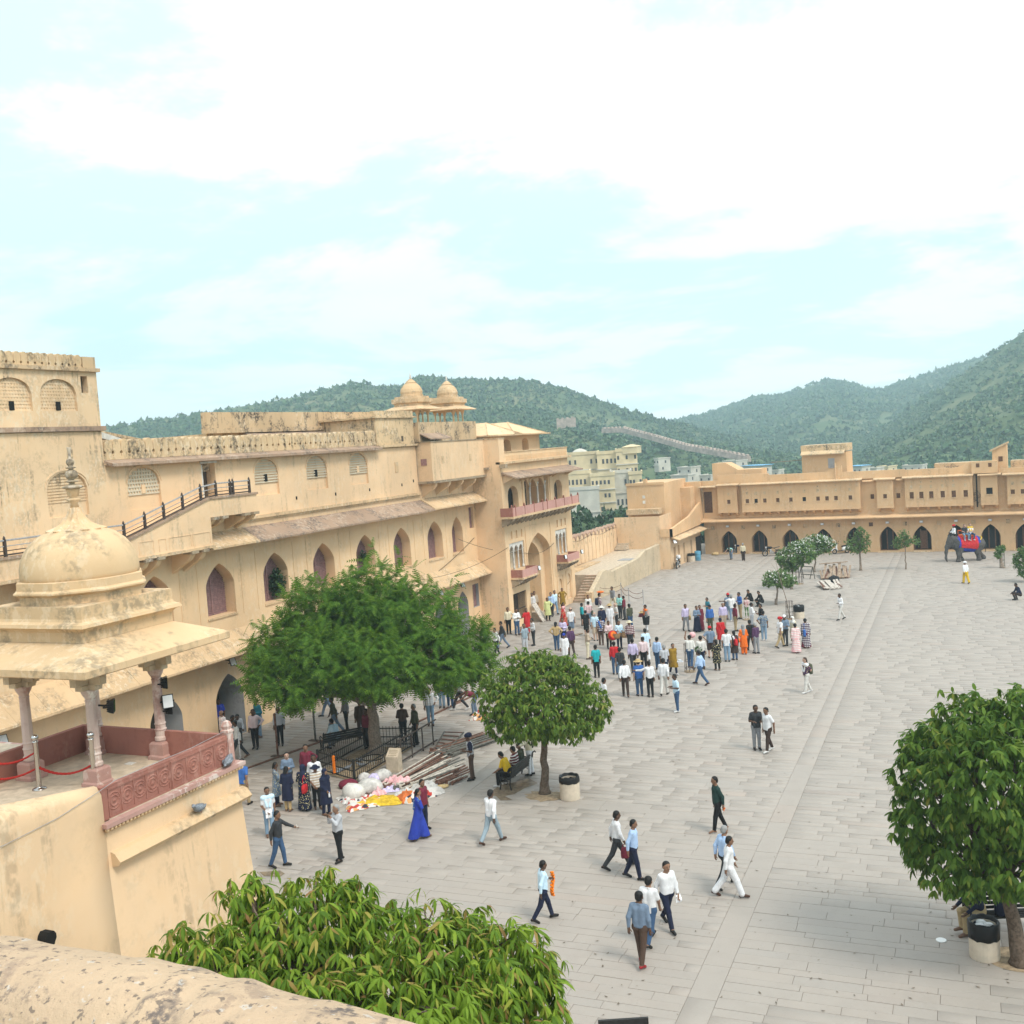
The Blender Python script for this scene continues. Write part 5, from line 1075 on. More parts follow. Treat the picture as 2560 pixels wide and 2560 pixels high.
# ------------------------------------------------------------------ weathered parapet in front of the viewer
tp = thing('terrace_parapet', 'lichen-stained rounded parapet of the viewing terrace', 'wall', (-1.5, 1.2, 10))
line = [gnd(-900, 2200, 11.35), gnd(-350, 2290, 11.35), gnd(0, 2352, 11.35), gnd(300, 2400, 11.35), gnd(520, 2436, 11.35), gnd(700, 2486, 11.35), gnd(900, 2532, 11.35), gnd(1200, 2620, 11.35), gnd(1700, 2800, 11.35), gnd(2300, 3000, 11.35)]
m = MB(); rings = []
fine = []
for a, b in zip(line[:-1], line[1:]):
    for k in range(8): fine.append(a.lerp(b, k / 8))
for i, p in enumerate(fine):
    d = fine[min(i + 1, len(fine) - 1)] - fine[max(i - 1, 0)]; d.z = 0; d.normalize(); n = Vector((d.y, -d.x, 0))
    if n.dot(Vector((0, 0, 0)) - p) < 0: n = -n          # towards the viewer
    jz = .012 * mnoise.noise((i * .3, 0, 0))
    prof = [(-.03, -6), (-.03, -.16), (.0, -.06), (.05, -.01), (.14, .015), (.22, .01), (.28, -.02), (.33, -.09), (.35, -.2), (.36, -2.5), (.36, -6)]
    rings.append([tuple(p + n * (a - .03) + Vector((0, 0, b + .035 + jz + .01 * mnoise.noise((i * .4, a * 9, 3))))) for a, b in prof])
m.loft(rings); m.build('coping', 'coping_near', tp, True)
# ------------------------------------------------------------------ foliage
leaf_mat('mango_leaf', [(0, (.06, .125, .012)), (.25, (.11, .20, .018)), (.55, (.18, .29, .026)), (.8, (.28, .39, .04)), (.91, (.38, .33, .07)), (1, (.34, .17, .08))], .42, .55, .2)
leaf_mat('mango_dark', [(0, (.038, .088, .014)), (.4, (.07, .145, .022)), (.8, (.12, .205, .03)), (.95, (.19, .26, .042)), (1, (.26, .24, .05))], .42, .6, .15)
leaf_mat('ashoka_leaf', [(0, (.045, .10, .014)), (.4, (.09, .165, .024)), (.75, (.15, .235, .034)), (.93, (.22, .29, .05)), (1, (.30, .26, .08))], .42, .6, .15)
leaf_mat('feather_leaf', [(0, (.035, .10, .012)), (.4, (.065, .16, .016)), (.8, (.11, .23, .022)), (1, (.17, .28, .03))], .45, .6, .2)
leaf_mat('small_leaf', [(0, (.05, .11, .03)), (.5, (.09, .17, .05)), (1, (.17, .26, .09))], .35, .5, .3)
plain('petal', (.74, .75, .70), .6, .06, 8)
TRI_LEAF = (np.array([(0, 0, 0), (.34, .10, .03), (.34, -.10, .03), (.72, .08, -.08), (.72, -.08, -.08), (1, 0, -.28)]), np.array([(0, 2, 1), (1, 2, 4), (1, 4, 3), (3, 4, 5)]))
WIDE_LEAF = (np.array([(0, 0, 0), (.32, .15, .03), (.32, -.15, .03), (.72, .12, -.08), (.72, -.12, -.08), (1, 0, -.24)]), TRI_LEAF[1])
SHORT_LEAF = (np.array([(0, 0, 0), (.5, .26, .02), (.5, -.26, .02), (1, 0, -.12)]), np.array([(0, 2, 1), (1, 2, 3)]))
def frond():
    v, f = [], []
    for k in range(7):
        s = .14 + .86 * k / 7; w = .21 * math.sin(PI * min(1, s * .85 + .15)) + .05; z = -.22 * s * s
        for sg in (-1, 1):
            o = len(v); v += [(s - .045, 0, z), (s + .055, 0, z - .02), (s + .07, sg * w, z - .06)]; f.append((o, o + 1, o + 2) if sg < 0 else (o + 1, o, o + 2))
    return np.array(v), np.array(f)
FROND = frond()
def place_leaves(tmpl, P, D, N, L):
    """leaves at P along D with blade normal near N and length L -> vertices, triangles"""
    V0, F0 = tmpl; D = D / np.linalg.norm(D, axis=1, keepdims=True); S = np.cross(N, D); S /= np.linalg.norm(S, axis=1, keepdims=True) + 1e-9; U = np.cross(D, S)
    V = P[:, None] + L[:, None, None] * (V0[None, :, 0:1] * D[:, None] + V0[None, :, 1:2] * S[:, None] + V0[None, :, 2:3] * U[:, None])
    F = F0[None] + (np.arange(len(P)) * len(V0))[:, None, None]
    return V.reshape(-1, 3), F.reshape(-1, 3)
def crown_pts(lobes, n, g, shell=.55):
    C = np.array([l[0] for l in lobes]); R = np.array([l[1] for l in lobes]); a = (R[:, 0] * R[:, 1] * R[:, 2]) ** (2 / 3); a /= a.sum()
    k = g.choice(len(lobes), n * 2, p=a); d = g.normal(size=(n * 2, 3)); d /= np.linalg.norm(d, axis=1, keepdims=True)
    r = 1 - shell * g.random(n * 2) ** 2.0 + .09 * g.normal(size=n * 2); P = C[k] + d * R[k] * r[:, None]
    q = np.min([np.where(k == i, 9., np.linalg.norm((P - C[i]) / R[i], axis=1)) for i in range(len(lobes))], axis=0)
    ok = (q > .72) | (g.random(n * 2) < .12); P, d = P[ok][:n], d[ok][:n]
    return P, d
def rosettes(P, O, per, L, g, droop=.55, spread=1.0):
    n = len(P); A = g.normal(size=(n, per, 3)) * spread; A /= np.linalg.norm(A, axis=2, keepdims=True)
    D = A + O[:, None] * .55 + np.array([0, 0, -droop]); D = D.reshape(-1, 3)
    Q = np.repeat(P, per, 0); N = np.repeat(O, per, 0) * .6 + np.array([0, 0, 1.]) + .35 * g.normal(size=(n * per, 3))
    return Q, D, N, L * (.65 + .6 * g.random(n * per))
def limb(m, a, b, r0, r1, g, n=5, bend=.12):
    a = Vector(a); b = Vector(b); L = (b - a).length; pts = []; rr = []
    for k in range(n + 1):
        t = k / n; p = a.lerp(b, t); j = bend * L * math.sin(PI * t); p += Vector((g.normal() * j * .4, g.normal() * j * .4, j * .3)); pts.append(p); rr.append(r0 + (r1 - r0) * t)
    m.tube(pts, rr, 8); return pts
def tree(name, label, base, lobes, tmpl, mat, n, per, L, seed, trunk_r=.16, fork=.45, bark='bark', droop=.55, big=0, flowers=0, group=None, twigs=40, lean=(0, 0)):
    g = np.random.default_rng(seed); base = Vector(base); root = thing(name, label, 'tree', tuple(base), group)
    cz = min(l[0][2] - l[1][2] * .4 for l in lobes); cx = np.mean([l[0] for l in lobes], axis=0)
    f = Vector((base.x + (cx[0] - base.x) * .4 + lean[0], base.y + (cx[1] - base.y) * .4 + lean[1], base.z + (cz - base.z) * (fork + .35)))
    m = MB(); pts = limb(m, base - Vector((0, 0, .05)), f, trunk_r * 1.12, trunk_r * .72, g, 7, .04)
    m.lathe([(trunk_r * 1.7, -.02), (trunk_r * 1.3, .12), (trunk_r * 1.05, .4)], base, 10); m.build('trunk', bark, root, True)
    m = MB()
    for c, r in lobes:
        e = Vector(c); p = limb(m, f, e, trunk_r * .5, .03, g, 6, .1)
        for k in range(5):
            d = Vector(g.normal(size=3)); d.normalize(); limb(m, p[2 + k % 4], e + Vector((d.x * r[0], d.y * r[1], d.z * r[2])) * .85, trunk_r * .18, .008, g, 4, .1)
    m.build('limbs', bark, root, True)
    P, O = crown_pts(lobes, n, g); Q, D, N, LL = rosettes(P, O, per, L, g, droop); 
    if twigs:                                    # stray shoots that break the outline
        Pt, Ot = crown_pts(lobes, twigs, g, .02); Pt = Pt + Ot * (.10 + .35 * g.random((len(Pt), 1))) * L * 2.0; Q2, D2, N2, L2 = rosettes(Pt, Ot, max(4, per // 2), L, g, droop * 1.1); Q, D, N, LL = np.concatenate([Q, Q2]), np.concatenate([D, D2]), np.concatenate([N, N2]), np.concatenate([LL, L2])
    own = np.zeros(len(Q), bool)
    if big:
        dist = np.linalg.norm(Q - np.array([0, 0, EYE]), axis=1); px = np.array([proj(q)[:2] for q in Q]); dist[(px[:, 0] < 0) | (px[:, 0] > 2560) | (px[:, 1] > 2560)] += 100
        own[np.argsort(dist)[:big]] = True
    V, F = place_leaves(tmpl, Q[~own], D[~own], N[~own], LL[~own]); V -= np.array(base)
    c = link('crown', np_mesh('crown', V, F, mat, False), root)
    if big: c['kind'] = 'stuff'
    if big:
        me = np_mesh('leaf', tmpl[0], tmpl[1], mat)
        for q, d, nn, l in zip(Q[own], D[own], N[own], LL[own]):
            d = Vector(d).normalized(); s = Vector(nn).cross(d).normalized(); u = d.cross(s)
            o = link('leaf', me, root); o.matrix_local = Matrix(((d.x * l, s.x * l, u.x * l, q[0] - base.x), (d.y * l, s.y * l, u.y * l, q[1] - base.y), (d.z * l, s.z * l, u.z * l, q[2] - base.z), (0, 0, 0, 1)))
    if flowers:
        Pf, Of = crown_pts(lobes, flowers * 3, g, .06); ok = Of[:, 2] > .0; Pf, Of = Pf[ok][:flowers], Of[ok][:flowers]; Qf, Df, Nf, Lf = rosettes(Pf, Of, 5, L * .45, g, -.4); V, F = place_leaves(SHORT_LEAF, Qf, Df, Nf, Lf); V -= np.array(base)
        link('blossom', np_mesh('blossom', V, F, 'petal'), root)
    return root
def lobe(px, py, rx, ry, r, doff=0., deep=None):
    """crown lobe seen at (px,py) with half sizes in photo pixels, at horizontal distance r (+doff)"""
    c = atr(px, py, r + doff); k = proj(c)[2] / FPX; return ((c.x, c.y, c.z), (rx * k, (deep or rx) * k, ry * k))

# big feathery tree in the fenced bed
b = gnd(941, 1880); r = math.hypot(b.x, b.y)
L_ = [lobe(690, 1620, 75, 70, r, .5), lobe(660, 1690, 50, 50, r, -1.2), lobe(790, 1530, 95, 90, r, 1), lobe(820, 1640, 120, 85, r, -1.5), lobe(930, 1490, 95, 82, r, .5), lobe(1040, 1540, 105, 95, r, 0), lobe(950, 1660, 120, 85, r, -2.0), lobe(1090, 1650, 100, 75, r, -1.2), lobe(1165, 1610, 65, 70, r, .3), lobe(1200, 1660, 38, 40, r, -.5), lobe(740, 1725, 58, 38, r, -2.2), lobe(890, 1600, 120, 110, r, 2.2)]
L_ = [(c, tuple(q * .93 for q in rr)) for c, rr in L_]
tree('feathery_tree', 'big feathery green tree growing inside the black railings', b, L_, FROND, 'feather_leaf', 1900, 6, .62, 21, .26, .3, 'bark_pale', .35, twigs=60)
# round tree over the bench
b = gnd(1362, 1983); r = math.hypot(b.x, b.y)
L_ = [lobe(1360, 1740, 120, 95, r, 0), lobe(1260, 1740, 68, 70, r, -.4), lobe(1460, 1765, 68, 62, r, -.3), lobe(1330, 1665, 65, 45, r, .2), lobe(1400, 1690, 70, 50, r, .3), lobe(1290, 1800, 80, 45, r, -.5), lobe(1420, 1800, 85, 42, r, -.5), lobe(1360, 1780, 100, 60, r, -1.2)]
tree('round_tree', 'round-headed leafy tree on a straight trunk beside the concrete bin', b, L_, WIDE_LEAF, 'ashoka_leaf', 1700, 9, .22, 22, .15, .5, 'bark', 1.2, twigs=60)
# tree at the right edge
b = gnd(2552, 2410); r = math.hypot(b.x, b.y)
L_ = [lobe(2420, 1990, 175, 190, r, -.2), lobe(2560, 1960, 170, 200, r, 0), lobe(2330, 1960, 95, 120, r, -.2), lobe(2430, 1800, 90, 75, r, .2), lobe(2340, 1870, 80, 70, r, .1), lobe(2290, 2060, 60, 85, r, -.3), lobe(2400, 2150, 120, 85, r, -.6), lobe(2530, 2150, 130, 75, r, -.6), lobe(2560, 1790, 90, 80, r, .3), lobe(2680, 1950, 140, 200, r, .3), lobe(2470, 1950, 130, 150, r, -1.4)]
tree('mango_tree', 'dense dark mango tree at the edge with a bench beneath', b, L_, WIDE_LEAF, 'mango_dark', 2500, 9, .23, 23, .17, .5, 'bark', 1.25, twigs=70)
# mango in front of the terrace
r = 11.8; c = atr(900, 2480, r); b = Vector((c.x, c.y, 0))
L_ = [lobe(880, 2400, 200, 150, r, .4), lobe(700, 2420, 190, 130, r, .2), lobe(520, 2400, 120, 95, r, .2), lobe(770, 2280, 160, 70, r, .6), lobe(1080, 2380, 160, 110, r, .2), lobe(1250, 2430, 140, 110, r, -.1), lobe(620, 2240, 70, 50, r, .7), lobe(1330, 2500, 80, 90, r, -.3), lobe(1000, 2520, 250, 120, r, -.8), lobe(410, 2425, 85, 45, r, .3), lobe(1200, 2600, 190, 100, r, -.8), lobe(720, 2520, 200, 90, r, -.5)]
tree('mango_tree', 'bright green mango tree top just below the viewing terrace', b, L_, TRI_LEAF, 'mango_leaf', 2500, 10, .185, 24, .2, .55, 'bark', 1.35, big=300, twigs=150)
# small trees of the far court
def small(px, py, lobes, label, mat='small_leaf', n=260, per=6, L=.2, seed=1, fl=0, tr=.07, name='young_tree', droop=.2):
    b = gnd(px, py); r = math.hypot(b.x, b.y); tree(name, label, b, [lobe(*q[:4], r, *(q[4:])) for q in lobes], SHORT_LEAF, mat, n, per, L, seed, tr, .5, 'bark_pale', droop, flowers=fl, twigs=10, group='small trees planted in the far court')
small(1940, 1511, [(1930, 1447, 24, 16), (1958, 1450, 26, 17, -.4), (1975, 1452, 16, 12, .3), (1945, 1438, 22, 12, .4)], 'nearest low white-flowering tree beside the two seated people', seed=31, fl=70, L=.24)
small(1979, 1473, [(1985, 1390, 36, 26), (2010, 1385, 26, 24, -.3), (1965, 1395, 24, 20), (1998, 1368, 22, 14), (1975, 1418, 20, 10)], 'taller white-flowering tree with a dense rounded head in the middle of the far trees', n=420, seed=32, fl=150, L=.26, tr=.08)
small(2036, 1430, [(2045, 1356, 30, 17), (2065, 1362, 22, 17), (2022, 1358, 22, 14), (2050, 1375, 26, 10)], 'white-blossomed flat-topped tree in front of the far doorways', n=330, seed=33, fl=260, L=.24, tr=.07)
small(2152, 1426, [(2132, 1360, 18, 18), (2153, 1345, 18, 22), (2163, 1362, 13, 18), (2150, 1330, 10, 12), (2140, 1372, 14, 10)], 'upright thin tree with a forked trunk near the white scooter', n=260, seed=34, L=.2, tr=.09)
small(2265, 1423, [(2258, 1352, 18, 14), (2285, 1352, 14, 9), (2260, 1335, 12, 10), (2244, 1358, 12, 10)], 'slender young tree with a sparse lopsided head before the doorways', n=170, seed=35, L=.2, tr=.05)
small(2505, 1420, [(2503, 1372, 9, 7), (2494, 1385, 7, 8)], 'stubby sapling in a wrapped guard behind the elephant', n=90, seed=36, L=.2, tr=.12)
small(2585, 1455, [(2556, 1400, 20, 26), (2575, 1385, 24, 26), (2565, 1425, 18, 16)], 'bushy tree cut by the picture edge beyond the seated man', n=260, seed=37, L=.24, tr=.07)
# ------------------------------------------------------------------ people: smooth-blended bodies and garments
def snet(fn, lo, hi, h):
    """surface nets over a signed distance field"""
    ax = [np.arange(lo[i] - 2 * h, hi[i] + 2.5 * h, h) for i in range(3)]; G = np.stack(np.meshgrid(*ax, indexing='ij'), -1).astype(np.float32); v = fn(G); ins = v < 0
    nx, ny, nz = v.shape; cs = [(a, b, c) for a in (0, 1) for b in (0, 1) for c in (0, 1)]
    corner = lambda A, q: A[q[0]:nx - 1 + q[0], q[1]:ny - 1 + q[1], q[2]:nz - 1 + q[2]]
    cnt = sum(corner(ins, q).astype(np.int8) for q in cs); mask = (cnt > 0) & (cnt < 8); ids = -np.ones(mask.shape, np.int64); n = int(mask.sum()); ids[mask] = np.arange(n)
    acc = np.zeros((n, 3)); num = np.zeros(n); cv = {q: corner(v, q)[mask] for q in cs}; base = G[:-1, :-1, :-1][mask]
    for a in cs:
        for k in range(3):
            if a[k]: continue
            b = list(a); b[k] = 1; b = tuple(b); va, vb = cv[a], cv[b]; s = (va < 0) != (vb < 0); t = np.where(s, va / np.where(s, va - vb, 1), 0); p = np.array(a, float)[None].repeat(n, 0); p[:, k] = t
            acc += p * s[:, None]; num += s
    V = base + acc / num[:, None] * h; F = []
    for k in range(3):
        i, j = (k + 1) % 3, (k + 2) % 3; sl = [slice(None)] * 3; sl2 = [slice(None)] * 3; sl[k] = slice(0, -1); sl2[k] = slice(1, None); A, B = ins[tuple(sl)], ins[tuple(sl2)]
        idx = np.argwhere(A != B); dims = np.array(v.shape) - 1; ok = (idx[:, i] > 0) & (idx[:, j] > 0) & (idx[:, i] < dims[i]) & (idx[:, j] < dims[j]); idx = idx[ok]; fl = A[tuple(idx.T)]
        def cell(di, dj):
            q = idx.copy(); q[:, i] += di; q[:, j] += dj; return ids[tuple(q.T)]
        quad = np.stack([cell(-1, -1), cell(0, -1), cell(0, 0), cell(-1, 0)], 1); quad[~fl] = quad[~fl][:, ::-1]; F.append(quad)
    return V, np.concatenate(F)
def field(prims, k=.03, cut=None, off=0.):
    """prims: (a, b, ra, rb) round cones blended together; cut: list of (point, normal) half spaces that are removed"""
    P = [(np.array(a, np.float32), np.array(b, np.float32), ra, rb) for a, b, ra, rb in prims]
    def fn(G):
        d = None
        for a, b, ra, rb in P:
            ab = b - a; L = float(ab @ ab) + 1e-9; t = np.clip(((G - a) @ ab) / L, 0, 1); e = np.sqrt(((G - a - t[..., None] * ab) ** 2).sum(-1)) - (ra + t * (rb - ra)) - off
            if d is None: d = e
            else: hh = np.clip(.5 + .5 * (e - d) / k, 0, 1); d = e + (d - e) * hh - k * hh * (1 - hh)
        for p, n in (cut or []): d = np.maximum(d, (G - np.array(p, np.float32)) @ np.array(n, np.float32))
        return d
    A = np.array([np.minimum(a - max(ra, rb), b - max(ra, rb)) for a, b, ra, rb in P]).min(0) - off - .02; B = np.array([np.maximum(a + max(ra, rb), b + max(ra, rb)) for a, b, ra, rb in P]).max(0) + off + .02
    return fn, A, B
def sdf_mesh(name, prims, h, k=.03, cut=None, off=0., extra=None):
    fn, A, B = field(prims, k, cut, off); V, F = snet(fn, A, B, h)
    if extra is not None: V2, F2 = extra; F = np.concatenate([F, F2 + len(V)]); V = np.concatenate([V, V2])
    return np_mesh(name, V, F, None, True)

def cloth_mat(name, pattern=None, c2=(.75, .74, .72), rough=.85):
    t = NT(name); oi = t.n('ShaderNodeObjectInfo'); c = oi.outputs['Color']; oc = t.n('ShaderNodeTexCoord').outputs['Object']
    if pattern in ('stripe', 'check'):
        s = t.n('ShaderNodeSeparateXYZ'); t.l(oc, s.inputs[0]); f = t.math('GREATER_THAN', t.math('SINE', t.math('MULTIPLY', s.outputs[2], 62.)), .25); c0 = c; c = t.mixc(f, c0, c2)
        if pattern == 'check': f2 = t.math('GREATER_THAN', t.math('SINE', t.math('MULTIPLY', s.outputs[1], 62.)), .3); c = t.mixc(t.math('MULTIPLY', f2, .7), c, t.mixc(.5, c0, (.03, .03, .05)))
    if pattern == 'floral':
        vz = t.n('ShaderNodeTexVoronoi'); vz.inputs['Scale'].default_value = 17; t.l(oc, vz.inputs['Vector']); c = t.mixc(t.math('LESS_THAN', vz.outputs['Distance'], .3), c, c2)
    nz = t.noise(7, 4, .6, space='obj'); c = t.mixc(t.rmp(nz, .3, .7, 0, .35), c, t.mixc(1, c, (.55, .55, .55), 'MULTIPLY')); t.col(c); t.rough(rough); t.bump(t.noise(11, 4, .55, (1, 1, .45), 'obj'), .8, .03); return t.m
cloth_mat('cloth'); cloth_mat('cloth_stripe', 'stripe'); cloth_mat('cloth_check', 'check'); cloth_mat('cloth_floral', 'floral', (.62, .55, .30)); cloth_mat('skin', rough=.6); cloth_mat('hair_m', rough=.55); cloth_mat('shoe_m', rough=.5)
CL = dict(white=(.76, .77, .80), offwhite=(.66, .65, .62), cream=(.68, .62, .46), ltblue=(.42, .58, .84), sky=(.55, .74, .88), blue=(.045, .14, .42), royal=(.025, .05, .36), navy=(.013, .017, .045), black=(.012, .012, .014), char=(.035, .037, .042), grey=(.26, .27, .29), ltgrey=(.48, .50, .54), slate=(.16, .22, .31), brown=(.09, .055, .04), dkbrown=(.05, .032, .026), khaki=(.42, .32, .18), beige=(.52, .42, .32), tan=(.50, .36, .18), jeans=(.045, .095, .19), ltjeans=(.22, .33, .46), maroon=(.16, .02, .04), red=(.50, .02, .025), pink=(.75, .42, .44), ltpink=(.75, .60, .62), lilac=(.56, .50, .72), purple=(.08, .035, .09), teal=(.015, .36, .40), dkteal=(.03, .20, .27), dkgreen=(.018, .045, .04), olive=(.07, .075, .045), green=(.10, .22, .07), mustard=(.30, .18, .02), orange=(.80, .16, .015), yellow=(.72, .47, .02), mint=(.32, .66, .62), lime=(.66, .70, .32), steel=(.28, .36, .42), skin1=(.22, .12, .075), skin2=(.30, .17, .11), skin3=(.12, .065, .042), skin4=(.52, .33, .25), hair=(.010, .009, .009), hairg=(.30, .30, .30), hairb=(.05, .025, .015), shoe=(.014, .012, .012), shoeb=(.07, .03, .018), sandal=(.16, .09, .06), whiteshoe=(.6, .6, .6), redshoe=(.30, .01, .015))

ARMS = dict(side=((-.02, .06, -.28), (.04, .0, -.26)), back=((-.11, .06, -.25), (.00, .0, -.26)), fwd=((.08, .05, -.26), (.11, -.02, -.22)), hip=((-.10, .20, -.19), (.12, -.12, -.17)), fold=((.03, .07, -.27), (.17, -.22, .02)), hold=((.00, .07, -.27), (.22, -.09, .03)), low=((.03, .05, -.28), (.14, -.13, -.17)), phone=((.12, .09, -.22), (-.05, -.05, .25)), photo=((.15, .03, -.20), (.11, -.12, .22)), point=((.20, .10, -.16), (.22, .04, -.09)), reach=((.10, .22, -.10), (.10, .24, .0)), behind=((-.12, .07, -.25), (-.07, -.15, -.12)), up=((.12, .10, .20), (.12, -.02, .22)), lap=((.08, .06, -.26), (.22, -.06, -.06)), knee=((.16, .06, -.20), (.24, -.02, -.05)))
#            left leg      right leg   left arm  right arm  lean
POSES = dict(stand=((2, 3), (-2, 3), 'side', 'side', 0), stand2=((6, 8), (-4, 2), 'side', 'low', 1), walk=((26, 6), (-20, 16), 'back', 'fwd', 3), walk2=((-20, 18), (24, 6), 'fwd', 'back', 3), stroll=((14, 6), (-12, 12), 'back', 'side', 2), stroll2=((-13, 14), (13, 5), 'side', 'back', 2), hips=((3, 4), (-3, 4), 'hip', 'hip', 0), hip1=((4, 5), (-3, 3), 'hip', 'side', 0), fold=((2, 3), (-3, 4), 'fold', 'fold', 0), hold=((3, 4), (-2, 3), 'hold', 'hold', 3), phone=((3, 4), (-3, 4), 'side', 'phone', 0), photo=((5, 5), (-6, 4), 'photo', 'photo', -2), point=((14, 8), (-12, 10), 'point', 'back', 2), reach=((2, 3), (-3, 3), 'reach', 'side', 0), behind=((12, 6), (-10, 14), 'behind', 'behind', 2), walkhold=((20, 6), (-16, 16), 'hold', 'back', 3), walkphone=((18, 6), (-15, 16), 'side', 'phone', 2), sit=((84, 84), (86, 88), 'lap', 'lap', 6), sitlean=((80, 80), (88, 92), 'knee', 'knee', 24), ground=((110, 128), (104, 124), 'knee', 'knee', 20), bend=((24, 26), (8, 20), 'point', 'point', 72), climb=((6, 12), (-4, 20), 'up', 'hold', 4), ride=((78, 84), (74, 84), 'lap', 'lap', 0), lounge=((74, 70), (78, 74), 'knee', 'side', -14))
def skeleton(pose):
    (la, lb), (ra, rb), al, ar, lean = POSES[pose]; J = {}; spread = .1 if pose in ('ground', 'ride') else 0
    for s, (a, b), sg in (('L', (la, lb), 1), ('R', (ra, rb), -1)):
        a, b = math.radians(a), math.radians(b); hp = Vector((0, .09 * sg, 0)); td = Vector((math.sin(a), sg * spread * 2.5, -math.cos(a))).normalized(); sd = Vector((math.sin(a - b), sg * -spread * 1.0, -math.cos(a - b))).normalized()
        kn = hp + td * .43; an = kn + sd * .42; fp = min(0, (a - b)) * .75 if pose not in ('ground',) else -.1
        if pose in ('sit', 'sitlean', 'ride', 'lounge'): fp = 0
        fd = Vector((math.cos(fp), .12 * sg, math.sin(fp))).normalized(); J['hip' + s], J['knee' + s], J['ank' + s], J['toe' + s], J['heel' + s] = hp, kn, an, an + fd * .165 + Vector((0, 0, -.045)), an - fd * .055 + Vector((0, 0, -.045))
    if pose == 'ground': low = min(J['toeL'].z, J['toeR'].z, J['heelL'].z, J['heelR'].z) - .03; low = min(low, -.13)
    else: low = min(J[q + s].z for q in ('toe', 'heel') for s in 'LR') - .03
    dz = Vector((0, 0, -low)); J = {k: v + dz for k, v in J.items()}; pel = Vector((0, 0, .03)) + dz; J['pel'] = pel
    R = Matrix.Rotation(math.radians(lean), 3, 'Y'); up = lambda x, y, z: pel + R @ Vector((x, y, z))
    J.update(waist=up(0, 0, .13), chest=up(0, 0, .36), neck=up(-.005, 0, .52), head=up(.025, 0, .66) if lean < 40 else up(.06, 0, .66)); J['R'] = R
    for s, arm, sg in (('L', al, 1), ('R', ar, -1)):
        sh = up(-.005, .168 * sg, .445); e, w = ARMS[arm]; fl = lambda q: Vector((q[0], q[1] * sg, q[2]))
        Ra = R if lean < 40 and lean > -10 else Matrix.Identity(3)
        el = sh + Ra @ fl(e); wr = el + Ra @ fl(w); J['sh' + s], J['el' + s], J['wr' + s] = sh, el, wr; J['fd' + s] = (wr - el).normalized()
    J['lean'] = lean; return J
SK = {}; GM = {}
def sk(p):
    if p not in SK: SK[p] = skeleton(p)
    return SK[p]
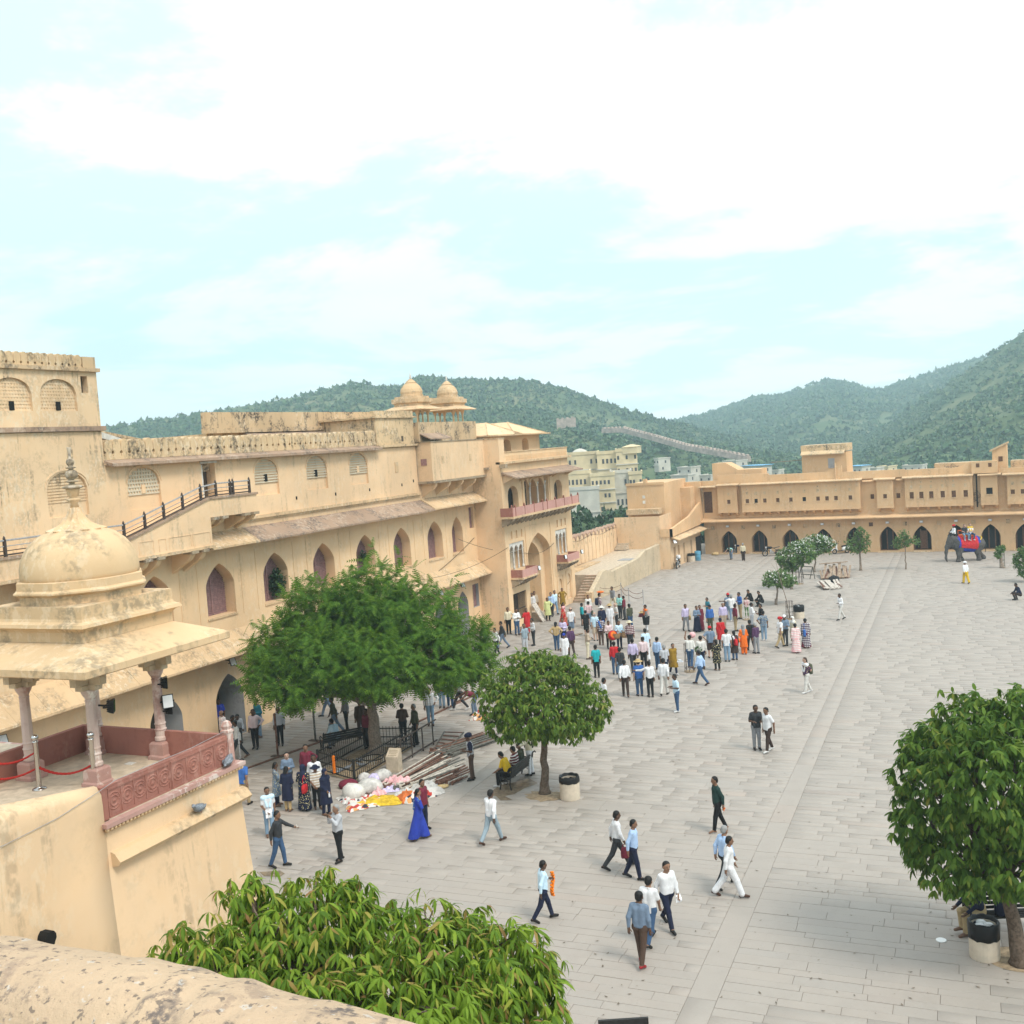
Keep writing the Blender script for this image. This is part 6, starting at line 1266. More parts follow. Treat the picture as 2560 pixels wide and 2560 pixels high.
def garment(pose, kind):
    key = (pose, kind)
    if key in GM: return GM[key]
    J = sk(pose); h = J['head']; R = J['R']; U = lambda v: R @ Vector(v); sides = (('L', 1), ('R', -1)); pr = []; cut = []; vox = .022; extra = None; kk = .03
    low = -1 if pose in ('sit', 'sitlean', 'ground', 'ride', 'lounge', 'bend') else 1
    torso = lambda f=1.0: [(J['chest'] + U((0, .075 * g, .02)), J['waist'] + U((.005, .06 * g, 0)), .112 * f, .108 * f) for _, g in sides] + [(J['waist'] + U((.005, .06 * g, 0)), J['pel'] + Vector((0, .062 * g, -.02 if low < 0 or f < 1 else -.13)), .112 * f, .120 * f) for _, g in sides] + [(J['sh' + s], J['neck'] + U((0, .02 * g, -.005)), .058 * f, .05 * f) for s, g in sides]
    low = -1 if pose in ('sit', 'sitlean', 'ground', 'ride', 'lounge', 'bend') else 1
    if kind == 'body':
        vox = .0185; pr += [(h + U((.0, 0, .035)), h + U((.022, 0, -.055)), .092, .066), (h + U((.088, 0, .01)), h + U((.102, 0, -.02)), .012, .018), (J['neck'] - U((0, 0, .03)), h + U((-.008, 0, -.06)), .056, .052)] + [(h + U((-.005, .088 * g, .0)), h + U((.0, .09 * g, -.03)), .018, .014) for _, g in sides] + torso(.82)
        for s, g in sides:
            hd = J['wr' + s] + J['fd' + s] * .075
            pr += [(J['sh' + s], J['el' + s], .05, .041), (J['el' + s], J['wr' + s], .042, .029), (J['wr' + s], hd, .031, .033), (J['hip' + s], J['knee' + s], .085, .058), (J['knee' + s], J['ank' + s], .056, .036), (J['ank' + s], J['toe' + s], .040, .03), (J['ank' + s], J['heel' + s], .04, .032)]
        m = MB()                                   # five unequal bent fingers on each palm
        for s, g in sides:
            f = J['fd' + s]; sd = f.cross(Vector((1, 0, 0)) if abs(f.x) < .8 else Vector((0, 0, 1))).normalized(); cu = f.cross(sd).normalized(); p0 = J['wr' + s] + f * .085
            if cu.x < 0: cu = -cu
            for i, L in enumerate((.068, .078, .072, .056)): b0 = p0 + sd * (i - 1.5) * .019; m.tube([b0, b0 + f * L * .55 + cu * .008, b0 + f * L * .95 + cu * .03], [.0095, .0088, .007], 5)
            b0 = J['wr' + s] + f * .03 + sd * .03; m.tube([b0, b0 + sd * .025 + f * .03 + cu * .012, b0 + sd * .025 + f * .06 + cu * .025], [.012, .011, .008], 5)
        V2 = np.array(m.v); F2 = []
        for f in m.f:
            if len(f) == 4: F2.append(f)
            else: F2 += [(f[0], f[k], f[k + 1], f[k + 1]) for k in range(1, len(f) - 1)]
        F2 = np.array([q if q[2] != q[3] else q for q in F2]); F2 = F2[F2[:, 2] != F2[:, 3]]; extra = (V2, F2)
    elif kind in ('long', 'short', 'vest', 'kurta', 'dress'):
        pr += torso(1.06)
        for s, g in sides:
            if kind == 'vest': continue
            if kind == 'short': e = J['sh' + s].lerp(J['el' + s], .72); pr += [(J['sh' + s], e, .064, .066)]
            else: pr += [(J['sh' + s], J['el' + s], .063, .054), (J['el' + s], J['wr' + s].lerp(J['el' + s], .06), .054, .042)]
        if kind in ('kurta', 'dress'):
            zb = .44 if kind == 'kurta' else .10
            if low > 0:
                pr += [(J['pel'] + Vector((0, .05 * g, 0)), Vector(((J['knee' + s].x + J['ank' + s].x * (kind == 'dress')) * (.5 if kind == 'dress' else .9), .075 * g, zb - .04)), .14, .17 if kind == 'kurta' else .2) for s, g in sides]; cut = [((0, 0, zb), (0, 0, -1))]; kk = .05
            else: pr += [(J['hip' + s], J['knee' + s], .125, .12) for s, g in sides] + ([(J['knee' + s], J['ank' + s].lerp(J['knee' + s], .15), .12, .12) for s, g in sides] if kind == 'dress' else []); kk = .05
        elif low > 0: cut = [((0, 0, J['pel'].z - (.03 if kind == 'long' else .10)), (.06, 0, -1))]
        cut = cut + [(tuple(J['neck'] + U((.0, 0, .005))), tuple(U((.25, 0, 1))))]
    elif kind in ('trs', 'shorts', 'loose'):
        w = 1.2 if kind == 'loose' else 1.0
        pr += [(J['pel'] + Vector((0, .06 * g, .06)), J['hip' + s] + Vector((0, 0, -.02)), .112, .115) for s, g in sides]
        for s, g in sides:
            pr += [(J['hip' + s] + Vector((0, -.005 * g, -.02)), J['knee' + s], .1 * w, .073 * w if kind != 'shorts' else .095)]
            if kind != 'shorts': pr += [(J['knee' + s], J['ank' + s] + (J['knee' + s] - J['ank' + s]) * .06, .072 * w, .058 * w * w)]
        kk = .02
    elif kind == 'skirt':
        pr += [(J['pel'] + Vector((0, .05 * g, .05)), J['pel'] + Vector((0, .05 * g, -.1)), .13, .14) for _, g in sides] + [(J['pel'] + Vector((0, .05 * g, -.1)), Vector((J['ank' + s].x * .7, .09 * g, .05)), .14, .19) for s, g in sides]; cut = [((0, 0, .07), (0, 0, -1))]; kk = .06
    elif kind in ('shoeL', 'shoeR'):
        vox = .016; kk = .02
        for s in kind[-1]: pr += [(J['ank' + s] + Vector((0, 0, -.015)), J['toe' + s], .05, .037), (J['ank' + s] + Vector((0, 0, -.015)), J['heel' + s], .048, .038)]
    elif kind in ('hair', 'longhair', 'bun', 'bald'):
        vox = .0145; kk = .015; pr += [(h + U((-.012, 0, .045)), h + U((-.03, 0, -.01)), .098, .088)]
        if kind == 'longhair': pr += [(h + U((-.05, 0, -.02)), h + U((-.10, 0, -.32)), .082, .05)]
        if kind == 'bun': pr += [(h + U((-.11, 0, .0)), h + U((-.125, 0, -.02)), .045, .04)]
        if kind == 'bald': pr = [(h + U((-.03, .05 * g, -.005)), h + U((-.05, .05 * g, -.03)), .055, .05) for _, g in sides]
        else: cut = [(tuple(h + U((.035, 0, .055))), tuple(U((.75, 0, -.62))))]
        m = MB()
        for g in (-1, 1): m.ell(tuple(h + U((.0865, .032 * g, .012))), (.008, .013, .007), 6, 4); m.ell(tuple(h + U((.087, .033 * g, .034))), (.007, .018, .004), 6, 4)
        m.ell(tuple(h + U((.088, 0, -.045))), (.008, .022, .006), 6, 4)
        F2 = [f for f in m.f if len(f) == 4]; extra = (np.array(m.v), np.array(F2))
    elif kind == 'cap':
        vox = .015; kk = .015; pr += [(h + U((-.01, 0, .055)), h + U((-.02, 0, .035)), .1, .104), (h + U((.08, 0, .055)), h + U((.15, 0, .045)), .06, .05)]; cut = [(tuple(h + U((0, 0, .025))), tuple(U((0, 0, -1))))]
    elif kind == 'hat':
        pr = None; m = MB(); m.M = Matrix.Translation(h) @ R.to_4x4(); m.lathe([(.21, .035), (.215, .045), (.20, .055), (.11, .06), (.105, .12), (.085, .15), (.02, .155)], (-.01, 0, 0), 20); me = m.mesh('hat', None, smooth=True); GM[key] = me; return me
    elif kind == 'turban':
        vox = .016; kk = .025; pr += [(h + U((.03, 0, .06)), h + U((-.06, 0, .075)), .098, .105), (h + U((.0, .06, .08)), h + U((-.02, -.06, .09)), .075, .075)]; cut = [(tuple(h + U((0, 0, .022))), tuple(U((.1, 0, -1))))]
    elif kind == 'helmet':
        vox = .016; pr += [(h + U((-.005, 0, .05)), h + U((-.02, 0, .02)), .115, .118)]; cut = [(tuple(h + U((.02, 0, .0))), tuple(U((.5, 0, -.86))))]
    elif kind == 'scarf':
        vox = .018; pr += [(h + U((-.012, 0, .045)), h + U((-.02, 0, -.04)), .108, .095), (J['neck'] + U((.02, 0, .03)), J['neck'] + U((.0, 0, -.02)), .095, .11), (J['shL'] + U((.03, -.02, -.02)), J['shR'] + U((.03, .02, -.02)), .085, .085), (J['chest'] + U((-.05, 0, .08)), J['chest'] + U((-.07, 0, -.1)), .11, .09)]; cut = []
        c = (h + U((.115, 0, -.002))); fn0, A, B = field(pr, .04); face = np.array(c, np.float32)
        fn = lambda G: np.maximum(fn0(G), .078 - np.sqrt(((G - face) ** 2).sum(-1))); V, F = snet(fn, A, B, vox); me = np_mesh('scarf', V, F, None, True); GM[key] = me; return me
    elif kind == 'shawl':
        pr += [(J['shL'] + U((.03, 0, 0)), J['shR'] + U((.03, 0, 0)), .088, .088), (J['shL'] + U((.05, -.06, -.02)), J['waist'] + U((.13, .05, .0)), .055, .045), (J['shR'] + U((.05, .06, -.02)), J['waist'] + U((.13, -.06, .02)), .055, .045), (J['shL'] + U((-.06, -.08, 0)), J['waist'] + U((-.12, -.02, 0)), .06, .06)]
    elif kind == 'belt': return None
    me = sdf_mesh(kind, pr, vox, kk, cut, 0, extra); GM[key] = me; return me
GNAME = dict(long='shirt', short='shirt', vest='vest', kurta='tunic', dress='dress', trs='trousers', loose='trousers', shorts='shorts', skirt='skirt', shoeL='shoe', shoeR='shoe', hair='hair', longhair='hair', bun='hair', bald='hair', cap='cap', hat='hat', turban='turban', helmet='helmet', scarf='headscarf', shawl='shawl', body='body')
def wear(root, pose, kind, col, mat='cloth'):
    me = garment(pose, kind); key = (id(me), mat)
    if key not in GM:
        m2 = me if not me.materials else me.copy(); m2.materials.clear(); m2.materials.append(MATS[mat]); GM[key] = m2
    o = link(GNAME[kind], GM[key], root); c = CL[col] if isinstance(col, str) else col; j = random.uniform(.92, 1.06); o.color = (min(1, c[0] * j), min(1, c[1] * j), min(1, c[2] * j), 1); return o
def person(loc, yaw, pose, h, top, bot, head, label, shoes='shoe', skin=None, extra=(), cat='person', group=None):
    root = thing('person', label, cat, tuple(loc), group, yaw); s = h / 1.715; root.scale = (s * random.uniform(.97, 1.06), s * random.uniform(.97, 1.06), s)
    def pc(spec):                                  # 'kind:colour[:pattern]'
        q = spec.split(':'); return q[0], q[1], ('cloth_' + q[2] if len(q) > 2 else 'cloth')
    wear(root, pose, 'body', skin or random.choice(['skin1', 'skin1', 'skin2', 'skin3']), 'skin')
    k, c, m_ = pc(top); wear(root, pose, k, c, m_)
    if bot: k, c, m_ = pc(bot); wear(root, pose, k, c, m_)
    if shoes: wear(root, pose, 'shoeL', shoes, 'shoe_m'); wear(root, pose, 'shoeR', shoes, 'shoe_m')
    for hspec in head.split('+'):
        q = hspec.split(':')
        if q[0] in ('hair', 'longhair', 'bun', 'bald'): wear(root, pose, q[0], q[1] if len(q) > 1 else 'hair', 'hair_m')
        else:
            wear(root, pose, q[0], q[1])
            if q[0] in ('cap', 'hat'): wear(root, pose, 'hair', 'hair', 'hair_m')
    for e in extra: k, c, m_ = pc(e); wear(root, pose, k, c, m_)
    return root
def hand_of(root, pose, s='R'):
    J = sk(pose); p = J['wr' + s] + J['fd' + s] * .1; return Matrix.Translation(root.location) @ Matrix.Rotation(root.rotation_euler.z, 4, 'Z') @ Matrix.Diagonal((*root.scale, 1)) @ p.to_4d() if False else Vector(root.location) + Matrix.Rotation(root.rotation_euler.z, 3, 'Z') @ Vector((p.x * root.scale[0], p.y * root.scale[1], p.z * root.scale[2]))
def local_pt(root, v): return Vector(root.location) + Matrix.Rotation(root.rotation_euler.z, 3, 'Z') @ Vector((v[0] * root.scale[0], v[1] * root.scale[1], v[2] * root.scale[2]))
# ------------------------------------------------------------------ everybody in the court: photo foot point, heading (0 = picture right, 90 = away), pose, height, dress
PP = {}
def C(key, px, py, ph, pose, h, top, bot, head, label, shoes='shoe', skin=None, extra=(), z=0., group=None):
    g = gnd(px, py, z); PP[key] = (person(g, PIC_YAW + math.radians(ph + random.uniform(-9, 9)), pose, h, top, bot, head, label, shoes, skin, extra, 'person', group), pose); return PP[key][0]
# walkers on the open paving
C('blueshirt', 1606, 2412, 55, 'stroll', 1.74, 'long:slate', 'trs:brown', 'hair', 'man in slate-blue shirt, brown trousers and red sneakers, nearest the camera', 'redshoe')
C('whitetee', 1628, 2358, 50, 'walk', 1.68, 'short:white', 'trs:jeans', 'hair', 'man in white T-shirt and blue jeans just behind the red sneakers', 'shoe', 'skin2')
C('papers', 1672, 2320, 300, 'walk2', 1.76, 'long:white', 'trs:navy', 'hair', 'man in white shirt and navy trousers holding folded papers')
C('maroonbag', 1545, 2172, 5, 'walk', 1.72, 'long:white', 'trs:char', 'hair', 'man in untucked white shirt carrying a maroon bag', 'shoe', 'skin3')
C('mate', 1588, 2198, 350, 'stroll2', 1.7, 'long:ltblue', 'trs:navy', 'hair', 'man in light blue shirt walking beside the maroon bag carrier')
C('greyhair', 1815, 2218, 30, 'walk', 1.72, 'long:ltblue', 'trs:char', 'hair:hairg', 'grey-haired man in light blue shirt half hidden by a man in white')
C('allwhite', 1826, 2243, 5, 'walk2', 1.68, 'long:white', 'loose:white', 'hair', 'man dressed all in white with brown shoes striding right', 'shoeb')
C('greenman', 1797, 2080, 185, 'stroll', 1.74, 'long:dkgreen', 'trs:black', 'hair', 'barefoot man in dark green shirt carrying an orange packet', None)
C('garlandboy', 1362, 2302, 5, 'walkhold', 1.6, 'long:sky', 'trs:navy', 'hair', 'boy in pale blue shirt holding orange marigold garlands', 'shoe', 'skin3')
C('greytrousers', 1232, 2108, 55, 'walk2', 1.72, 'long:white', 'trs:steel', 'hair', 'man in white shirt and grey-green trousers walking away alone', 'shoeb', 'skin3')
C('photographer', 850, 2154, 215, 'photo', 1.76, 'long:ltgrey', 'trs:black', 'hair:hairg', 'grey-haired man in pale shirt raising both hands to take a photo', 'shoe', 'skin2')
C('blackshirt', 700, 2168, 345, 'point', 1.74, 'long:char', 'trs:jeans', 'hair', 'man in black shirt and jeans with outstretched arm', 'shoe')
C('scarfman', 676, 2092, 290, 'stand2', 1.66, 'short:white', 'trs:ltjeans', 'hair', 'man with pale blue scarf over a white T-shirt holding papers', 'sandal', None, ('shawl:sky',))
C('bluepolo', 612, 2015, 65, 'stroll2', 1.72, 'short:blue', 'trs:khaki', 'hair', 'man in bright blue polo and khaki trousers by the platform corner')
C('bluedress', 1050, 2098, 2, 'walkphone', 1.64, 'dress:royal', 'trs:royal', 'longhair', 'woman in royal blue dress walking with a phone at her ear', 'sandal', 'skin2', ('shawl:blue:floral',))
C('maroontop', 1062, 2074, 330, 'stand', 1.66, 'short:maroon', 'trs:navy', 'hair', 'man in maroon T-shirt right behind the woman in blue')
C('navyturban', 1181, 1950, 195, 'hold', 1.74, 'vest:white', 'trs:brown', 'turban:navy', 'man in navy turban and white waistcoat beside the heap of pipes', 'shoe', None, ('short:navy',))
# veiled women and companions by the railings
C('headband', 695, 2015, 5, 'phone', 1.58, 'kurta:slate:floral', 'trs:navy', 'longhair', 'girl in navy tunic with a red hairband touching her face', 'sandal')
C('greytop', 724, 1988, 285, 'fold', 1.6, 'long:slate', 'trs:char', 'hair', 'pale woman in grey top looking over the group of women', 'sandal', 'skin4')
C('beigelegs', 722, 2028, 75, 'hold', 1.58, 'kurta:navy', 'trs:tan', 'longhair', 'woman in navy tunic over beige leggings seen from behind', 'sandal')
C('redbag', 764, 2026, 80, 'fold', 1.62, 'dress:navy:floral', 'skirt:navy', 'scarf:navy', 'woman in navy veil and long flowered dress with a red handbag')
C('maroonman', 772, 1975, 270, 'hip1', 1.72, 'long:maroon', 'trs:char', 'hair', 'man in maroon shirt standing behind the veiled women')
C('whiteman', 792, 2002, 275, 'stand', 1.68, 'long:white', 'loose:white', 'hair', 'man in white shirt and trousers beside the railings corner', 'sandal', 'skin3')
C('sunhat', 795, 2022, 290, 'stand2', 1.55, 'short:beige:stripe', 'trs:black', 'hat:navy', 'girl in navy sun hat, beige top and black trousers', 'sandal')
C('veilbottle', 818, 2038, 335, 'stand2', 1.62, 'kurta:navy', 'trs:navy', 'scarf:navy', 'woman in plain navy veil and tunic holding a water bottle', 'sandal')
# people at the arches of the wing
C('greyman', 702, 1864, 275, 'stand', 1.7, 'long:ltgrey', 'trs:black', 'hair', 'man in pale grey shirt standing behind the rusty barrier post', 'shoe', 'skin3')
C('pinkman', 640, 1872, 275, 'hip1', 1.72, 'long:ltpink', 'trs:black', 'hair', 'man in pale pink shirt with white towel on his shoulder', 'shoe', 'skin3')
C('tealman', 650, 1844, 230, 'hold', 1.78, 'long:dkteal', 'trs:ltjeans', 'hair', 'bearded man in teal shirt and pale jeans by the arch pier', 'sandal')
C('stoopman', 598, 1899, 205, 'walk', 1.7, 'long:offwhite', 'trs:char', 'hair', 'stooping man in off-white shirt walking past the platform parapet', 'sandal', 'skin3')
C('archblue', 553, 1838, 280, 'stand', 1.68, 'short:royal', 'trs:navy', 'hair', 'man in blue shirt standing inside the grey arch', 'shoe', 'skin3')
C('stripeman', 562, 1872, 230, 'stand', 1.68, 'short:ltpink:stripe', 'trs:slate', 'bald', 'balding man in pink striped shirt behind the parapet post', 'shoe', 'skin1')
C('archsit', 597, 1852, 290, 'sitlean', 1.66, 'long:ltgrey', 'trs:char', 'hair', 'man in white shirt sitting hunched at the foot of the arch', 'shoe', 'skin3')
C('archsit2', 574, 1858, 330, 'sitlean', 1.66, 'long:black', 'trs:ltjeans', 'hair', 'man in black shirt and pale jeans sitting in the arch', 'whiteshoe', 'skin3')
C('treewalker', 838, 1836, 200, 'walk', 1.72, 'long:olive', 'trs:slate', 'hair', 'man in olive shirt walking in the shade of the feathery tree', 'shoeb', 'skin3')
C('treeblack', 868, 1828, 210, 'stand2', 1.72, 'long:grey', 'trs:black', 'hair', 'man in black trousers standing in shade behind the fence bench')
C('treelegs', 822, 1792, 185, 'walk2', 1.7, 'long:char', 'trs:slate', 'hair', 'walker in slate trousers mostly hidden by low feathery branches')
C('trunkman', 922, 1872, 250, 'stand', 1.7, 'long:maroon', 'trs:black', 'hair', 'man in dark maroon shirt behind the leaning tree trunk', 'shoe', 'skin3')
C('trunkman2', 905, 1846, 110, 'stand', 1.7, 'long:brown', 'trs:brown', 'hair', 'man in brown standing beyond the tree trunk')
C('brownsit', 1010, 1852, 100, 'hold', 1.6, 'long:brown', 'trs:char', 'hair', 'man in brown shirt leaning on the far railings')
C('vestman', 1042, 1862, 200, 'stand2', 1.74, 'long:olive', 'trs:black', 'hair:hairg', 'older man in grey-green waistcoat by the far railings corner')
C('hipjeans', 1078, 1814, 265, 'hip1', 1.72, 'long:white:check', 'trs:ltjeans', 'hair', 'man in checked white shirt and jeans with a hand on his hip', 'shoeb')
C('redjeans', 1106, 1770, 270, 'stand2', 1.68, 'short:red', 'trs:ltjeans', 'hair', 'young man in red top and pale jeans under the branches')
C('whitejeans', 1127, 1770, 100, 'stroll', 1.68, 'short:white', 'trs:jeans', 'hair', 'man in white top and dark jeans under the branches', 'whiteshoe')
C('stride', 1150, 1776, 185, 'walk2', 1.72, 'short:grey', 'trs:char', 'hair', 'man in grey T-shirt striding left under the branches', 'whiteshoe')
C('stoopmaroon', 1192, 1788, 200, 'bend', 1.7, 'long:maroon', 'trs:slate', 'hair', 'man in maroon shirt bending beside the round tree')
C('creamjacket', 1327, 1938, 170, 'reach', 1.72, 'long:cream', 'trs:white', 'hair', 'man in cream jacket and white trousers leaning on the bench end', 'shoe', 'skin1', ('shawl:olive',))
# gate side
C('creamshirt', 1273, 1585, 285, 'hip1', 1.74, 'long:cream', 'trs:black', 'hair', 'man in cream shirt with hand on hip at the gatehouse corner', 'shoeb')
C('jacketman', 1294, 1588, 285, 'fold', 1.72, 'long:white:floral', 'trs:jeans', 'hair', 'man in white jacket and jeans at the gatehouse corner')
C('redkurta', 1319, 1583, 270, 'phone', 1.62, 'kurta:red', 'loose:red', 'longhair', 'woman in red tunic by the iron grille', 'sandal')
C('stripegrey', 1335, 1614, 195, 'hold', 1.68, 'long:ltgrey:stripe', 'trs:char', 'hair', 'man in striped grey shirt reading beside the man on his phone')
C('phonegrey', 1314, 1632, 290, 'phone', 1.72, 'short:steel', 'trs:ltgrey', 'hair', 'man in steel-grey T-shirt on the phone behind the round tree')
C('bagblack', 1258, 1622, 195, 'walk', 1.72, 'long:char', 'trs:slate', 'hair', 'man in black shirt walking left with a shoulder bag')
C('patternbag', 1242, 1640, 210, 'stroll', 1.66, 'long:white:check', 'trs:black', 'hair', 'person in checked white shirt with a basket behind the feathery tree')
C('yellowdress', 1371, 1552, 275, 'hip1', 1.6, 'kurta:lime', 'trs:black', 'bun', 'woman in pale yellow dress before the gate arch', 'sandal')
C('gateblue', 1380, 1541, 250, 'stand', 1.7, 'long:ltblue', 'trs:char', 'hair', 'man in light blue shirt before the gate arch')
C('gatewhite', 1389, 1536, 300, 'stroll', 1.72, 'long:sky', 'trs:ltjeans', 'hair', 'man in white shirt and jeans stepping beside the blue shirt at the gate', 'shoe')
C('guard', 1401, 1512, 0, 'hold', 1.7, 'long:white', 'trs:navy', 'turban:red', 'guard in red turban with a stick by the gate pier')
C('mustardtop', 1408, 1524, 290, 'hips', 1.58, 'kurta:mustard', 'trs:char', 'longhair', 'woman in mustard tunic near the red turbaned guard', 'sandal')
C('redsari', 1410, 1566, 330, 'stroll', 1.6, 'dress:red:floral', 'skirt:red', 'hair', 'woman in long red sari carrying a black bag', 'sandal', None, ('shawl:pink',))
C('gatebeige', 1339, 1537, 260, 'stand', 1.7, 'long:beige', 'trs:khaki', 'hair', 'man in beige shirt inside the gate arch')
C('gatebeige2', 1333, 1540, 260, 'stand', 1.66, 'long:white', 'trs:beige', 'hair', 'man in white behind the leaning board in the gate arch')
C('shortsman', 1430, 1588, 85, 'stand', 1.76, 'short:white', 'shorts:slate', 'bald:hairb', 'man in white T-shirt and navy shorts seen from behind', 'shoe', 'skin4')
C('tantop', 1393, 1626, 80, 'hips', 1.68, 'long:tan', 'trs:jeans', 'longhair', 'woman in tan cardigan with both hands on her hips', 'shoe', 'skin2')
C('lilacgate', 1410, 1615, 260, 'fold', 1.7, 'long:lilac', 'trs:navy', 'hair', 'man in lilac shirt and sunglasses next to the tan cardigan')
C('purpleback', 1429, 1640, 100, 'stroll', 1.7, 'long:purple', 'trs:dkbrown', 'hair', 'man in dark purple shirt walking away behind the round tree')
C('bluecap', 1414, 1660, 275, 'stand', 1.7, 'long:white', 'loose:white', 'cap:royal', 'man in blue cap and white clothes above the round tree')
# middle crowd
C('tealleft', 1457, 1568, 10, 'stand', 1.6, 'long:teal', 'trs:black', 'hair', 'boy in turquoise shirt near the ramp steps', 'whiteshoe')
C('whiteback', 1473, 1550, 285, 'stand', 1.72, 'long:offwhite', 'trs:grey', 'hair', 'man in white shirt behind the turquoise shirted boy')
C('plaidbag', 1474, 1566, 85, 'stroll', 1.66, 'long:pink:check', 'trs:ltjeans', 'hair', 'man in red-white checked shirt with a dark shoulder bag', 'shoe')
C('blacktop', 1467, 1590, 88, 'stand', 1.62, 'short:black', 'shorts:black', 'hair', 'tourist in black top and black shorts seen from behind', 'sandal', 'skin4')
C('plaidbackpack', 1501, 1545, 10, 'stand', 1.72, 'long:maroon:check', 'trs:offwhite', 'hair', 'man in maroon checked shirt wearing a dark backpack')
C('phonegreytall', 1534, 1526, 220, 'walk2', 1.76, 'long:grey', 'trs:cream', 'hair', 'tall man in grey shirt and cream trousers by the rope barrier')
C('mintman', 1552, 1546, 250, 'hold', 1.68, 'long:mint', 'trs:char', 'hair', 'man in mint green shirt near the rope barrier')
C('redjacket', 1562, 1550, 160, 'stand', 1.64, 'long:maroon', 'trs:char', 'hair', 'man in crimson top between mint shirt and olive jacket')
C('olivejacket', 1577, 1577, 120, 'stand2', 1.72, 'long:olive', 'trs:jeans', 'hair', 'man in olive jacket and jeans at the edge of the crowd')
C('hatvendor', 1617, 1578, 190, 'stand', 1.68, 'long:grey:floral', 'loose:white', 'hair', 'vendor standing apart with hats and a black basket', 'shoe', None, ('shawl:orange',))
C('bareheadtourist', 1490, 1602, 85, 'stand', 1.74, 'short:sky', 'shorts:beige', 'bald:hairg', 'bald tourist in pale blue shirt and beige shorts', 'shoe', 'skin4')
C('plaidshawl', 1504, 1613, 85, 'stand', 1.74, 'short:purple:check', 'trs:brown', 'hair', 'man in purple checked shirt with a blue cloth over his back', 'shoeb', 'skin2', ('shawl:blue',))
C('strawhat', 1527, 1577, 90, 'stand', 1.72, 'long:white', 'trs:white', 'hat:tan', 'tourist in white shirt and tan straw hat', 'shoe', 'skin4')
C('whitehat', 1507, 1583, 95, 'stand', 1.72, 'long:navy', 'trs:navy', 'hat:offwhite', 'tourist in dark shirt and white sun hat', 'shoe', 'skin4')
C('whitecheck', 1543, 1573, 200, 'hold', 1.7, 'short:offwhite', 'trs:char', 'bald:hairg', 'older tourist in white short-sleeved shirt beside the straw hat', 'shoe', 'skin4')
C('drummer', 1524, 1622, 290, 'hold', 1.66, 'long:ltpink', 'trs:black', 'hair', 'man in pale pink shirt carrying a painted drum')
C('basketman', 1550, 1622, 280, 'hold', 1.66, 'long:sky', 'trs:navy', 'hair', 'hawker in pale blue shirt hung with wicker baskets')
C('platevendor', 1577, 1624, 270, 'stand', 1.68, 'long:maroon:check', 'trs:char', 'hat:cream', 'hawker in checked shirt balancing a flat hat on his head')
C('bigblue', 1617, 1652, 85, 'stroll', 1.78, 'short:sky', 'loose:white', 'hair', 'heavy man in pale blue shirt and white trousers seen from behind')
C('khakiuniform', 1471, 1648, 5, 'hold', 1.74, 'long:beige', 'trs:cream', 'hair', 'man in khaki uniform writing in a notebook', 'shoeb')
C('tealpolo', 1493, 1694, 88, 'stand', 1.7, 'short:teal', 'trs:black', 'hair', 'man in turquoise polo and black trousers walking away')
C('redback', 1539, 1686, 90, 'stand', 1.72, 'long:red', 'trs:jeans', 'hair', 'man in red shirt seen from behind')
C('darkgreytee', 1553, 1700, 80, 'stroll', 1.66, 'short:char', 'trs:ltjeans', 'hair', 'man in dark grey T-shirt in front of the red shirt')
C('lilacback', 1585, 1681, 85, 'stroll2', 1.78, 'long:lilac', 'trs:char', 'hair', 'man in lilac shirt and dark trousers seen from behind')
C('pinkback', 1611, 1672, 82, 'stand', 1.7, 'long:ltpink', 'trs:black', 'hair', 'man in pale pink shirt and black trousers seen from behind')
C('whitebrown', 1565, 1742, 90, 'stroll', 1.76, 'long:white', 'trs:dkbrown', 'hair', 'man in white shirt and dark brown trousers seen from behind', 'shoeb')
C('strawblue', 1600, 1740, 90, 'stand', 1.74, 'short:blue', 'trs:jeans', 'hat:tan', 'man in blue polo and straw hat seen from behind', 'shoe', 'skin4')
C('armaround', 1627, 1743, 105, 'reach', 1.72, 'long:white', 'trs:black', 'hair', 'man in white shirt stretching an arm to the straw hat man')
C('creamtrs', 1662, 1738, 65, 'stroll2', 1.76, 'long:white', 'trs:offwhite', 'hair', 'man in white shirt and cream trousers walking away')
C('lightback', 1646, 1674, 60, 'stand', 1.72, 'long:ltblue', 'trs:jeans', 'hair', 'man in light blue shirt with his back to the mustard dress')
C('greytee', 1664, 1694, 85, 'stand', 1.68, 'short:ltgrey', 'trs:navy', 'hair:hairg', 'grey-haired man in pale grey T-shirt next to the mustard dress')
C('mustarddress', 1685, 1687, 285, 'stroll', 1.62, 'kurta:mustard', 'trs:navy', 'bun', 'woman in mustard and brown dress holding a white hat', 'whiteshoe', 'skin2')
C('skytee', 1694, 1780, 195, 'hold', 1.7, 'short:sky', 'trs:jeans', 'hair', 'man in sky-blue T-shirt and jeans holding out a hand', 'whiteshoe', 'skin3')
C('treewhite', 1513, 1792, 20, 'stroll', 1.74, 'long:white', 'trs:beige', 'hair', 'man in white shirt walking out from behind the round tree')
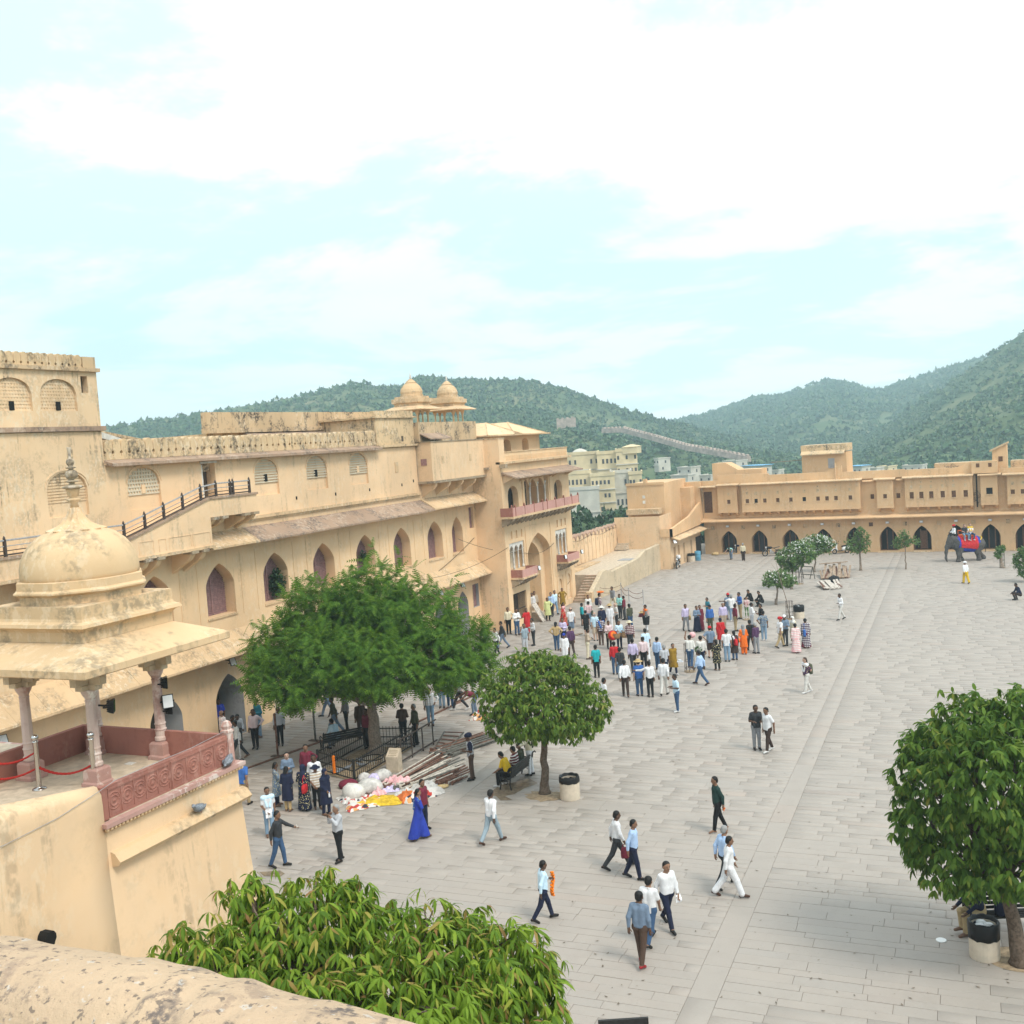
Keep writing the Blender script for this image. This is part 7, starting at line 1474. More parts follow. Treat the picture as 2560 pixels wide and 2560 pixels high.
# crowd round the tree guard
C('lilacbag', 1716, 1578, 290, 'low' if False else 'stroll', 1.7, 'long:lilac', 'trs:grey', 'hair', 'man in lilac shirt with a tan satchel walking towards us', 'shoe', None)
C('jeansblue', 1753, 1712, 150, 'walk2', 1.74, 'long:ltblue', 'trs:jeans', 'hair', 'man in light blue shirt and jeans in front of the tree guard', 'shoeb')
C('climber', 1727, 1670, 60, 'climb', 1.66, 'long:offwhite', 'trs:jeans', 'hair', 'man in white shirt standing up on the tree guard', 'shoeb', None, (), .42)
C('floraltop', 1794, 1676, 90, 'fold', 1.6, 'kurta:black:floral', 'trs:black', 'longhair', 'woman in black flowered top and black leggings seen from behind', 'sandal', 'skin2')
C('guideback', 1755, 1672, 95, 'stand', 1.72, 'long:offwhite', 'trs:navy', 'hair', 'man in pale shirt hung with green wares beside the tree guard')
C('whitejeansback', 1819, 1654, 85, 'stand', 1.74, 'short:white', 'trs:ltjeans', 'hair', 'man in white shirt and faded jeans seen from behind')
C('redbagsgirl', 1838, 1650, 100, 'stand', 1.58, 'kurta:dkbrown', 'trs:jeans', 'longhair', 'woman in brown tunic with a red rucksack', 'shoe', None, ('shawl:white',))
C('orangesuit', 1861, 1636, 88, 'hold', 1.62, 'kurta:orange', 'loose:orange', 'scarf:grey', 'woman in bright orange tunic and trousers', 'sandal')
C('blackjacket', 1878, 1627, 100, 'stroll', 1.72, 'long:black', 'trs:char', 'hair', 'man in black jacket beside the orange suit')
C('maroongrey', 1892, 1634, 120, 'stand2', 1.7, 'long:purple', 'trs:grey', 'hair:hairg', 'older man in plum shirt and grey trousers beside the black jacket')
C('bluepattern', 1911, 1602, 80, 'hip1', 1.74, 'short:slate:floral', 'trs:ltjeans', 'hair', 'man in blue patterned shirt and jeans seen from behind', 'whiteshoe')
C('redcapshorts', 1778, 1645, 85, 'hip1', 1.74, 'short:slate', 'shorts:dkbrown', 'cap:red', 'tourist in red cap, grey polo and brown shorts', 'shoe', 'skin4')
C('redshawl', 1804, 1616, 80, 'stand', 1.62, 'kurta:red', 'trs:char', 'cap:navy', 'woman wrapped in red shawl and navy cap', 'shoe', 'skin2', ('shawl:red',))
C('sunglasses', 1744, 1580, 285, 'fold', 1.62, 'long:slate', 'skirt:navy', 'bun', 'woman in slate blue with sunglasses watching the crowd')
C('maroonsari', 1752, 1577, 285, 'stand', 1.6, 'dress:maroon', 'skirt:maroon', 'bun', 'woman in maroon sari next to the sunglasses', 'sandal', 'skin2')
C('navycap', 1777, 1582, 280, 'stand', 1.72, 'long:blue', 'trs:olive', 'cap:navy', 'man in navy cap and blue shirt inside the crowd', 'shoe', 'skin2')
C('tealboy', 1772, 1556, 200, 'hold', 1.62, 'short:dkteal', 'trs:char', 'hair', 'boy in dark teal T-shirt at the back of the crowd')
C('lilactie', 1810, 1575, 270, 'stand', 1.7, 'long:lilac', 'trs:beige', 'hair:hairg', 'man in lilac shirt with a dark scarf down his chest', 'shoe', 'skin2')
C('maroonshirt2', 1840, 1578, 20, 'stand', 1.68, 'long:maroon', 'trs:khaki', 'hair', 'man in plum-red shirt turned towards the man in white')
C('whiteright', 1881, 1576, 10, 'fold', 1.7, 'long:white', 'trs:ltgrey', 'hair', 'man in white shirt with folded arms behind the black jacket')
C('darkbehind', 1905, 1580, 190, 'fold', 1.7, 'long:black', 'trs:jeans', 'hair', 'man in black hidden behind the blue patterned shirt')
C('stripedback', 1831, 1553, 85, 'reach', 1.74, 'short:white:stripe', 'trs:ltjeans', 'hair:hairg', 'man in colour-striped polo and pale jeans seen from behind', 'whiteshoe')
C('redcapback', 1823, 1549, 80, 'stand', 1.72, 'short:slate', 'trs:slate', 'cap:red', 'person in red cap beside the striped polo')
C('bluekhaki', 1852, 1547, 190, 'hold', 1.74, 'long:blue', 'trs:khaki', 'hair', 'man in cobalt shirt and khaki trousers facing the striped polo')
C('orangechild', 1868, 1543, 250, 'hold', 1.35, 'short:pink', 'trs:green', 'hair', 'child in orange-pink top leaning on the second tree guard', 'sandal')
C('blackseat', 1879, 1512, 200, 'ground', 1.66, 'long:black', 'trs:black', 'hair', 'person all in black sitting on the paving, farther from the flowering tree', 'shoe', 'skin2')
C('blackseat2', 1906, 1516, 190, 'ground', 1.66, 'long:black', 'trs:black', 'hair', 'person all in black sitting hunched, next to the flowering tree', 'shoe', 'skin2')
C('redturban', 1952, 1619, 10, 'walkhold', 1.72, 'short:white', 'trs:khaki', 'turban:red', 'man in orange-red turban, white shirt and khaki trousers')
C('whitecap', 1964, 1614, 250, 'hold', 1.74, 'long:slate', 'trs:char', 'cap:white', 'man in white cap and dark grey clothes facing the turban')
C('creamscarf', 1985, 1612, 200, 'stand', 1.6, 'kurta:cream', 'loose:offwhite', 'scarf:offwhite', 'woman in cream tunic and white headscarf behind the pink stripes', 'sandal')
C('pinkstripe', 1991, 1632, 88, 'stand', 1.6, 'dress:pink:stripe', 'skirt:pink', 'bun', 'woman in pink striped dress seen from behind', 'sandal')
C('marooncheck', 2016, 1620, 88, 'stand', 1.64, 'dress:purple:check', 'skirt:maroon', 'bun', 'woman in plum checked dress with a blue shoulder bag', 'sandal')
C('tourist', 2018, 1733, 185, 'behind', 1.66, 'short:purple:floral', 'trs:offwhite', 'longhair:hairb', 'tourist in purple flowered top and white trousers with a backpack', 'whiteshoe', 'skin4', ('shawl:white',))
C('blacktee', 1893, 1874, 270, 'low' if False else 'hold', 1.74, 'short:char', 'trs:grey', 'hair', 'young man in black shirt and grey jeans on the open paving')
C('whitetee2', 1922, 1880, 200, 'stroll', 1.72, 'short:white', 'trs:dkbrown', 'hair', 'young man in white T-shirt and dark trousers beside the black shirt', 'whiteshoe')
C('loner', 2103, 1550, 190, 'walkhold', 1.68, 'long:white', 'trs:offwhite', 'hair', 'man in white shirt and trousers walking alone near the stacked boards')
C('yellowtrs', 2415, 1459, 100, 'stroll', 1.6, 'long:white', 'loose:yellow', 'turban:white', 'person in white top, white headcloth and yellow trousers')
C('edgeseat', 2550, 1500, 185, 'ground', 1.7, 'long:navy', 'trs:dkbrown', 'hair', 'man in navy sitting on the paving at the picture edge')
C('bender', 1829, 1399, 240, 'bend', 1.7, 'long:mint', 'trs:slate', 'hair', 'man in pale turquoise bending low by the motorcycle')
C('dhoti', 1859, 1402, 80, 'stand', 1.66, 'long:cream', 'loose:dkbrown', 'hair:hairg', 'man in cream shirt and maroon trousers by the motorcycle', 'sandal')
# person in the upper loggia
lg = person((XG - .7, 65.55, 7.75), 0.3, 'stand', 1.6, 'long:blue', 'trs:black', 'hair', 'person in blue shirt standing in the upper gatehouse arch'); 

# ------------------------------------------------------------------ things carried
def carried(name, label, cat, c, parts, yaw=0., group=None):
    t_ = thing(name, label, cat, tuple(c), group)
    for pn, mat, fn in parts: m = MB(); m.M = Matrix.Translation(c) @ Matrix.Rotation(yaw, 4, 'Z'); fn(m); m.build(pn, mat, t_, pn in ('pouch', 'skin', 'blossoms', 'bottle'))
    return t_
for nm, col in (('cl_red', 'red'), ('cl_maroon', 'maroon'), ('cl_black', 'black'), ('cl_tan', 'tan'), ('cl_blue', 'blue'), ('cl_char', 'char'), ('cl_white', 'white'), ('cl_orange', 'orange'), ('cl_yellow', 'yellow'), ('cl_pink', 'pink'), ('cl_lilac', 'lilac'), ('cl_green', 'green'), ('cl_olive', 'olive'), ('cl_royal', 'royal'), ('cl_navy', 'navy')): plain(nm, CL[col], .8, .25, 9, bump=.3)
def H(key, s='R'): r, p = PP[key]; return hand_of(r, p, s)
def soft_bag(w, d, h):
    def f(m): m.loft([[(math.copysign(abs(math.cos(a)) ** .6, math.cos(a)) * w * k / 2, math.copysign(abs(math.sin(a)) ** .6, math.sin(a)) * d * k / 2, z) for a in [2 * PI * i / 14 for i in range(14)]] for z, k in ((-h, .86), (-h * .9, 1.0), (-h * .5, 1.04), (-h * .1, .92), (0, .8))])
    return f
def handle(w, h, r=.012):
    def f(m): m.tube([(-w * .35, 0, -.02), (-w * .3, 0, h * .7), (0, 0, h), (w * .3, 0, h * .7), (w * .35, 0, -.02)], r, 5)
    return f
def bag(key, hand, label, mat, w=.3, d=.12, h=.26, hh=.2, drop=0., off=(0, 0, 0)):
    c = (H(key, hand) if hand else local_pt(PP[key][0], off)) + Vector((0, 0, -hh * .9 if hand else 0)); yaw = PP[key][0].rotation_euler.z
    carried('bag', label, 'bag', c, [('pouch', mat, soft_bag(w, d, h)), ('handle', mat, handle(w, hh))], yaw)
bag('maroonbag', 'R', 'maroon shopping bag in the walking man\'s hand', 'cl_maroon', .3, .08, .32, .1)
bag('redbag', None, 'glossy red handbag on the veiled woman\'s shoulder', 'cl_red', .38, .14, .28, .34, off=(-.22, -.12, 1.06))
bag('redsari', 'L', 'black bag hanging beside the red sari', 'cl_black', .36, .2, .36, .1)
bag('bagblack', None, 'olive shoulder bag of the man in black by the gate', 'cl_olive', .42, .16, .3, .3, off=(-.05, -.26, .98))
bag('plaidbag', None, 'dark shoulder bag on the red-white checked shirt', 'cl_olive', .32, .14, .3, .3, off=(-.12, -.24, 1.12))
bag('lilacbag', None, 'tan satchel at the lilac shirted walker\'s hip', 'cl_tan', .32, .12, .28, .4, off=(0, .28, .98))
bag('marooncheck', None, 'bright blue shoulder bag on the plum checked dress', 'cl_blue', .36, .14, .36, .35, off=(-.2, .1, 1.12))
bag('redbagsgirl', None, 'red rucksack on the brown tunic', 'cl_red', .3, .16, .34, .1, off=(-.2, 0, 1.28))
bag('orangesuit', None, 'small orange handbag beside the orange suit', 'cl_orange', .26, .1, .22, .3, off=(-.02, .28, .98))
def pack(key, label, mat): c = local_pt(PP[key][0], (-.20, 0, 1.4)); carried('backpack', label, 'backpack', c, [('pouch', mat, soft_bag(.2, .3, .46)), ('top_loop', mat, handle(.1, .05, .01))], PP[key][0].rotation_euler.z)
pack('plaidbackpack', 'dark navy backpack on the maroon checked shirt', 'cl_navy'); pack('tourist', 'dark green backpack on the flowered tourist', 'cl_olive')
def sheet(key, hand, label, mat, w, h, name='papers', cat='papers'):
    c = H(key, hand); yaw = PP[key][0].rotation_euler.z
    def f(m): m.loft([[(-.005, -w / 2, -h / 2 + k * h / 5 + 0), (.004, -w / 2, -h / 2 + k * h / 5), (.004 + .03 * math.sin(k), w / 2, -h / 2 + k * h / 5), (-.005 + .03 * math.sin(k), w / 2, -h / 2 + k * h / 5)] for k in range(6)])
    carried(name, label, cat, c, [('sheet', mat, f)], yaw)
sheet('papers', 'L', 'folded white papers in the navy trousered man\'s hand', 'cl_white', .16, .2); sheet('scarfman', 'R', 'white papers held by the man with the blue scarf', 'cl_white', .2, .3); sheet('khakiuniform', 'R', 'open notebook of the man in khaki uniform', 'cl_white', .2, .16, 'notebook', 'notebook'); sheet('blackshirt', 'L', 'thin pale card in the pointing man\'s hand', 'plank_pale', .1, .18, 'card', 'card')
sheet('greenman', 'L', 'orange packet carried by the barefoot man', 'cl_orange', .2, .1, 'packet', 'packet'); sheet('photographer', 'R', 'dark phone held up by the grey-haired photographer', 'cl_black', .08, .15, 'phone', 'phone')
def gar(m):
    g = random.Random(3)
    for k in range(46): t = k / 45; m.ell((.03 * math.sin(k * 2.1), .05 * math.sin(6.28 * t) * 1.2, .1 - .62 * t + .02 * math.sin(k)), (.036, .036, .03), 6, 4)
carried('marigold_garland', 'orange marigold garlands hanging from the boy\'s hand', 'garland', H('garlandboy', 'L') + Vector((0, 0, .05)), [('blossoms', 'orange_marigold', gar)])
carried('water_bottle', 'clear water bottle in the veiled woman\'s hand', 'bottle', H('veilbottle', 'R') + Vector((0, 0, -.16)), [('bottle', 'lamp_glass', lambda m: m.lathe([(.03, 0), (.034, .02), (.034, .14), (.015, .17), (.015, .19)], (0, 0, 0), 10)), ('cap', 'cl_blue', lambda m: m.lathe([(.017, .19), (.017, .21)], (0, 0, 0), 8))])
def basket(m): m.lathe([(.16, 0), (.22, .12), (.24, .26), (.25, .3), (.23, .3), (.2, .14), (.14, .04)], (0, 0, 0), 16)
c = local_pt(PP['hatvendor'][0], (.1, .32, .5)); carried('vendor_basket', 'tall black basket beside the lone hat vendor', 'basket', c, [('tub', 'cl_black', lambda m: m.lathe([(.19, 0), (.24, .5), (.26, .52), (.23, .52), (.18, .04)], (0, 0, 0), 16)), ('handle', 'cl_black', handle(.5, .6))])
c = local_pt(PP['hatvendor'][0], (.25, -.2, .95)); carried('hat_stack', 'stack of red and straw hats carried by the vendor', 'hats', c, [('hat_pile', 'cl_maroon', lambda m: [m.lathe([(.2, 0), (.2, .02), (.11, .03), (.09, .12), (.02, .13)], (.02 * k, 0, .06 * k), 14) for k in range(4)]), ('straw_hat', 'cl_tan', lambda m: m.lathe([(.21, .26), (.21, .28), (.11, .29), (.09, .38), (.02, .39)], (.05, 0, 0), 14))])
c = local_pt(PP['drummer'][0], (.34, .12, .86))
def drum(m): m.lathe([(.23, -.24), (.26, -.2), (.30, 0), (.26, .2), (.23, .24)], (0, 0, 0), 18)
t_ = carried('painted_drum', 'round painted drum with orange, red and green skin', 'drum', c, [('shell', 'cl_red', drum), ('skin', 'cl_orange', lambda m: m.lathe([(.20, .245), (.18, .252), (.01, .252)], (0, 0, 0), 18)), ('painted_ring', 'cl_green', lambda m: m.lathe([(.305, -.03), (.306, .03)], (0, 0, 0), 18))]); t_.rotation_euler = (0, 1.2, PP['drummer'][0].rotation_euler.z)
for dx, lab in ((-.2, 'wicker basket hanging at the hawker\'s side'), (.28, 'larger wicker basket held before the hawker')):
    c = local_pt(PP['basketman'][0], (.22, dx, .72)); carried('wicker_basket', lab, 'basket', c, [('basket_body', 'wicker', basket), ('handle', 'wicker', handle(.45, .6, .014))], group='hawker baskets')
c = local_pt(PP['mustarddress'][0], (.15, .32, .72)); carried('white_hat', 'white sun hat dangling from the mustard dress woman\'s hand', 'hat', c, [('brim', 'cl_white', lambda m: m.lathe([(.2, 0), (.2, .02), (.11, .03), (.1, .1), (.02, .12)], (0, 0, 0), 14))])
c = H('guard', 'L'); carried('wooden_stick', 'long wooden stick of the red turbaned guard', 'stick', c, [('shaft', 'brown_wood', lambda m: m.tube([(-.2, 0, -.25), (.55, 0, .6)], .018, 5))], PIC_YAW)
c = local_pt(PP['plaidbackpack'][0], (.3, .3, 1.35)); 
def fan(m): m.loft([[(0, 0, 0), (.0, .02, 0), (.0, .02, .01), (0, 0, .01)], [(-.2, -.05, .35), (-.2, .03, .35), (-.2, .03, .37), (-.2, -.05, .37)]]); m.lathe([(.01, .3), (.26, .42), (.26, .45), (.01, .5)], (-.12, 0, 0), 12)
carried('red_parasol', 'half-open red-orange parasol over the crowd by the ramp', 'parasol', c, [('canopy', 'cl_orange', fan)], .6)
c = local_pt(PP['guideback'][0], (-.12, .2, 1.05)); g_ = np.random.default_rng(9)
def greens(m):
    for k in range(60): d = g_.normal(size=3); d /= np.linalg.norm(d); p = d * .17; m.add([tuple(p), tuple(p + np.array([.1, .03, .05])), tuple(p + np.array([.04, .09, -.05]))], [(0, 1, 2)])
carried('green_bundle', 'bundle of green feathered wares beside the tree guard', 'bundle', c, [('tufts', 'cl_green', greens)])
c = local_pt(PP['climber'][0], (.3, -.1, 1.72)); carried('pink_balloon', 'round pink ball held up at the tree guard', 'ball', c, [('skin', 'cl_pink', lambda m: m.ell((0, 0, 0), (.17, .17, .16), 14, 9))])
# ------------------------------------------------------------------ benches and the people on them
def bench(a, b, face, label, L=1.5):
    """cast-iron bench: a,b ends of the seat line, face = heading it looks to"""
    c = (Vector(a) + Vector(b)) / 2; f = Vector((math.cos(face), math.sin(face), 0)); s = Vector((-f.y, f.x, 0)); t_ = thing('park_bench', label, 'bench', tuple(c)); P = lambda x, y, z: tuple(c + f * x + s * y + Vector((0, 0, z)))
    for sg in (-1, 1):
        y = sg * L / 2; m = MB(); m.tube([P(-.22, y, 0), P(-.17, y, .2), P(-.2, y, .42), P(-.28, y, .85), P(-.36, y, .92), P(-.4, y, .86)], .028, 6); m.tube([P(.24, y, 0), P(.19, y, .2), P(.22, y, .42), P(-.2, y, .42)], .028, 6); m.tube([P(.22, y, .42), P(.25, y, .62), P(.15, y, .68), P(-.22, y, .64)], .024, 6); m.tube([P(.0, y, .4), P(.08, y, .25), P(-.05, y, .2), P(-.1, y, .32), P(0, y, .36)], .016, 5); m.build('end_frame', 'dark_iron', t_)
    for k in range(5): m = MB(); m.bar(P(.2 - .095 * k, -L / 2, .44), P(.2 - .095 * k, L / 2, .44), .07, .025); m.build('seat_slat', 'dark_iron', t_)
    for k in range(4): m = MB(); m.bar(P(-.215 - .022 * k, -L / 2, .52 + .1 * k), P(-.215 - .022 * k, L / 2, .52 + .1 * k), .025, .075); m.build('back_slat', 'dark_iron', t_)
    return c, f, s
c, f, s = bench(gnd(1266, 1972), gnd(1318, 1938), PIC_YAW + math.radians(155), 'black iron bench with three men under the round tree', 1.9)
for k, (off, top, lab) in enumerate(((.62, 'short:yellow', 'man in yellow number shirt sitting on the bench end'), (.0, 'short:maroon:stripe', 'man in maroon striped shirt sitting in the middle of the bench'), (-.52, 'long:olive', 'man in dark olive shirt sitting at the far bench end'))):
    q = c + s * off; a = person((q.x, q.y, 0), math.atan2(f.y, f.x), 'sitlean' if k == 0 else 'sit', 1.7, top, 'trs:black', 'hair', lab, 'whiteshoe' if k == 0 else 'shoe')
c, f, s = bench(gnd(822, 1892), gnd(902, 1850), PIC_YAW + math.radians(118), 'black iron bench inside the railings seen from behind', 2.0)
q = c + s * .35; person((q.x, q.y, 0), math.atan2(f.y, f.x) + .3, 'sitlean', 1.7, 'long:sky', 'trs:slate', 'hair', 'man in pale blue shirt slumped on the railed bench')
c, f, s = bench(gnd(2462, 2335), gnd(2556, 2322), PIC_YAW + math.radians(268), 'iron bench half hidden beneath the dark mango tree', 1.7)
q = gnd(2450, 2330); person((q.x, q.y, 0), PIC_YAW + math.radians(190), 'sitlean', 1.74, 'long:navy', 'trs:khaki', 'hair', 'man in navy jacket with phone sitting under the dark mango', 'sandal')
q = gnd(2512, 2334); carried('rucksack', 'dark rucksack left on the bench under the mango', 'rucksack', (q.x, q.y, .86), [('pouch', 'cl_navy', soft_bag(.42, .24, .4)), ('loop', 'cl_navy', handle(.2, .08))])

# ------------------------------------------------------------------ railings round the tree bed
fence = thing('tree_railings', 'black iron railings enclosing the feathery tree bed', 'railings', tuple(gnd(900, 1905)))
FA, FB, FC, FD = gnd(886.6, 1957), gnd(797, 1930), gnd(913, 1868), gnd(1036, 1868)
m = MB(); m.tube([(0, 0, .1), (0, 0, .86)], .011, 4); m.lathe([(.018, .86), (.003, .93)], (0, 0, 0), 4); bal = m.mesh('baluster', 'dark_iron')
for a, b in ((FA, FB), (FB, FC), (FC, FD), (FD, FA)):
    d = b - a; L = d.length; d.normalize()
    for z in (.14, .45, .82): m = MB(); m.bar(a + Vector((0, 0, z)), b + Vector((0, 0, z)), .035, .04); m.build('rail', 'dark_iron', fence)
    m = MB(); m.box(a.x - .035, a.x + .035, a.y - .035, a.y + .035, 0, .92); m.build('post', 'dark_iron', fence)
    k = .14
    while k < L - .05: inst('baluster', bal, fence, a + d * k); k += .145
m = MB(); m.add([tuple(p + Vector((0, 0, .012))) for p in (FA, FB, FC, FD)], [(0, 3, 2, 1)]); m.v = [(x, y, .014) for x, y, z in m.v]; o = m.build('soil_bed', 'soil', None); tag(o, kind='structure')
hr = thing('hand_railing', 'plain iron handrail beside the heap of pipes', 'railing', tuple(gnd(1040, 1888))); HA_, HB_ = gnd(1004, 1911), gnd(1084, 1862)
for k in range(4): p = HA_.lerp(HB_, k / 3); m = MB(); m.bar(p, p + Vector((0, 0, 1.0)), .04); m.build('post', 'rail_iron', hr)
for z in (1.0, .12): m = MB(); m.bar(HA_ + Vector((0, 0, z)) - (HB_ - HA_) * .06, HB_ + Vector((0, 0, z)) + (HB_ - HA_) * .12, .05); m.build('rail', 'rail_iron', hr)
# round iron ring on the bed
q = gnd(933, 1905); m = MB(); n = 28
ringt = thing('tree_ring', 'low white and black iron ring lying in the tree bed', 'ring', tuple(q))
m.loft([[(q.x + (r) * math.cos(2 * PI * k / n), q.y + r * math.sin(2 * PI * k / n), z) for r, z in ((.42, .16), (.44, .16), (.44, .2), (.42, .2))] for k in range(n + 1)], False); m.build('hoop', 'dark_iron', ringt)
for k in range(n): m = MB(); a = 2 * PI * k / n; m.tube([(q.x + .43 * math.cos(a), q.y + .43 * math.sin(a), .015), (q.x + .43 * math.cos(a), q.y + .43 * math.sin(a), .17)], .012, 4); m.build('peg', 'white_stone', ringt)
for px, py in ((853, 1930), (868, 1925), (840, 1936), (905, 1918), (900, 1905)):
    q = gnd(px, py); pigeon(Vector((q.x, q.y, .015)), random.uniform(0, 6), {853: 'pigeon on the soil just behind the front railings', 868: 'pigeon on the soil nearest the railings corner', 840: 'pigeon at the narrow end of the tree bed', 905: 'pigeon beside the iron ring in the tree bed', 900: 'pigeon nearest the tree roots in the bed'}[px], 1.2)
m = MB(); q = FA.lerp(FB, .52); mg = thing('marigold_string', 'string of orange marigolds tied on the front railings', 'garland', (q.x, q.y, 0)); g_ = random.Random(2)
for k in range(40): m.ell((q.x + .03 * math.sin(k * 1.7), q.y - .05, .85 - k * .017), (.05, .045, .028), 6, 4)
m.build('blossoms', 'orange_marigold', mg, True)

# ------------------------------------------------------------------ stone plaque, sign plinth, poles
def plinth(px, py, w, d, h, yaw, label, lines=True):
    q = gnd(px, py); t_ = thing('stone_plaque', label, 'plaque', (q.x, q.y, 0)); m = MB(); m.M = Matrix.Translation(q) @ Matrix.Rotation(yaw, 4, 'Z')
    m.extr([(-w / 2, -d / 2, 0), (-w / 2, d / 2, 0), (-w / 2, d / 2, h), (-w / 2, d / 2 - .05, h + .02), (-w / 2, -d / 2, h * .72)], (w, 0, 0)); b = m.build('block', 'stone_beige', t_)
    if lines:
        for k in range(4):
            m2 = MB(); m2.M = m.M; t0 = .15 + k * .18; P = lambda t, o: (-d / 2 + t * (d - .05), h * .72 + t * (h * .3) + o)
            y0, z0 = P(t0, .004); y1, z1 = P(t0 + .07, .004); ww = w * (.36 - .04 * (k % 2)); m2.add([(-ww, y0, z0), (ww, y0, z0), (ww, y1, z1), (-ww, y1, z1)], [(0, 1, 2, 3)]); m2.build('inscription_line', 'corbel_stone', b)
plinth(987, 1927, .5, .42, .85, PIC_YAW - .3, 'sloping carved stone plaque standing by the railings corner'); plinth(795, 1776, .7, .5, .85, PIC_YAW + .3, 'stone information plinth under the low branches')
def pole(px, py, h, mat, label, base=True, r=.045):
    q = gnd(px, py); t_ = thing('iron_pole', label, 'pole', (q.x, q.y, 0)); m = MB(); m.tube([(q.x, q.y, .0), (q.x, q.y, h)], r, 8); sh = m.build('shaft', mat, t_, True)
    for z in (.35 * h, .7 * h, .97 * h): m = MB(); m.lathe([(r + .002, z - .02), (r + .02, z - .015), (r + .02, z + .015), (r + .002, z + .02)], q, 8); m.build('collar', mat, sh)
    if base: m = MB(); m.box(q.x - .3, q.x + .3, q.y - .12, q.y + .12, .003, .03); m.build('base_plate', 'rail_iron', t_)
pole(695, 1891, 1.85, 'pipe_rust', 'rusty brown upright pole with base plate in the shade'); pole(789, 1852, 1.55, 'pipe_dark', 'black and white upright pole under the branches'); pole(604, 1932, 1.75, 'rail_steel', 'thin grey upright pole beside the bright blue polo', False, .025)
m = MB(); m.bar(gnd(606, 1925, .03), gnd(812, 1850, .03), .09, .06); tag(m.build('floor_rail', 'pipe_rust'), 'long rusty rail lying along the paving between two poles', 'rail')
m = MB(); m.bar(gnd(1042, 1806, .03), gnd(1185, 1738, .03), .09, .06); tag(m.build('floor_rail', 'pipe_rust'), 'rusty rail on the paving running out behind the feathery tree', 'rail')
m = MB(); m.bar(gnd(1440, 1588, .04), gnd(1453, 1583, .04), .25, .05); tag(m.build('floor_beam', 'plank'), 'short dark plank lying on the paving by the navy shorts', 'plank')
lb = thing('leaning_board', 'grey board leaning against the gate arch pier', 'board', (XG + .5, 68.2, 0)); m = MB(); m.loft([[(XG + .15, 67.2, 1.25), (XG + .15, 67.95, 1.25), (XG + .22, 67.95, 1.25), (XG + .22, 67.2, 1.25)], [(XG + .9, 67.2, .02), (XG + .9, 67.95, .02), (XG + .97, 67.95, .02), (XG + .97, 67.2, .02)]]); m.build('panel', 'plank_pale', lb)

# ------------------------------------------------------------------ heap of scaffold pipes, ladder frame
def pipes(label, a0, a1, b0, b1, n, mats, r=.03, layers=3, grp='scaffold pipes heaped by the railings'):
    a0, a1, b0, b1 = gnd(*a0), gnd(*a1), gnd(*b0), gnd(*b1); t_ = thing('pipe_stack', label, 'pipes', tuple((a0 + b1) / 2), grp); g = random.Random(len(label))
    for k in range(n):
        t = (k % (n // layers + 1)) / (n // layers); ly = k // (n // layers + 1); z = r + .002 + ly * r * 1.9
        p = a0.lerp(a1, min(1, t + g.uniform(-.02, .02))); q = b0.lerp(b1, min(1, max(0, t + g.uniform(-.14, .14)))); d = (q - p).normalized(); p = p + d * g.uniform(-.35, .5); q = q + d * g.uniform(-.9, .3)
        p.z = z + g.uniform(0, .012); q.z = z + g.uniform(0, .05); m = MB(); m.tube([p, q], r * g.uniform(.8, 1.1), 8); m.lathe([(r * 1.6, 0), (r * 1.6, .1)], (p.x, p.y, p.z - .05), 6); m.build('pipe', g.choice(mats), t_, False)
pipes('long pale and rusty scaffold pipes fanning out from the clothes bundles', (952, 1972), (1030, 1972), (1100, 1882), (1172, 1920), 40, ['pipe_pale', 'pipe_pale', 'pipe_rust', 'pipe_dark'])
pipes('short rusty pipes heaped in front of the navy turbaned man', (1080, 1962), (1112, 1970), (1160, 1925), (1178, 1944), 20, ['pipe_rust', 'pipe_rust', 'pipe_pale'])
pipes('dark greenish tubes stacked beyond the navy turbaned man', (1076, 1884), (1118, 1898), (1225, 1836), (1268, 1848), 26, ['pipe_dark', 'pipe_dark', 'pipe_rust'], .035)
ld = thing('ladder_frame', 'rusty ladder frame lying flat beside the handrail', 'ladder', tuple(gnd(1115, 1868))); LA, LB, LC, LD = gnd(1085, 1884), gnd(1113, 1895), gnd(1112, 1840), gnd(1160, 1842)
for a, b in ((LA, LC), (LB, LD)): m = MB(); m.bar(a + Vector((0, 0, .16)), b + Vector((0, 0, .2)), .05); m.build('side_rail', 'pipe_dark', ld)
for k in range(6): t = k / 5; m = MB(); m.bar(LA.lerp(LC, t) + Vector((0, 0, .18)), LB.lerp(LD, t) + Vector((0, 0, .19)), .1, .03); m.build('rung', 'pipe_rust', ld)

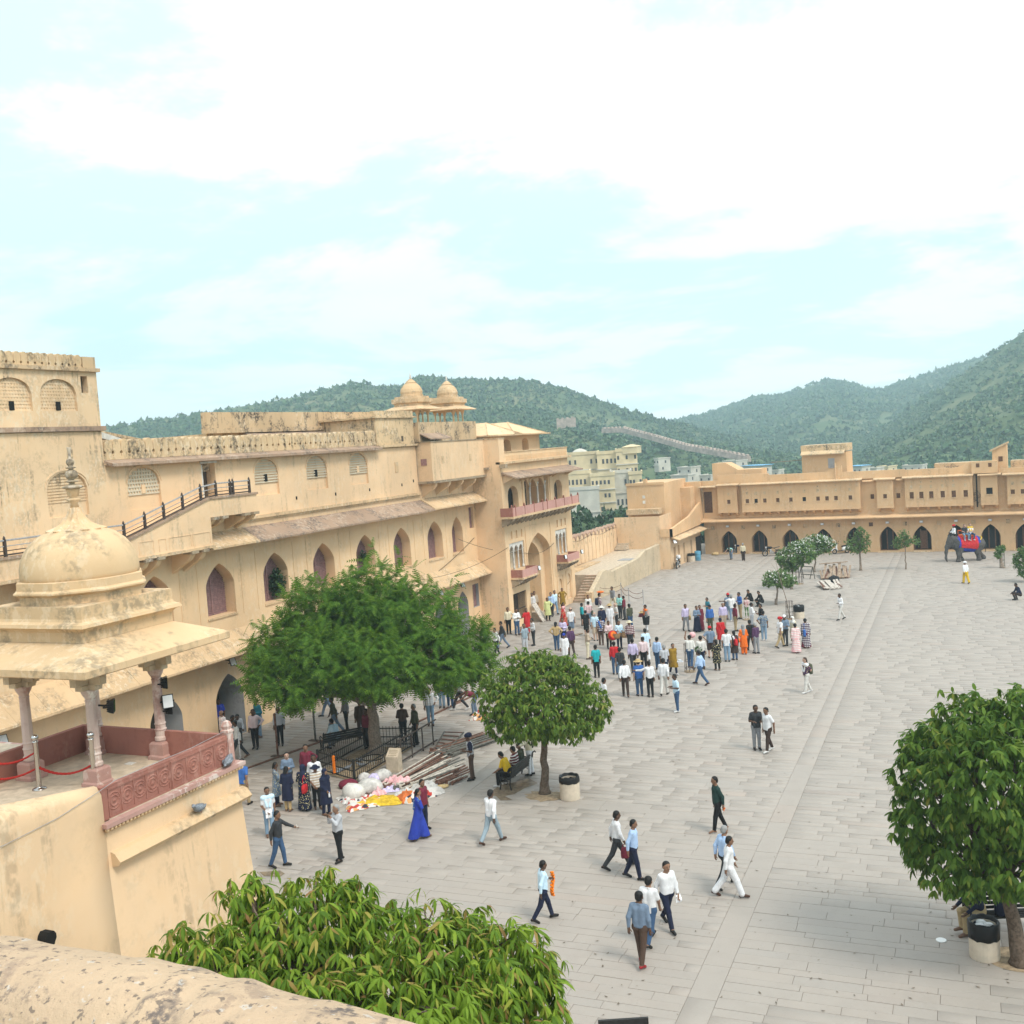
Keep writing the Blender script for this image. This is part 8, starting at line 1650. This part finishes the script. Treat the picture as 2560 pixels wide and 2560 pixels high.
# ------------------------------------------------------------------ bundles and cloth spread on the paving
def sack(px, py, sx, sy, sz, mat, label, seed=0):
    q = gnd(px, py); sx, sy, sz = sx * .82, sy * .82, sz * .82; V = IV2.copy(); g = np.random.default_rng(seed); o = g.random(3) * 9
    for i, v in enumerate(V): V[i] = v * (1 + .16 * mnoise.noise(Vector(v * 1.6 + o)) + .06 * mnoise.noise(Vector(v * 5 + o)))
    V = V * np.array([sx, sy, sz]); V[:, 2] = np.maximum(V[:, 2], -sz * .62) + sz * .62; me = np_mesh('cloth_bundle', V, IF2, mat, True); ob = link('cloth_bundle', me, None, (q.x, q.y, 0)); tag(ob, label, 'bundle', 'bundles of cloth by the pipes'); ob.rotation_euler.z = g.random() * 3
def cloth(px, py, sx, sy, mat, label, seed=0, h=.1):
    q = gnd(px, py); n = 18; g = np.random.default_rng(seed); o = g.random(2) * 20; V, F = [], []
    for i in range(n):
        for j in range(n):
            u, v = i / (n - 1) * 2 - 1, j / (n - 1) * 2 - 1; k = 1 + .35 * mnoise.noise((u * 1.3 + o[0], v * 1.3 + o[1], 0)); e = max(0, 1 - max(abs(u), abs(v)) ** 3)
            V.append((u * sx * k, v * sy * k, .012 + e * h * (.6 + 1.6 * abs(mnoise.noise((u * 2.6 + o[0], v * 2.6 + o[1], 1))) + .5 * abs(mnoise.noise((u * 6, v * 6, o[0]))))))
    F = [(i * n + j, (i + 1) * n + j, (i + 1) * n + j + 1, i * n + j + 1) for i in range(n - 1) for j in range(n - 1)]
    ob = link('cloth_heap', np_mesh('cloth_heap', np.array(V), np.array(F), mat, True), None, (q.x, q.y, 0)); tag(ob, label, 'cloth', 'clothes spread on the paving'); ob.rotation_euler.z = g.random() * 3
plain('dirty_white', (.52, .50, .48), .9, .25, 5, bump=.6); plain('dull_yellow', (.58, .38, .03), .9, .25, 7, bump=.6); plain('dull_orange', (.55, .15, .04), .9, .25, 7, bump=.6); plain('cloth_mixed', (.5, .4, .38), .9, .1); t = NT('cloth_print'); vz = t.n('ShaderNodeTexVoronoi'); vz.inputs['Scale'].default_value = 6; t.l(t.pos(space='obj'), vz.inputs['Vector']); t.col(t.ramp(vz.outputs['Color'], [(0, (.6, .58, .55)), (.3, (.45, .05, .04)), (.45, (.65, .6, .55)), (.6, (.04, .04, .06)), (.7, (.6, .3, .12)), (.85, (.7, .68, .66))], True)); t.rough(.9)
sack(885, 1995, .62, .5, .42, 'white_stone', 'big dirty white sack nearest the railings corner', 1); sack(925, 1982, .65, .5, .42, 'dirty_white', 'bulging white cloth bundle in the middle of the heap', 2); sack(958, 1948, .5, .4, .3, 'dirty_white', 'white bundle pushed against the pipe ends', 3); sack(872, 1970, .5, .34, .26, 'cl_maroon', 'dark maroon cloth bundle at the foot of the railings', 4); sack(912, 1955, .34, .3, .28, 'dirty_white', 'small white bundle with yellow stripe behind the big sack', 5); sack(935, 1956, .3, .3, .26, 'cl_lilac', 'pale lilac bundle beside the yellow-striped one', 6)
cloth(952, 2004, .9, .5, 'dull_yellow', 'bright yellow cloth spread on the paving', 1, .12); cloth(895, 2008, .8, .5, 'cloth_print', 'patterned red, black and white cloth before the white sack', 2); cloth(930, 2000, .6, .5, 'cloth_print', 'patterned cloth between white bundle and yellow cloth', 3); cloth(990, 1962, .5, .4, 'cl_pink', 'salmon pink cloth thrown over the pipe ends', 4, .25); cloth(1010, 1985, .55, .3, 'dirty_white', 'long white sheet trailing across the paving', 5); cloth(1016, 1998, .4, .35, 'dull_orange', 'orange cloth crumpled behind the woman in blue', 6, .22); cloth(1068, 1975, .75, .5, 'dirty_white', 'white cloth with peach edge near the rusty pipes', 7, .2); cloth(1045, 1994, .6, .4, 'cloth_print', 'printed cloth pile at the maroon shirted man\'s feet', 8, .2); cloth(946, 1990, .22, .2, 'cl_pink', 'magenta scrap of cloth beside the white bundle', 9, .2); cloth(868, 2000, .4, .24, 'dirty_white', 'pale lilac sheet at the near end of the heap', 10); cloth(1198, 1795, .5, .4, 'cloth_print', 'small pile of printed cloth beside the bending man', 11, .2); cloth(975, 1975, .4, .3, 'cl_lilac', 'lilac cloth strip lying between white sheet and bundle', 12)
sack(1105, 1970, .35, .2, .1, 'cl_tan', 'flat tan rag lying in front of the rusty pipes', 13)

# ------------------------------------------------------------------ litter bins, drum
def bin_(px, py, r, h, label, full=False, s=1.0):
    q = gnd(px, py); t_ = thing('litter_bin', label, 'bin', (q.x, q.y, 0), 'concrete litter bins'); m = MB(); m.lathe([(r * .98, 0), (r, .03), (r, h - .04), (r * .94, h), (r * .8, h), (r * .8, .1)], q, 28); m.build('concrete_drum', 'concrete_bin', t_, False)
    m = MB(); n = 28; rings = []
    for rr, z in ((1.03, h - (.12 if not full else .3)), (1.05, h - .02), (1.04, h + .06), (.97, h + .1), (.86, h + .07), (.74, h - .18), (.2, h - .35)): rings.append([(q.x + r * rr * (1 + .03 * math.sin(k * 2.7 + z * 9)) * math.cos(2 * PI * k / n), q.y + r * rr * (1 + .03 * math.sin(k * 3.1)) * math.sin(2 * PI * k / n), z + .015 * math.sin(k * 1.9)) for k in range(n)])
    m.loft(rings); m.build('bin_liner', 'black_plastic', t_, True)
    if full: m = MB(); [m.ell((q.x + .12 * math.cos(k * 2), q.y + .12 * math.sin(k * 2), h - .02), (.13, .1, .07), 7, 5) for k in range(3)]; m.build('rubbish', 'lamp_glass', t_, False)
bin_(1426, 1996, .35, .72, 'cream concrete litter bin beside the round tree trunk'); bin_(2462, 2392, .33, .78, 'cream concrete litter bin with rubbish beneath the dark mango', True); bin_(1998, 1545, .34, .74, 'concrete litter bin beside the bare sapling guard', True); bin_(1729, 1404, .36, .7, 'concrete litter bin next to the blue drum')
q = gnd(1745, 1401); bd = thing('blue_drum', 'tall blue plastic drum by the ramp house wall', 'drum', (q.x, q.y, 0)); m = MB(); m.lathe([(.28, 0), (.3, .05), (.3, .3), (.31, .32), (.3, .34), (.3, .62), (.31, .64), (.3, .66), (.3, .88), (.27, .92), (.24, .92), (.24, .5)], q, 20); m.build('barrel', 'blue_drum', bd, True)
q = gnd(1790, 1386); sack(1788, 1388, .5, .35, .25, 'cl_tan', 'pale yellow sack slumped by the palace doorway', 21)
# damp patches and little things on the paving
def patch(name, pts, mat, label, z=.008): m = MB(); m.add([tuple(gnd(a, b, z)) for a, b in pts], [tuple(range(len(pts)))[::-1]]); tag(m.build(name, mat), label, 'puddle')
patch('puddle', [(1232, 1976), (1250, 1962), (1290, 1955), (1322, 1945), (1345, 1958), (1312, 1970), (1286, 1985), (1262, 1990), (1282, 2000), (1252, 2001), (1240, 1990), (1216, 1986)], 'wet_stone', 'brown water spilled under the iron bench', .0085)
patch('puddle', [(648, 2180), (700, 2176), (712, 2184), (700, 2192), (660, 2190)], 'wet_stone', 'brown damp patch by the black shirted man', .0085)
q = gnd(1362, 1990); m = MB(); n = 22; m.add([(q.x + (.7 + .12 * math.sin(3 * k)) * math.cos(2 * PI * k / n), q.y + (.55 + .1 * math.sin(2.3 * k)) * math.sin(2 * PI * k / n), .010) for k in range(n)], [tuple(range(n))]); tag(m.build('sand_patch', 'soil'), 'yellow sand around the round tree trunk', 'sand', kind='stuff')
q = gnd(2549, 2400); m = MB(); m.add([(q.x + .75 * math.cos(2 * PI * k / n), q.y + .6 * math.sin(2 * PI * k / n), .010) for k in range(n)], [tuple(range(n))]); tag(m.build('sand_patch', 'soil'), 'bare soil round the dark mango trunk', 'soil', kind='stuff')
q = gnd(2353, 2351); m = MB(); m.lathe([(.12, 0), (.12, .012), (.1, .018), (.02, .02)], (q.x, q.y, .004), 20); tag(m.build('paving_disc', 'white_paint'), 'small white disc set in the paving near the bin', 'disc')

# ------------------------------------------------------------------ rope barrier in the crowd
BP = [gnd(1494, 1497), gnd(1554, 1492), gnd(1573, 1506), gnd(1609, 1511)]
for k, p in enumerate(BP):
    t_ = thing('rope_post', ['slim grey barrier post nearest the ramp steps', 'slim grey barrier post behind the tall grey shirt', 'slim grey barrier post next to the mint shirt', 'slim grey barrier post farthest from the steps'][k], 'barrier post', tuple(p), 'slim posts of the crowd barrier'); m = MB(); m.lathe([(.14, .003), (.12, .03), (.03, .05), (.03, 1.05), (.045, 1.07), (.03, 1.12)], p, 10); m.build('post', 'rail_steel', t_)
for a, b, n_ in ((0, 1, 'sagging barrier rope behind the parasol'), (1, 2, 'short barrier rope beside the mint shirt'), (2, 3, 'sagging barrier rope at the free end of the crowd barrier')):
    for z, w in ((.95, 'upper'), (.6, 'lower')): rope(BP[a] + Vector((0, 0, z)), BP[b] + Vector((0, 0, z)), .22, '%s %s' % (w, n_), .016, 'pipe_rust', group='crowd barrier ropes')

# ------------------------------------------------------------------ tree guards
def guard(px, py, w, h, label, mat='rail_iron', sapling=None):
    q = gnd(px, py); t_ = thing('tree_guard', label, 'tree guard', (q.x, q.y, 0), 'iron tree guards')
    for k in range(8): a = 2 * PI * k / 8 + .2; m = MB(); m.tube([(q.x + w * math.cos(a), q.y + w * math.sin(a), 0), (q.x + w * .92 * math.cos(a), q.y + w * .92 * math.sin(a), h)], .013, 4); m.build('upright', mat, t_)
    for z in (.2, h * .4, h * .68, h * .97): m = MB(); m.tube([(q.x + w * math.cos(2 * PI * k / 16), q.y + w * math.sin(2 * PI * k / 16), z) for k in range(17)], .013, 4); m.build('hoop', mat, t_)
    m = MB(); m.lathe([(w * 1.15, 0), (w * 1.15, .04), (.05, .05)], q, 12); m.build('base', 'soil', t_)
    if sapling:
        s_ = thing('sapling', sapling, 'sapling', (q.x, q.y, 0)); m = MB(); d = -PIC_RIGHT * .35; m.tube([q, q + Vector((0, 0, 1.3)) + d * .5, q + Vector((0, 0, 2.6)) + d * 1.4, q + Vector((0, 0, 4.0)) + d * 2.2], [.035, .03, .022, .008], 6); m.tube([q + Vector((0, 0, 2.4)) + d * 1.3, q + Vector((0, 0, 3.6)) + d * .9], [.018, .006], 5); m.tube([q + Vector((0, 0, 2.9)) + d * 1.6, q + Vector((0, 0, 3.7)) + d * 2.9], [.014, .005], 5); m.build('stem', 'bark_pale', s_, True)
guard(1725, 1679, .26, 1.5, 'iron tree guard that a man has climbed', 'rail_iron'); guard(1867, 1549, .24, 1.3, 'iron tree guard with a child leaning on it', 'white_stone'); guard(1975, 1548, .24, 1.2, 'iron tree guard round the bare sapling', 'rail_iron', 'bare leaning sapling beside the litter bin'); guard(1998, 1460, .3, 1.4, 'iron tree guard under the taller flowering tree'); guard(2506, 1419, .2, 1.5, 'iron guard wrapped round the stubby sapling', 'cl_olive')
fr_ = thing('trestle', 'old iron trestle leaning beside the flowering trees', 'trestle', tuple(gnd(2018, 1450))); a, b = gnd(2000, 1446), gnd(2028, 1448)
for p in (a, b): m = MB(); m.bar(p + Vector((-.1, 0, 0)), p + Vector((.15, 0, 1.0)), .06); m.bar(p + Vector((.3, 0, 0)), p + Vector((.15, 0, 1.0)), .06); m.build('leg', 'pipe_dark', fr_)
for z in (.35, 1.0): m = MB(); m.bar(a + Vector((.1, 0, z)), b + Vector((.15, 0, z)), .07); m.build('beam', 'pipe_dark', fr_)

# ------------------------------------------------------------------ stacked boards in the far court
def boards(label, px0, py0, px1, py1, wid, n, mat, h, seed, name='board_stack'):
    a, b = gnd(px0, py0), gnd(px1, py1); g = random.Random(seed); t_ = thing(name, label, 'boards', tuple((a + b) / 2)); d = (b - a).normalized(); s_ = Vector((-d.y, d.x, 0))
    for k in range(n):
        t = k / (n - 1); c = a.lerp(b, t) ; an = .25 + g.uniform(-.1, .1); e = (s_ * math.cos(an) + d * math.sin(an)) * wid; z = .06 + h * (.3 + .7 * g.random()); m = MB(); m.bar(c + Vector((0, 0, .05 + g.random() * .1)), c + e + d * g.uniform(-.05, .1) + Vector((0, 0, z)), g.uniform(.12, .22), .05); m.build('board', mat if g.random() < .8 else 'pipe_rust', t_)
boards('heap of brown weathered boards and frames in the far court', 2055, 1450, 2122, 1446, 2.6, 22, 'plank', 1.0, 4); boards('lower stack of pale grey boards in front of the brown heap', 2062, 1476, 2105, 1472, 2.4, 14, 'plank_pale', .35, 5)
m = MB(); m.bar(gnd(2050, 1440) + Vector((0, 0, 1.0)), gnd(2120, 1436) + Vector((0, 0, 1.05)), .25, .06); tag(m.build('top_plank', 'plank'), 'long plank laid across the top of the brown heap', 'plank')
q = gnd(2085, 1455); sack(2085, 1455, .8, .5, .4, 'cl_black', 'dark tarpaulin bundle in the mouth of the board heap', 31)

# ------------------------------------------------------------------ motorcycles and scooter
def wheel(t_, c, r, yaw, axis_rot=0):
    m = MB(); m.M = Matrix.Translation(c) @ Matrix.Rotation(yaw, 4, 'Z'); n = 18; w = MB(); w.M = m.M
    w.loft([[((r - .045 + .045 * math.cos(a)) * math.cos(2 * PI * k / n), .045 * math.sin(a), (r - .045 + .045 * math.cos(a)) * math.sin(2 * PI * k / n)) for a in [2 * PI * j / 6 for j in range(6)]] for k in range(n + 1)], False); o = w.build('wheel', 'rubber', t_)
    s_ = MB(); s_.M = m.M; s_.loft([[((r - .1 + .012 * math.cos(a)) * math.cos(2 * PI * k / n), .03 * math.sin(a), (r - .1 + .012 * math.cos(a)) * math.sin(2 * PI * k / n)) for a in (0, 1.57, 3.14, 4.71)] for k in range(n + 1)], False)
    for k in range(8): s_.tube([(0, 0, 0), ((r - .1) * math.cos(2 * PI * k / 8), 0, (r - .1) * math.sin(2 * PI * k / 8))], .01, 4)
    s_.tube([(0, -.06, 0), (0, .06, 0)], .04, 8); s_.build('spoked_rim', 'chrome', o)
def motorbike(px, py, ph, label, tank='cl_black'):
    q = gnd(px, py); yaw = PIC_YAW + math.radians(ph); t_ = thing('motorcycle', label, 'motorcycle', (q.x, q.y, 0)); M = Matrix.Translation(q) @ Matrix.Rotation(yaw, 4, 'Z')
    P = lambda x, y, z: tuple(M @ Vector((x, y, z)))
    wheel(t_, Vector(P(.65, 0, .3)), .3, yaw); wheel(t_, Vector(P(-.62, 0, .3)), .3, yaw)
    def part(n, mat, fn, sm=False): m = MB(); m.M = M; fn(m); return m.build(n, mat, t_, sm)
    part('frame', 'dark_iron', lambda m: (m.tube([(.5, 0, .85), (.2, 0, .45), (-.2, 0, .35), (-.62, 0, .3)], .03, 6), m.tube([(.48, 0, .88), (-.3, 0, .72), (-.62, 0, .3)], .025, 6)))
    part('engine', 'chrome', lambda m: (m.box(-.15, .22, -.12, .12, .28, .5), m.lathe([(.09, .5), (.1, .53), (.09, .56), (.1, .59), (.08, .66)], (.1, 0, 0), 8)))
    part('fuel_tank', tank, lambda m: m.ell((.2, 0, .82), (.28, .14, .13), 12, 8), True); part('seat', 'black_plastic', lambda m: m.loft([[(x, -w, z - .05), (x, w, z - .05), (x, w * .8, z), (x, -w * .8, z)] for x, w, z in ((.02, .1, .8), (-.25, .14, .8), (-.6, .13, .86), (-.78, .07, .9))]))
    part('front_fork', 'chrome', lambda m: [m.tube([(.65, s_ * .09, .3), (.46, s_ * .09, .95)], .022, 6) for s_ in (-1, 1)]); part('handlebar', 'chrome', lambda m: m.tube([(.36, -.36, 1.0), (.45, -.12, .98), (.45, .12, .98), (.36, .36, 1.0)], .018, 6))
    part('headlight', 'lamp_glass', lambda m: m.ell((.56, 0, .86), (.06, .09, .09), 10, 7), True); part('exhaust', 'chrome', lambda m: m.tube([(.2, -.13, .4), (.1, -.15, .22), (-.3, -.16, .24), (-.75, -.16, .34)], [.025, .03, .045, .045], 7)); part('mudguard', 'black_plastic', lambda m: [m.loft([[(cx + .34 * math.cos(a), -.06, .3 + .34 * math.sin(a)), (cx + .34 * math.cos(a), .06, .3 + .34 * math.sin(a)), (cx + .36 * math.cos(a), .05, .3 + .36 * math.sin(a)), (cx + .36 * math.cos(a), -.05, .3 + .36 * math.sin(a))] for a in np.linspace(.4, 2.6, 8)]) for cx in (.65, -.62)])
    return t_
motorbike(1696, 1420, 250, 'black motorcycle parked against the ramp house', 'cl_black'); motorbike(1853, 1384, 175, 'black motorcycle parked beside the bending man', 'cl_navy'); motorbike(1930, 1390, 180, 'black motorcycle parked near the second palace doorway', 'cl_black')
carried('rider_bag', 'pale cloth thrown over the motorcycle by the ramp house', 'cloth', tuple(gnd(1697, 1418) + Vector((0, 0, 1.15))), [('pouch', 'cl_white', soft_bag(.4, .3, .35))])
def scooter(px, py, ph, label):
    q = gnd(px, py); yaw = PIC_YAW + math.radians(ph); t_ = thing('motor_scooter', label, 'scooter', (q.x, q.y, 0)); M = Matrix.Translation(q) @ Matrix.Rotation(yaw, 4, 'Z')
    def part(n, mat, fn, sm=False): m = MB(); m.M = M; fn(m); return m.build(n, mat, t_, sm)
    wheel(t_, M @ Vector((.62, 0, .24)), .24, yaw); wheel(t_, M @ Vector((-.58, 0, .24)), .24, yaw)
    part('front_shield', 'white_paint', lambda m: m.loft([[(x + .05, -w, z), (x + .05, w, z), (x - .05, w * .8, z), (x - .05, -w * .8, z)] for x, w, z in ((.36, .17, .3), (.46, .2, .55), (.44, .17, .8), (.38, .1, .98))]), True); part('floorboard', 'black_plastic', lambda m: m.box(-.12, .36, -.15, .15, .24, .3))
    part('body', 'white_paint', lambda m: m.loft([[(x, math.cos(a) * w, z + math.sin(a) * h) for a in [2 * PI * k / 10 for k in range(10)]] for x, w, z, h in ((-.1, .1, .42, .14), (-.25, .17, .48, .2), (-.5, .19, .52, .2), (-.75, .14, .6, .13), (-.85, .05, .64, .06))]), True)
    part('seat', 'black_plastic', lambda m: m.loft([[(x, math.cos(a) * w, z + math.sin(a) * .06) for a in [2 * PI * k / 8 for k in range(8)]] for x, w, z in ((-.05, .08, .68), (-.2, .13, .72), (-.5, .14, .74), (-.75, .1, .76))]), True)
    part('handlebar', 'black_plastic', lambda m: (m.tube([(.34, -.32, 1.0), (.38, 0, 1.02), (.34, .32, 1.0)], .025, 6), m.ell((.40, 0, .98), (.08, .1, .08), 8, 6))); part('mirror', 'black_plastic', lambda m: [(m.tube([(.34, s_ * .22, 1.02), (.3, s_ * .28, 1.2)], .008, 4), m.ell((.3, s_ * .28, 1.23), (.02, .06, .04), 8, 5)) for s_ in (-1, 1)])
    part('front_mudguard', 'white_paint', lambda m: m.loft([[(.62 + .27 * math.cos(a), -.08, .24 + .27 * math.sin(a)), (.62 + .27 * math.cos(a), .08, .24 + .27 * math.sin(a)), (.62 + .3 * math.cos(a), .06, .24 + .3 * math.sin(a)), (.62 + .3 * math.cos(a), -.06, .24 + .3 * math.sin(a))] for a in np.linspace(.2, 2.7, 8)]))
scooter(2103, 1384, 182, 'white motor scooter parked by the palace wall')

# ------------------------------------------------------------------ elephant
q = gnd(2417, 1402); EY = PIC_YAW + math.radians(182); ele = thing('elephant', 'walking grey elephant under a red and blue saddle cloth', 'elephant', (q.x, q.y, 0), rz=EY)
ele_torso = [((-.95, 0, 1.48), (.75, 0, 1.5), .56, .56), ((-.7, 0, 1.25), (.5, 0, 1.2), .52, .48), ((-1.05, 0, 1.4), (-1.1, 0, 1.2), .52, .45), ((-.3, 0, 1.75), (.5, 0, 1.72), .38, .38)]
prims = ele_torso + [((.7, 0, 1.65), (1.2, 0, 1.85), .45, .36), ((1.25, 0, 1.95), (1.42, 0, 1.65), .33, .28), ((1.3, .16, 2.12), (1.3, -.16, 2.12), .16, .16), ((1.45, 0, 1.6), (1.66, 0, 1.3), .22, .17), ((1.66, 0, 1.3), (1.74, 0, .85), .165, .12), ((1.74, 0, .85), (1.78, 0, .35), .12, .085), ((1.78, 0, .35), (1.70, 0, .08), .085, .06), ((1.25, 0, 1.45), (1.5, 0, 1.35), .2, .12)]
for sy, k1, k2 in ((.3, (.78, .34, .65), (.84, .34, .12)), (-.3, (.5, -.34, .65), (.32, -.34, .12))): prims += [((.6, sy, 1.3), k1, .3, .2), (k1, k2, .19, .175), (k2, (k2[0] + .05, k2[1], .06), .18, .19)]
for sy, k1, k2 in ((.3, (-.80, .33, .75), (-.92, .33, .12)), (-.3, (-1.15, -.33, .72), (-1.62, -.33, .16))): prims += [((-.95, sy, 1.3), k1, .38, .22), (k1, k2, .2, .165), (k2, (k2[0] + .04, k2[1], .07), .17, .18)]
fn, A, B = field(prims, .14, [((0, 0, .004), (0, 0, -1))]); V, F = snet(fn, A, B, .05); o = link('body', np_mesh('body', V, F, 'elephant_skin', True), ele)
for sg in (-1, 1):
    m = MB(); P = [(1.12, .34, 2.0), (.95, .5, 1.98), (.80, .62, 1.75), (.82, .6, 1.45), (.95, .5, 1.18), (1.08, .42, 1.3), (1.18, .36, 1.6)]; m.extr([(x, sg * y, z) for x, y, z in P], (.03, sg * .02, 0)); me = m.mesh('ear', 'elephant_skin'); link('ear', me, ele)
    m = MB(); m.ell((1.5, sg * .24, 1.82), (.035, .025, .03), 8, 6); link('eye', m.mesh('eye', 'eye_dark'), ele)
m = MB(); m.tube([(-1.55, 0, 1.6), (-1.68, 0, 1.3), (-1.66, 0, .8), (-1.6, 0, .6)], [.06, .045, .03, .02], 6); link('tail', m.mesh('tail', 'elephant_skin', smooth=True), ele)
def drape(name, x0, x1, zb, off, mat):
    fn0, A, B = field(ele_torso, .14, None, off); f = lambda G: np.maximum(np.maximum(fn0(G), np.maximum(G[..., 0] - x1, x0 - G[..., 0])), np.maximum(zb + .18 * (G[..., 0] - x1) - G[..., 2], -(fn0(G) + .05))); V, F = snet(f, A, B, .045); link(name, np_mesh(name, V, F, mat, True), ele)
drape('blue_border', -1.0, .88, .98, .055, 'cl_royal'); drape('red_cloth', -.82, .70, 1.22, .085, 'cl_red')
m = MB(); m.box(-.5, .45, -.4, .42, 2.1, 2.26); [m.tube([(x, -.42, 2.28), (x, -.42, 2.6), (x, .3, 2.6)], .02, 5) for x in (-.52, .47)]; m.tube([(-.52, -.42, 2.6), (.47, -.42, 2.6)], .02, 5); link('saddle_seat', m.mesh('saddle_seat', 'cl_orange'), ele)
m = MB(); m.tube([(-1.0, .5, 1.75), (-1.25, .25, 1.95), (-1.3, 0, 2.0), (-1.25, -.25, 1.95)], .035, 6); link('tail_rope', m.mesh('tail_rope', 'cl_yellow'), ele)
def on_ele(x, y, zp, turn, pose, h, top, bot, head, label, skin=None, shoes='shoe', extra=()):
    w = Matrix.Rotation(EY, 3, 'Z') @ Vector((x, y, 0)); s_ = h / 1.715; pz = sk(pose)['pel'].z * s_; return person((q.x + w.x, q.y + w.y, zp - pz), EY + turn, pose, h, top, bot, head, label, shoes, skin, extra)
on_ele(1.0, 0, 2.38, 0, 'ride', 1.66, 'long:white', 'trs:black', 'turban:red', 'mahout in white shirt and red turban on the elephant\'s neck', 'skin3', None)
on_ele(.2, .22, 2.40, PI / 2, 'ride', 1.62, 'short:char', 'trs:ltjeans', 'longhair:hairb', 'long-haired rider in grey top on the elephant\'s back', 'skin4', 'whiteshoe'); on_ele(-.28, .22, 2.40, PI / 2, 'ride', 1.72, 'short:white', 'trs:jeans', 'hair', 'rider in white T-shirt on the elephant\'s back', 'skin4', 'whiteshoe', ('shawl:yellow',))

# ------------------------------------------------------------------ slack cables
for a, b, sag, lab in (((-31.9, 53.5, 4.9), (-29.85, 64.2, 5.6), .5, 'slack black cable from the wing to the gatehouse corner'), ((-31.9, 61.0, 6.6), (-29.8, 66.9, 4.9), .25, 'slack cable crossing the gatehouse flank'), ((-29.85, 67.0, 4.9), (-29.85, 72.4, 5.0), .35, 'slack cable drooping across the gate arch'), ((-31.95, 57.5, 4.7), (-31.95, 63.5, 6.4), .1, 'thin cable climbing the wing wall beside the gatehouse')):
    m = MB(); a = Vector(a); b = Vector(b); m.tube([a.lerp(b, k / 14) - Vector((0, 0, sag * 4 * (k / 14) * (1 - k / 14))) for k in range(15)], .014, 4); tag(m.build('slack_cable', 'dark_iron'), lab, 'cable')
m = MB(); pts = [(-32.4, y, 4.0 + .12 * math.sin(y * 1.1)) for y in np.linspace(77.5, 94, 24)]; m.tube(pts, .014, 4); tag(m.build('slack_cable', 'dark_iron'), 'dark cable sagging along the battlemented wall', 'cable')
m = MB(); q = gnd(1565, 2662); m.M = Matrix.Translation((q.x, q.y, 0)) @ Matrix.Rotation(PIC_YAW, 4, 'Z'); pb = thing('park_bench', 'dark bench top just entering the bottom of the picture', 'bench', (q.x, q.y, 0)); m.box(-.5, .5, -.03, .03, .75, .95); m.build('backrest', 'dark_iron', pb)
for sx in (-.45, .45): m = MB(); m.M = Matrix.Translation((q.x, q.y, 0)) @ Matrix.Rotation(PIC_YAW, 4, 'Z'); m.box(sx - .03, sx + .03, -.1, .03, 0, .75); m.build('leg', 'dark_iron', pb)

# dry leaves, droppings and scraps on the paving
g_ = np.random.default_rng(77); V, F = [], []
for k in range(420):
    px, py = g_.uniform(620, 2540), 1450 + 1090 * g_.random() ** .8; q = gnd(px, py); a = g_.random() * 6.28; s_ = g_.uniform(.02, .06)
    for i in range(4): t_ = a + i * PI / 2; V.append((q.x + math.cos(t_) * s_ * (1 if i % 2 else .45), q.y + math.sin(t_) * s_ * (1 if i % 2 else .45), .011 + .012 * (i % 2)))
    F.append([4 * k, 4 * k + 1, 4 * k + 2, 4 * k + 3])
plain('litter', (.16, .13, .10), .9, .6, 30); tag(link('leaf_litter', np_mesh('leaf_litter', np.array(V), np.array(F), 'litter')), 'dry leaves and scraps scattered over the paving', 'litter', kind='stuff')
# ------------------------------------------------------------------ hazy air over the valley
m = MB(); m.box(-1750, 1750, -400, 1800, -60, 330); hz = m.build('haze', None, None); hz['kind'] = 'stuff'; hz['label'] = 'thin bluish haze filling the valley air'; hz['category'] = 'haze'
hm = bpy.data.materials.new('haze'); hm.use_nodes = True; hn = hm.node_tree; hn.nodes.clear(); pv = hn.nodes.new('ShaderNodeVolumePrincipled'); pv.inputs['Color'].default_value = (.66, .88, 1.0, 1); pv.inputs['Density'].default_value = .00058; pv.inputs['Anisotropy'].default_value = .2
ho = hn.nodes.new('ShaderNodeOutputMaterial'); hn.links.new(pv.outputs[0], ho.inputs['Volume']); hz.data.materials.append(hm)
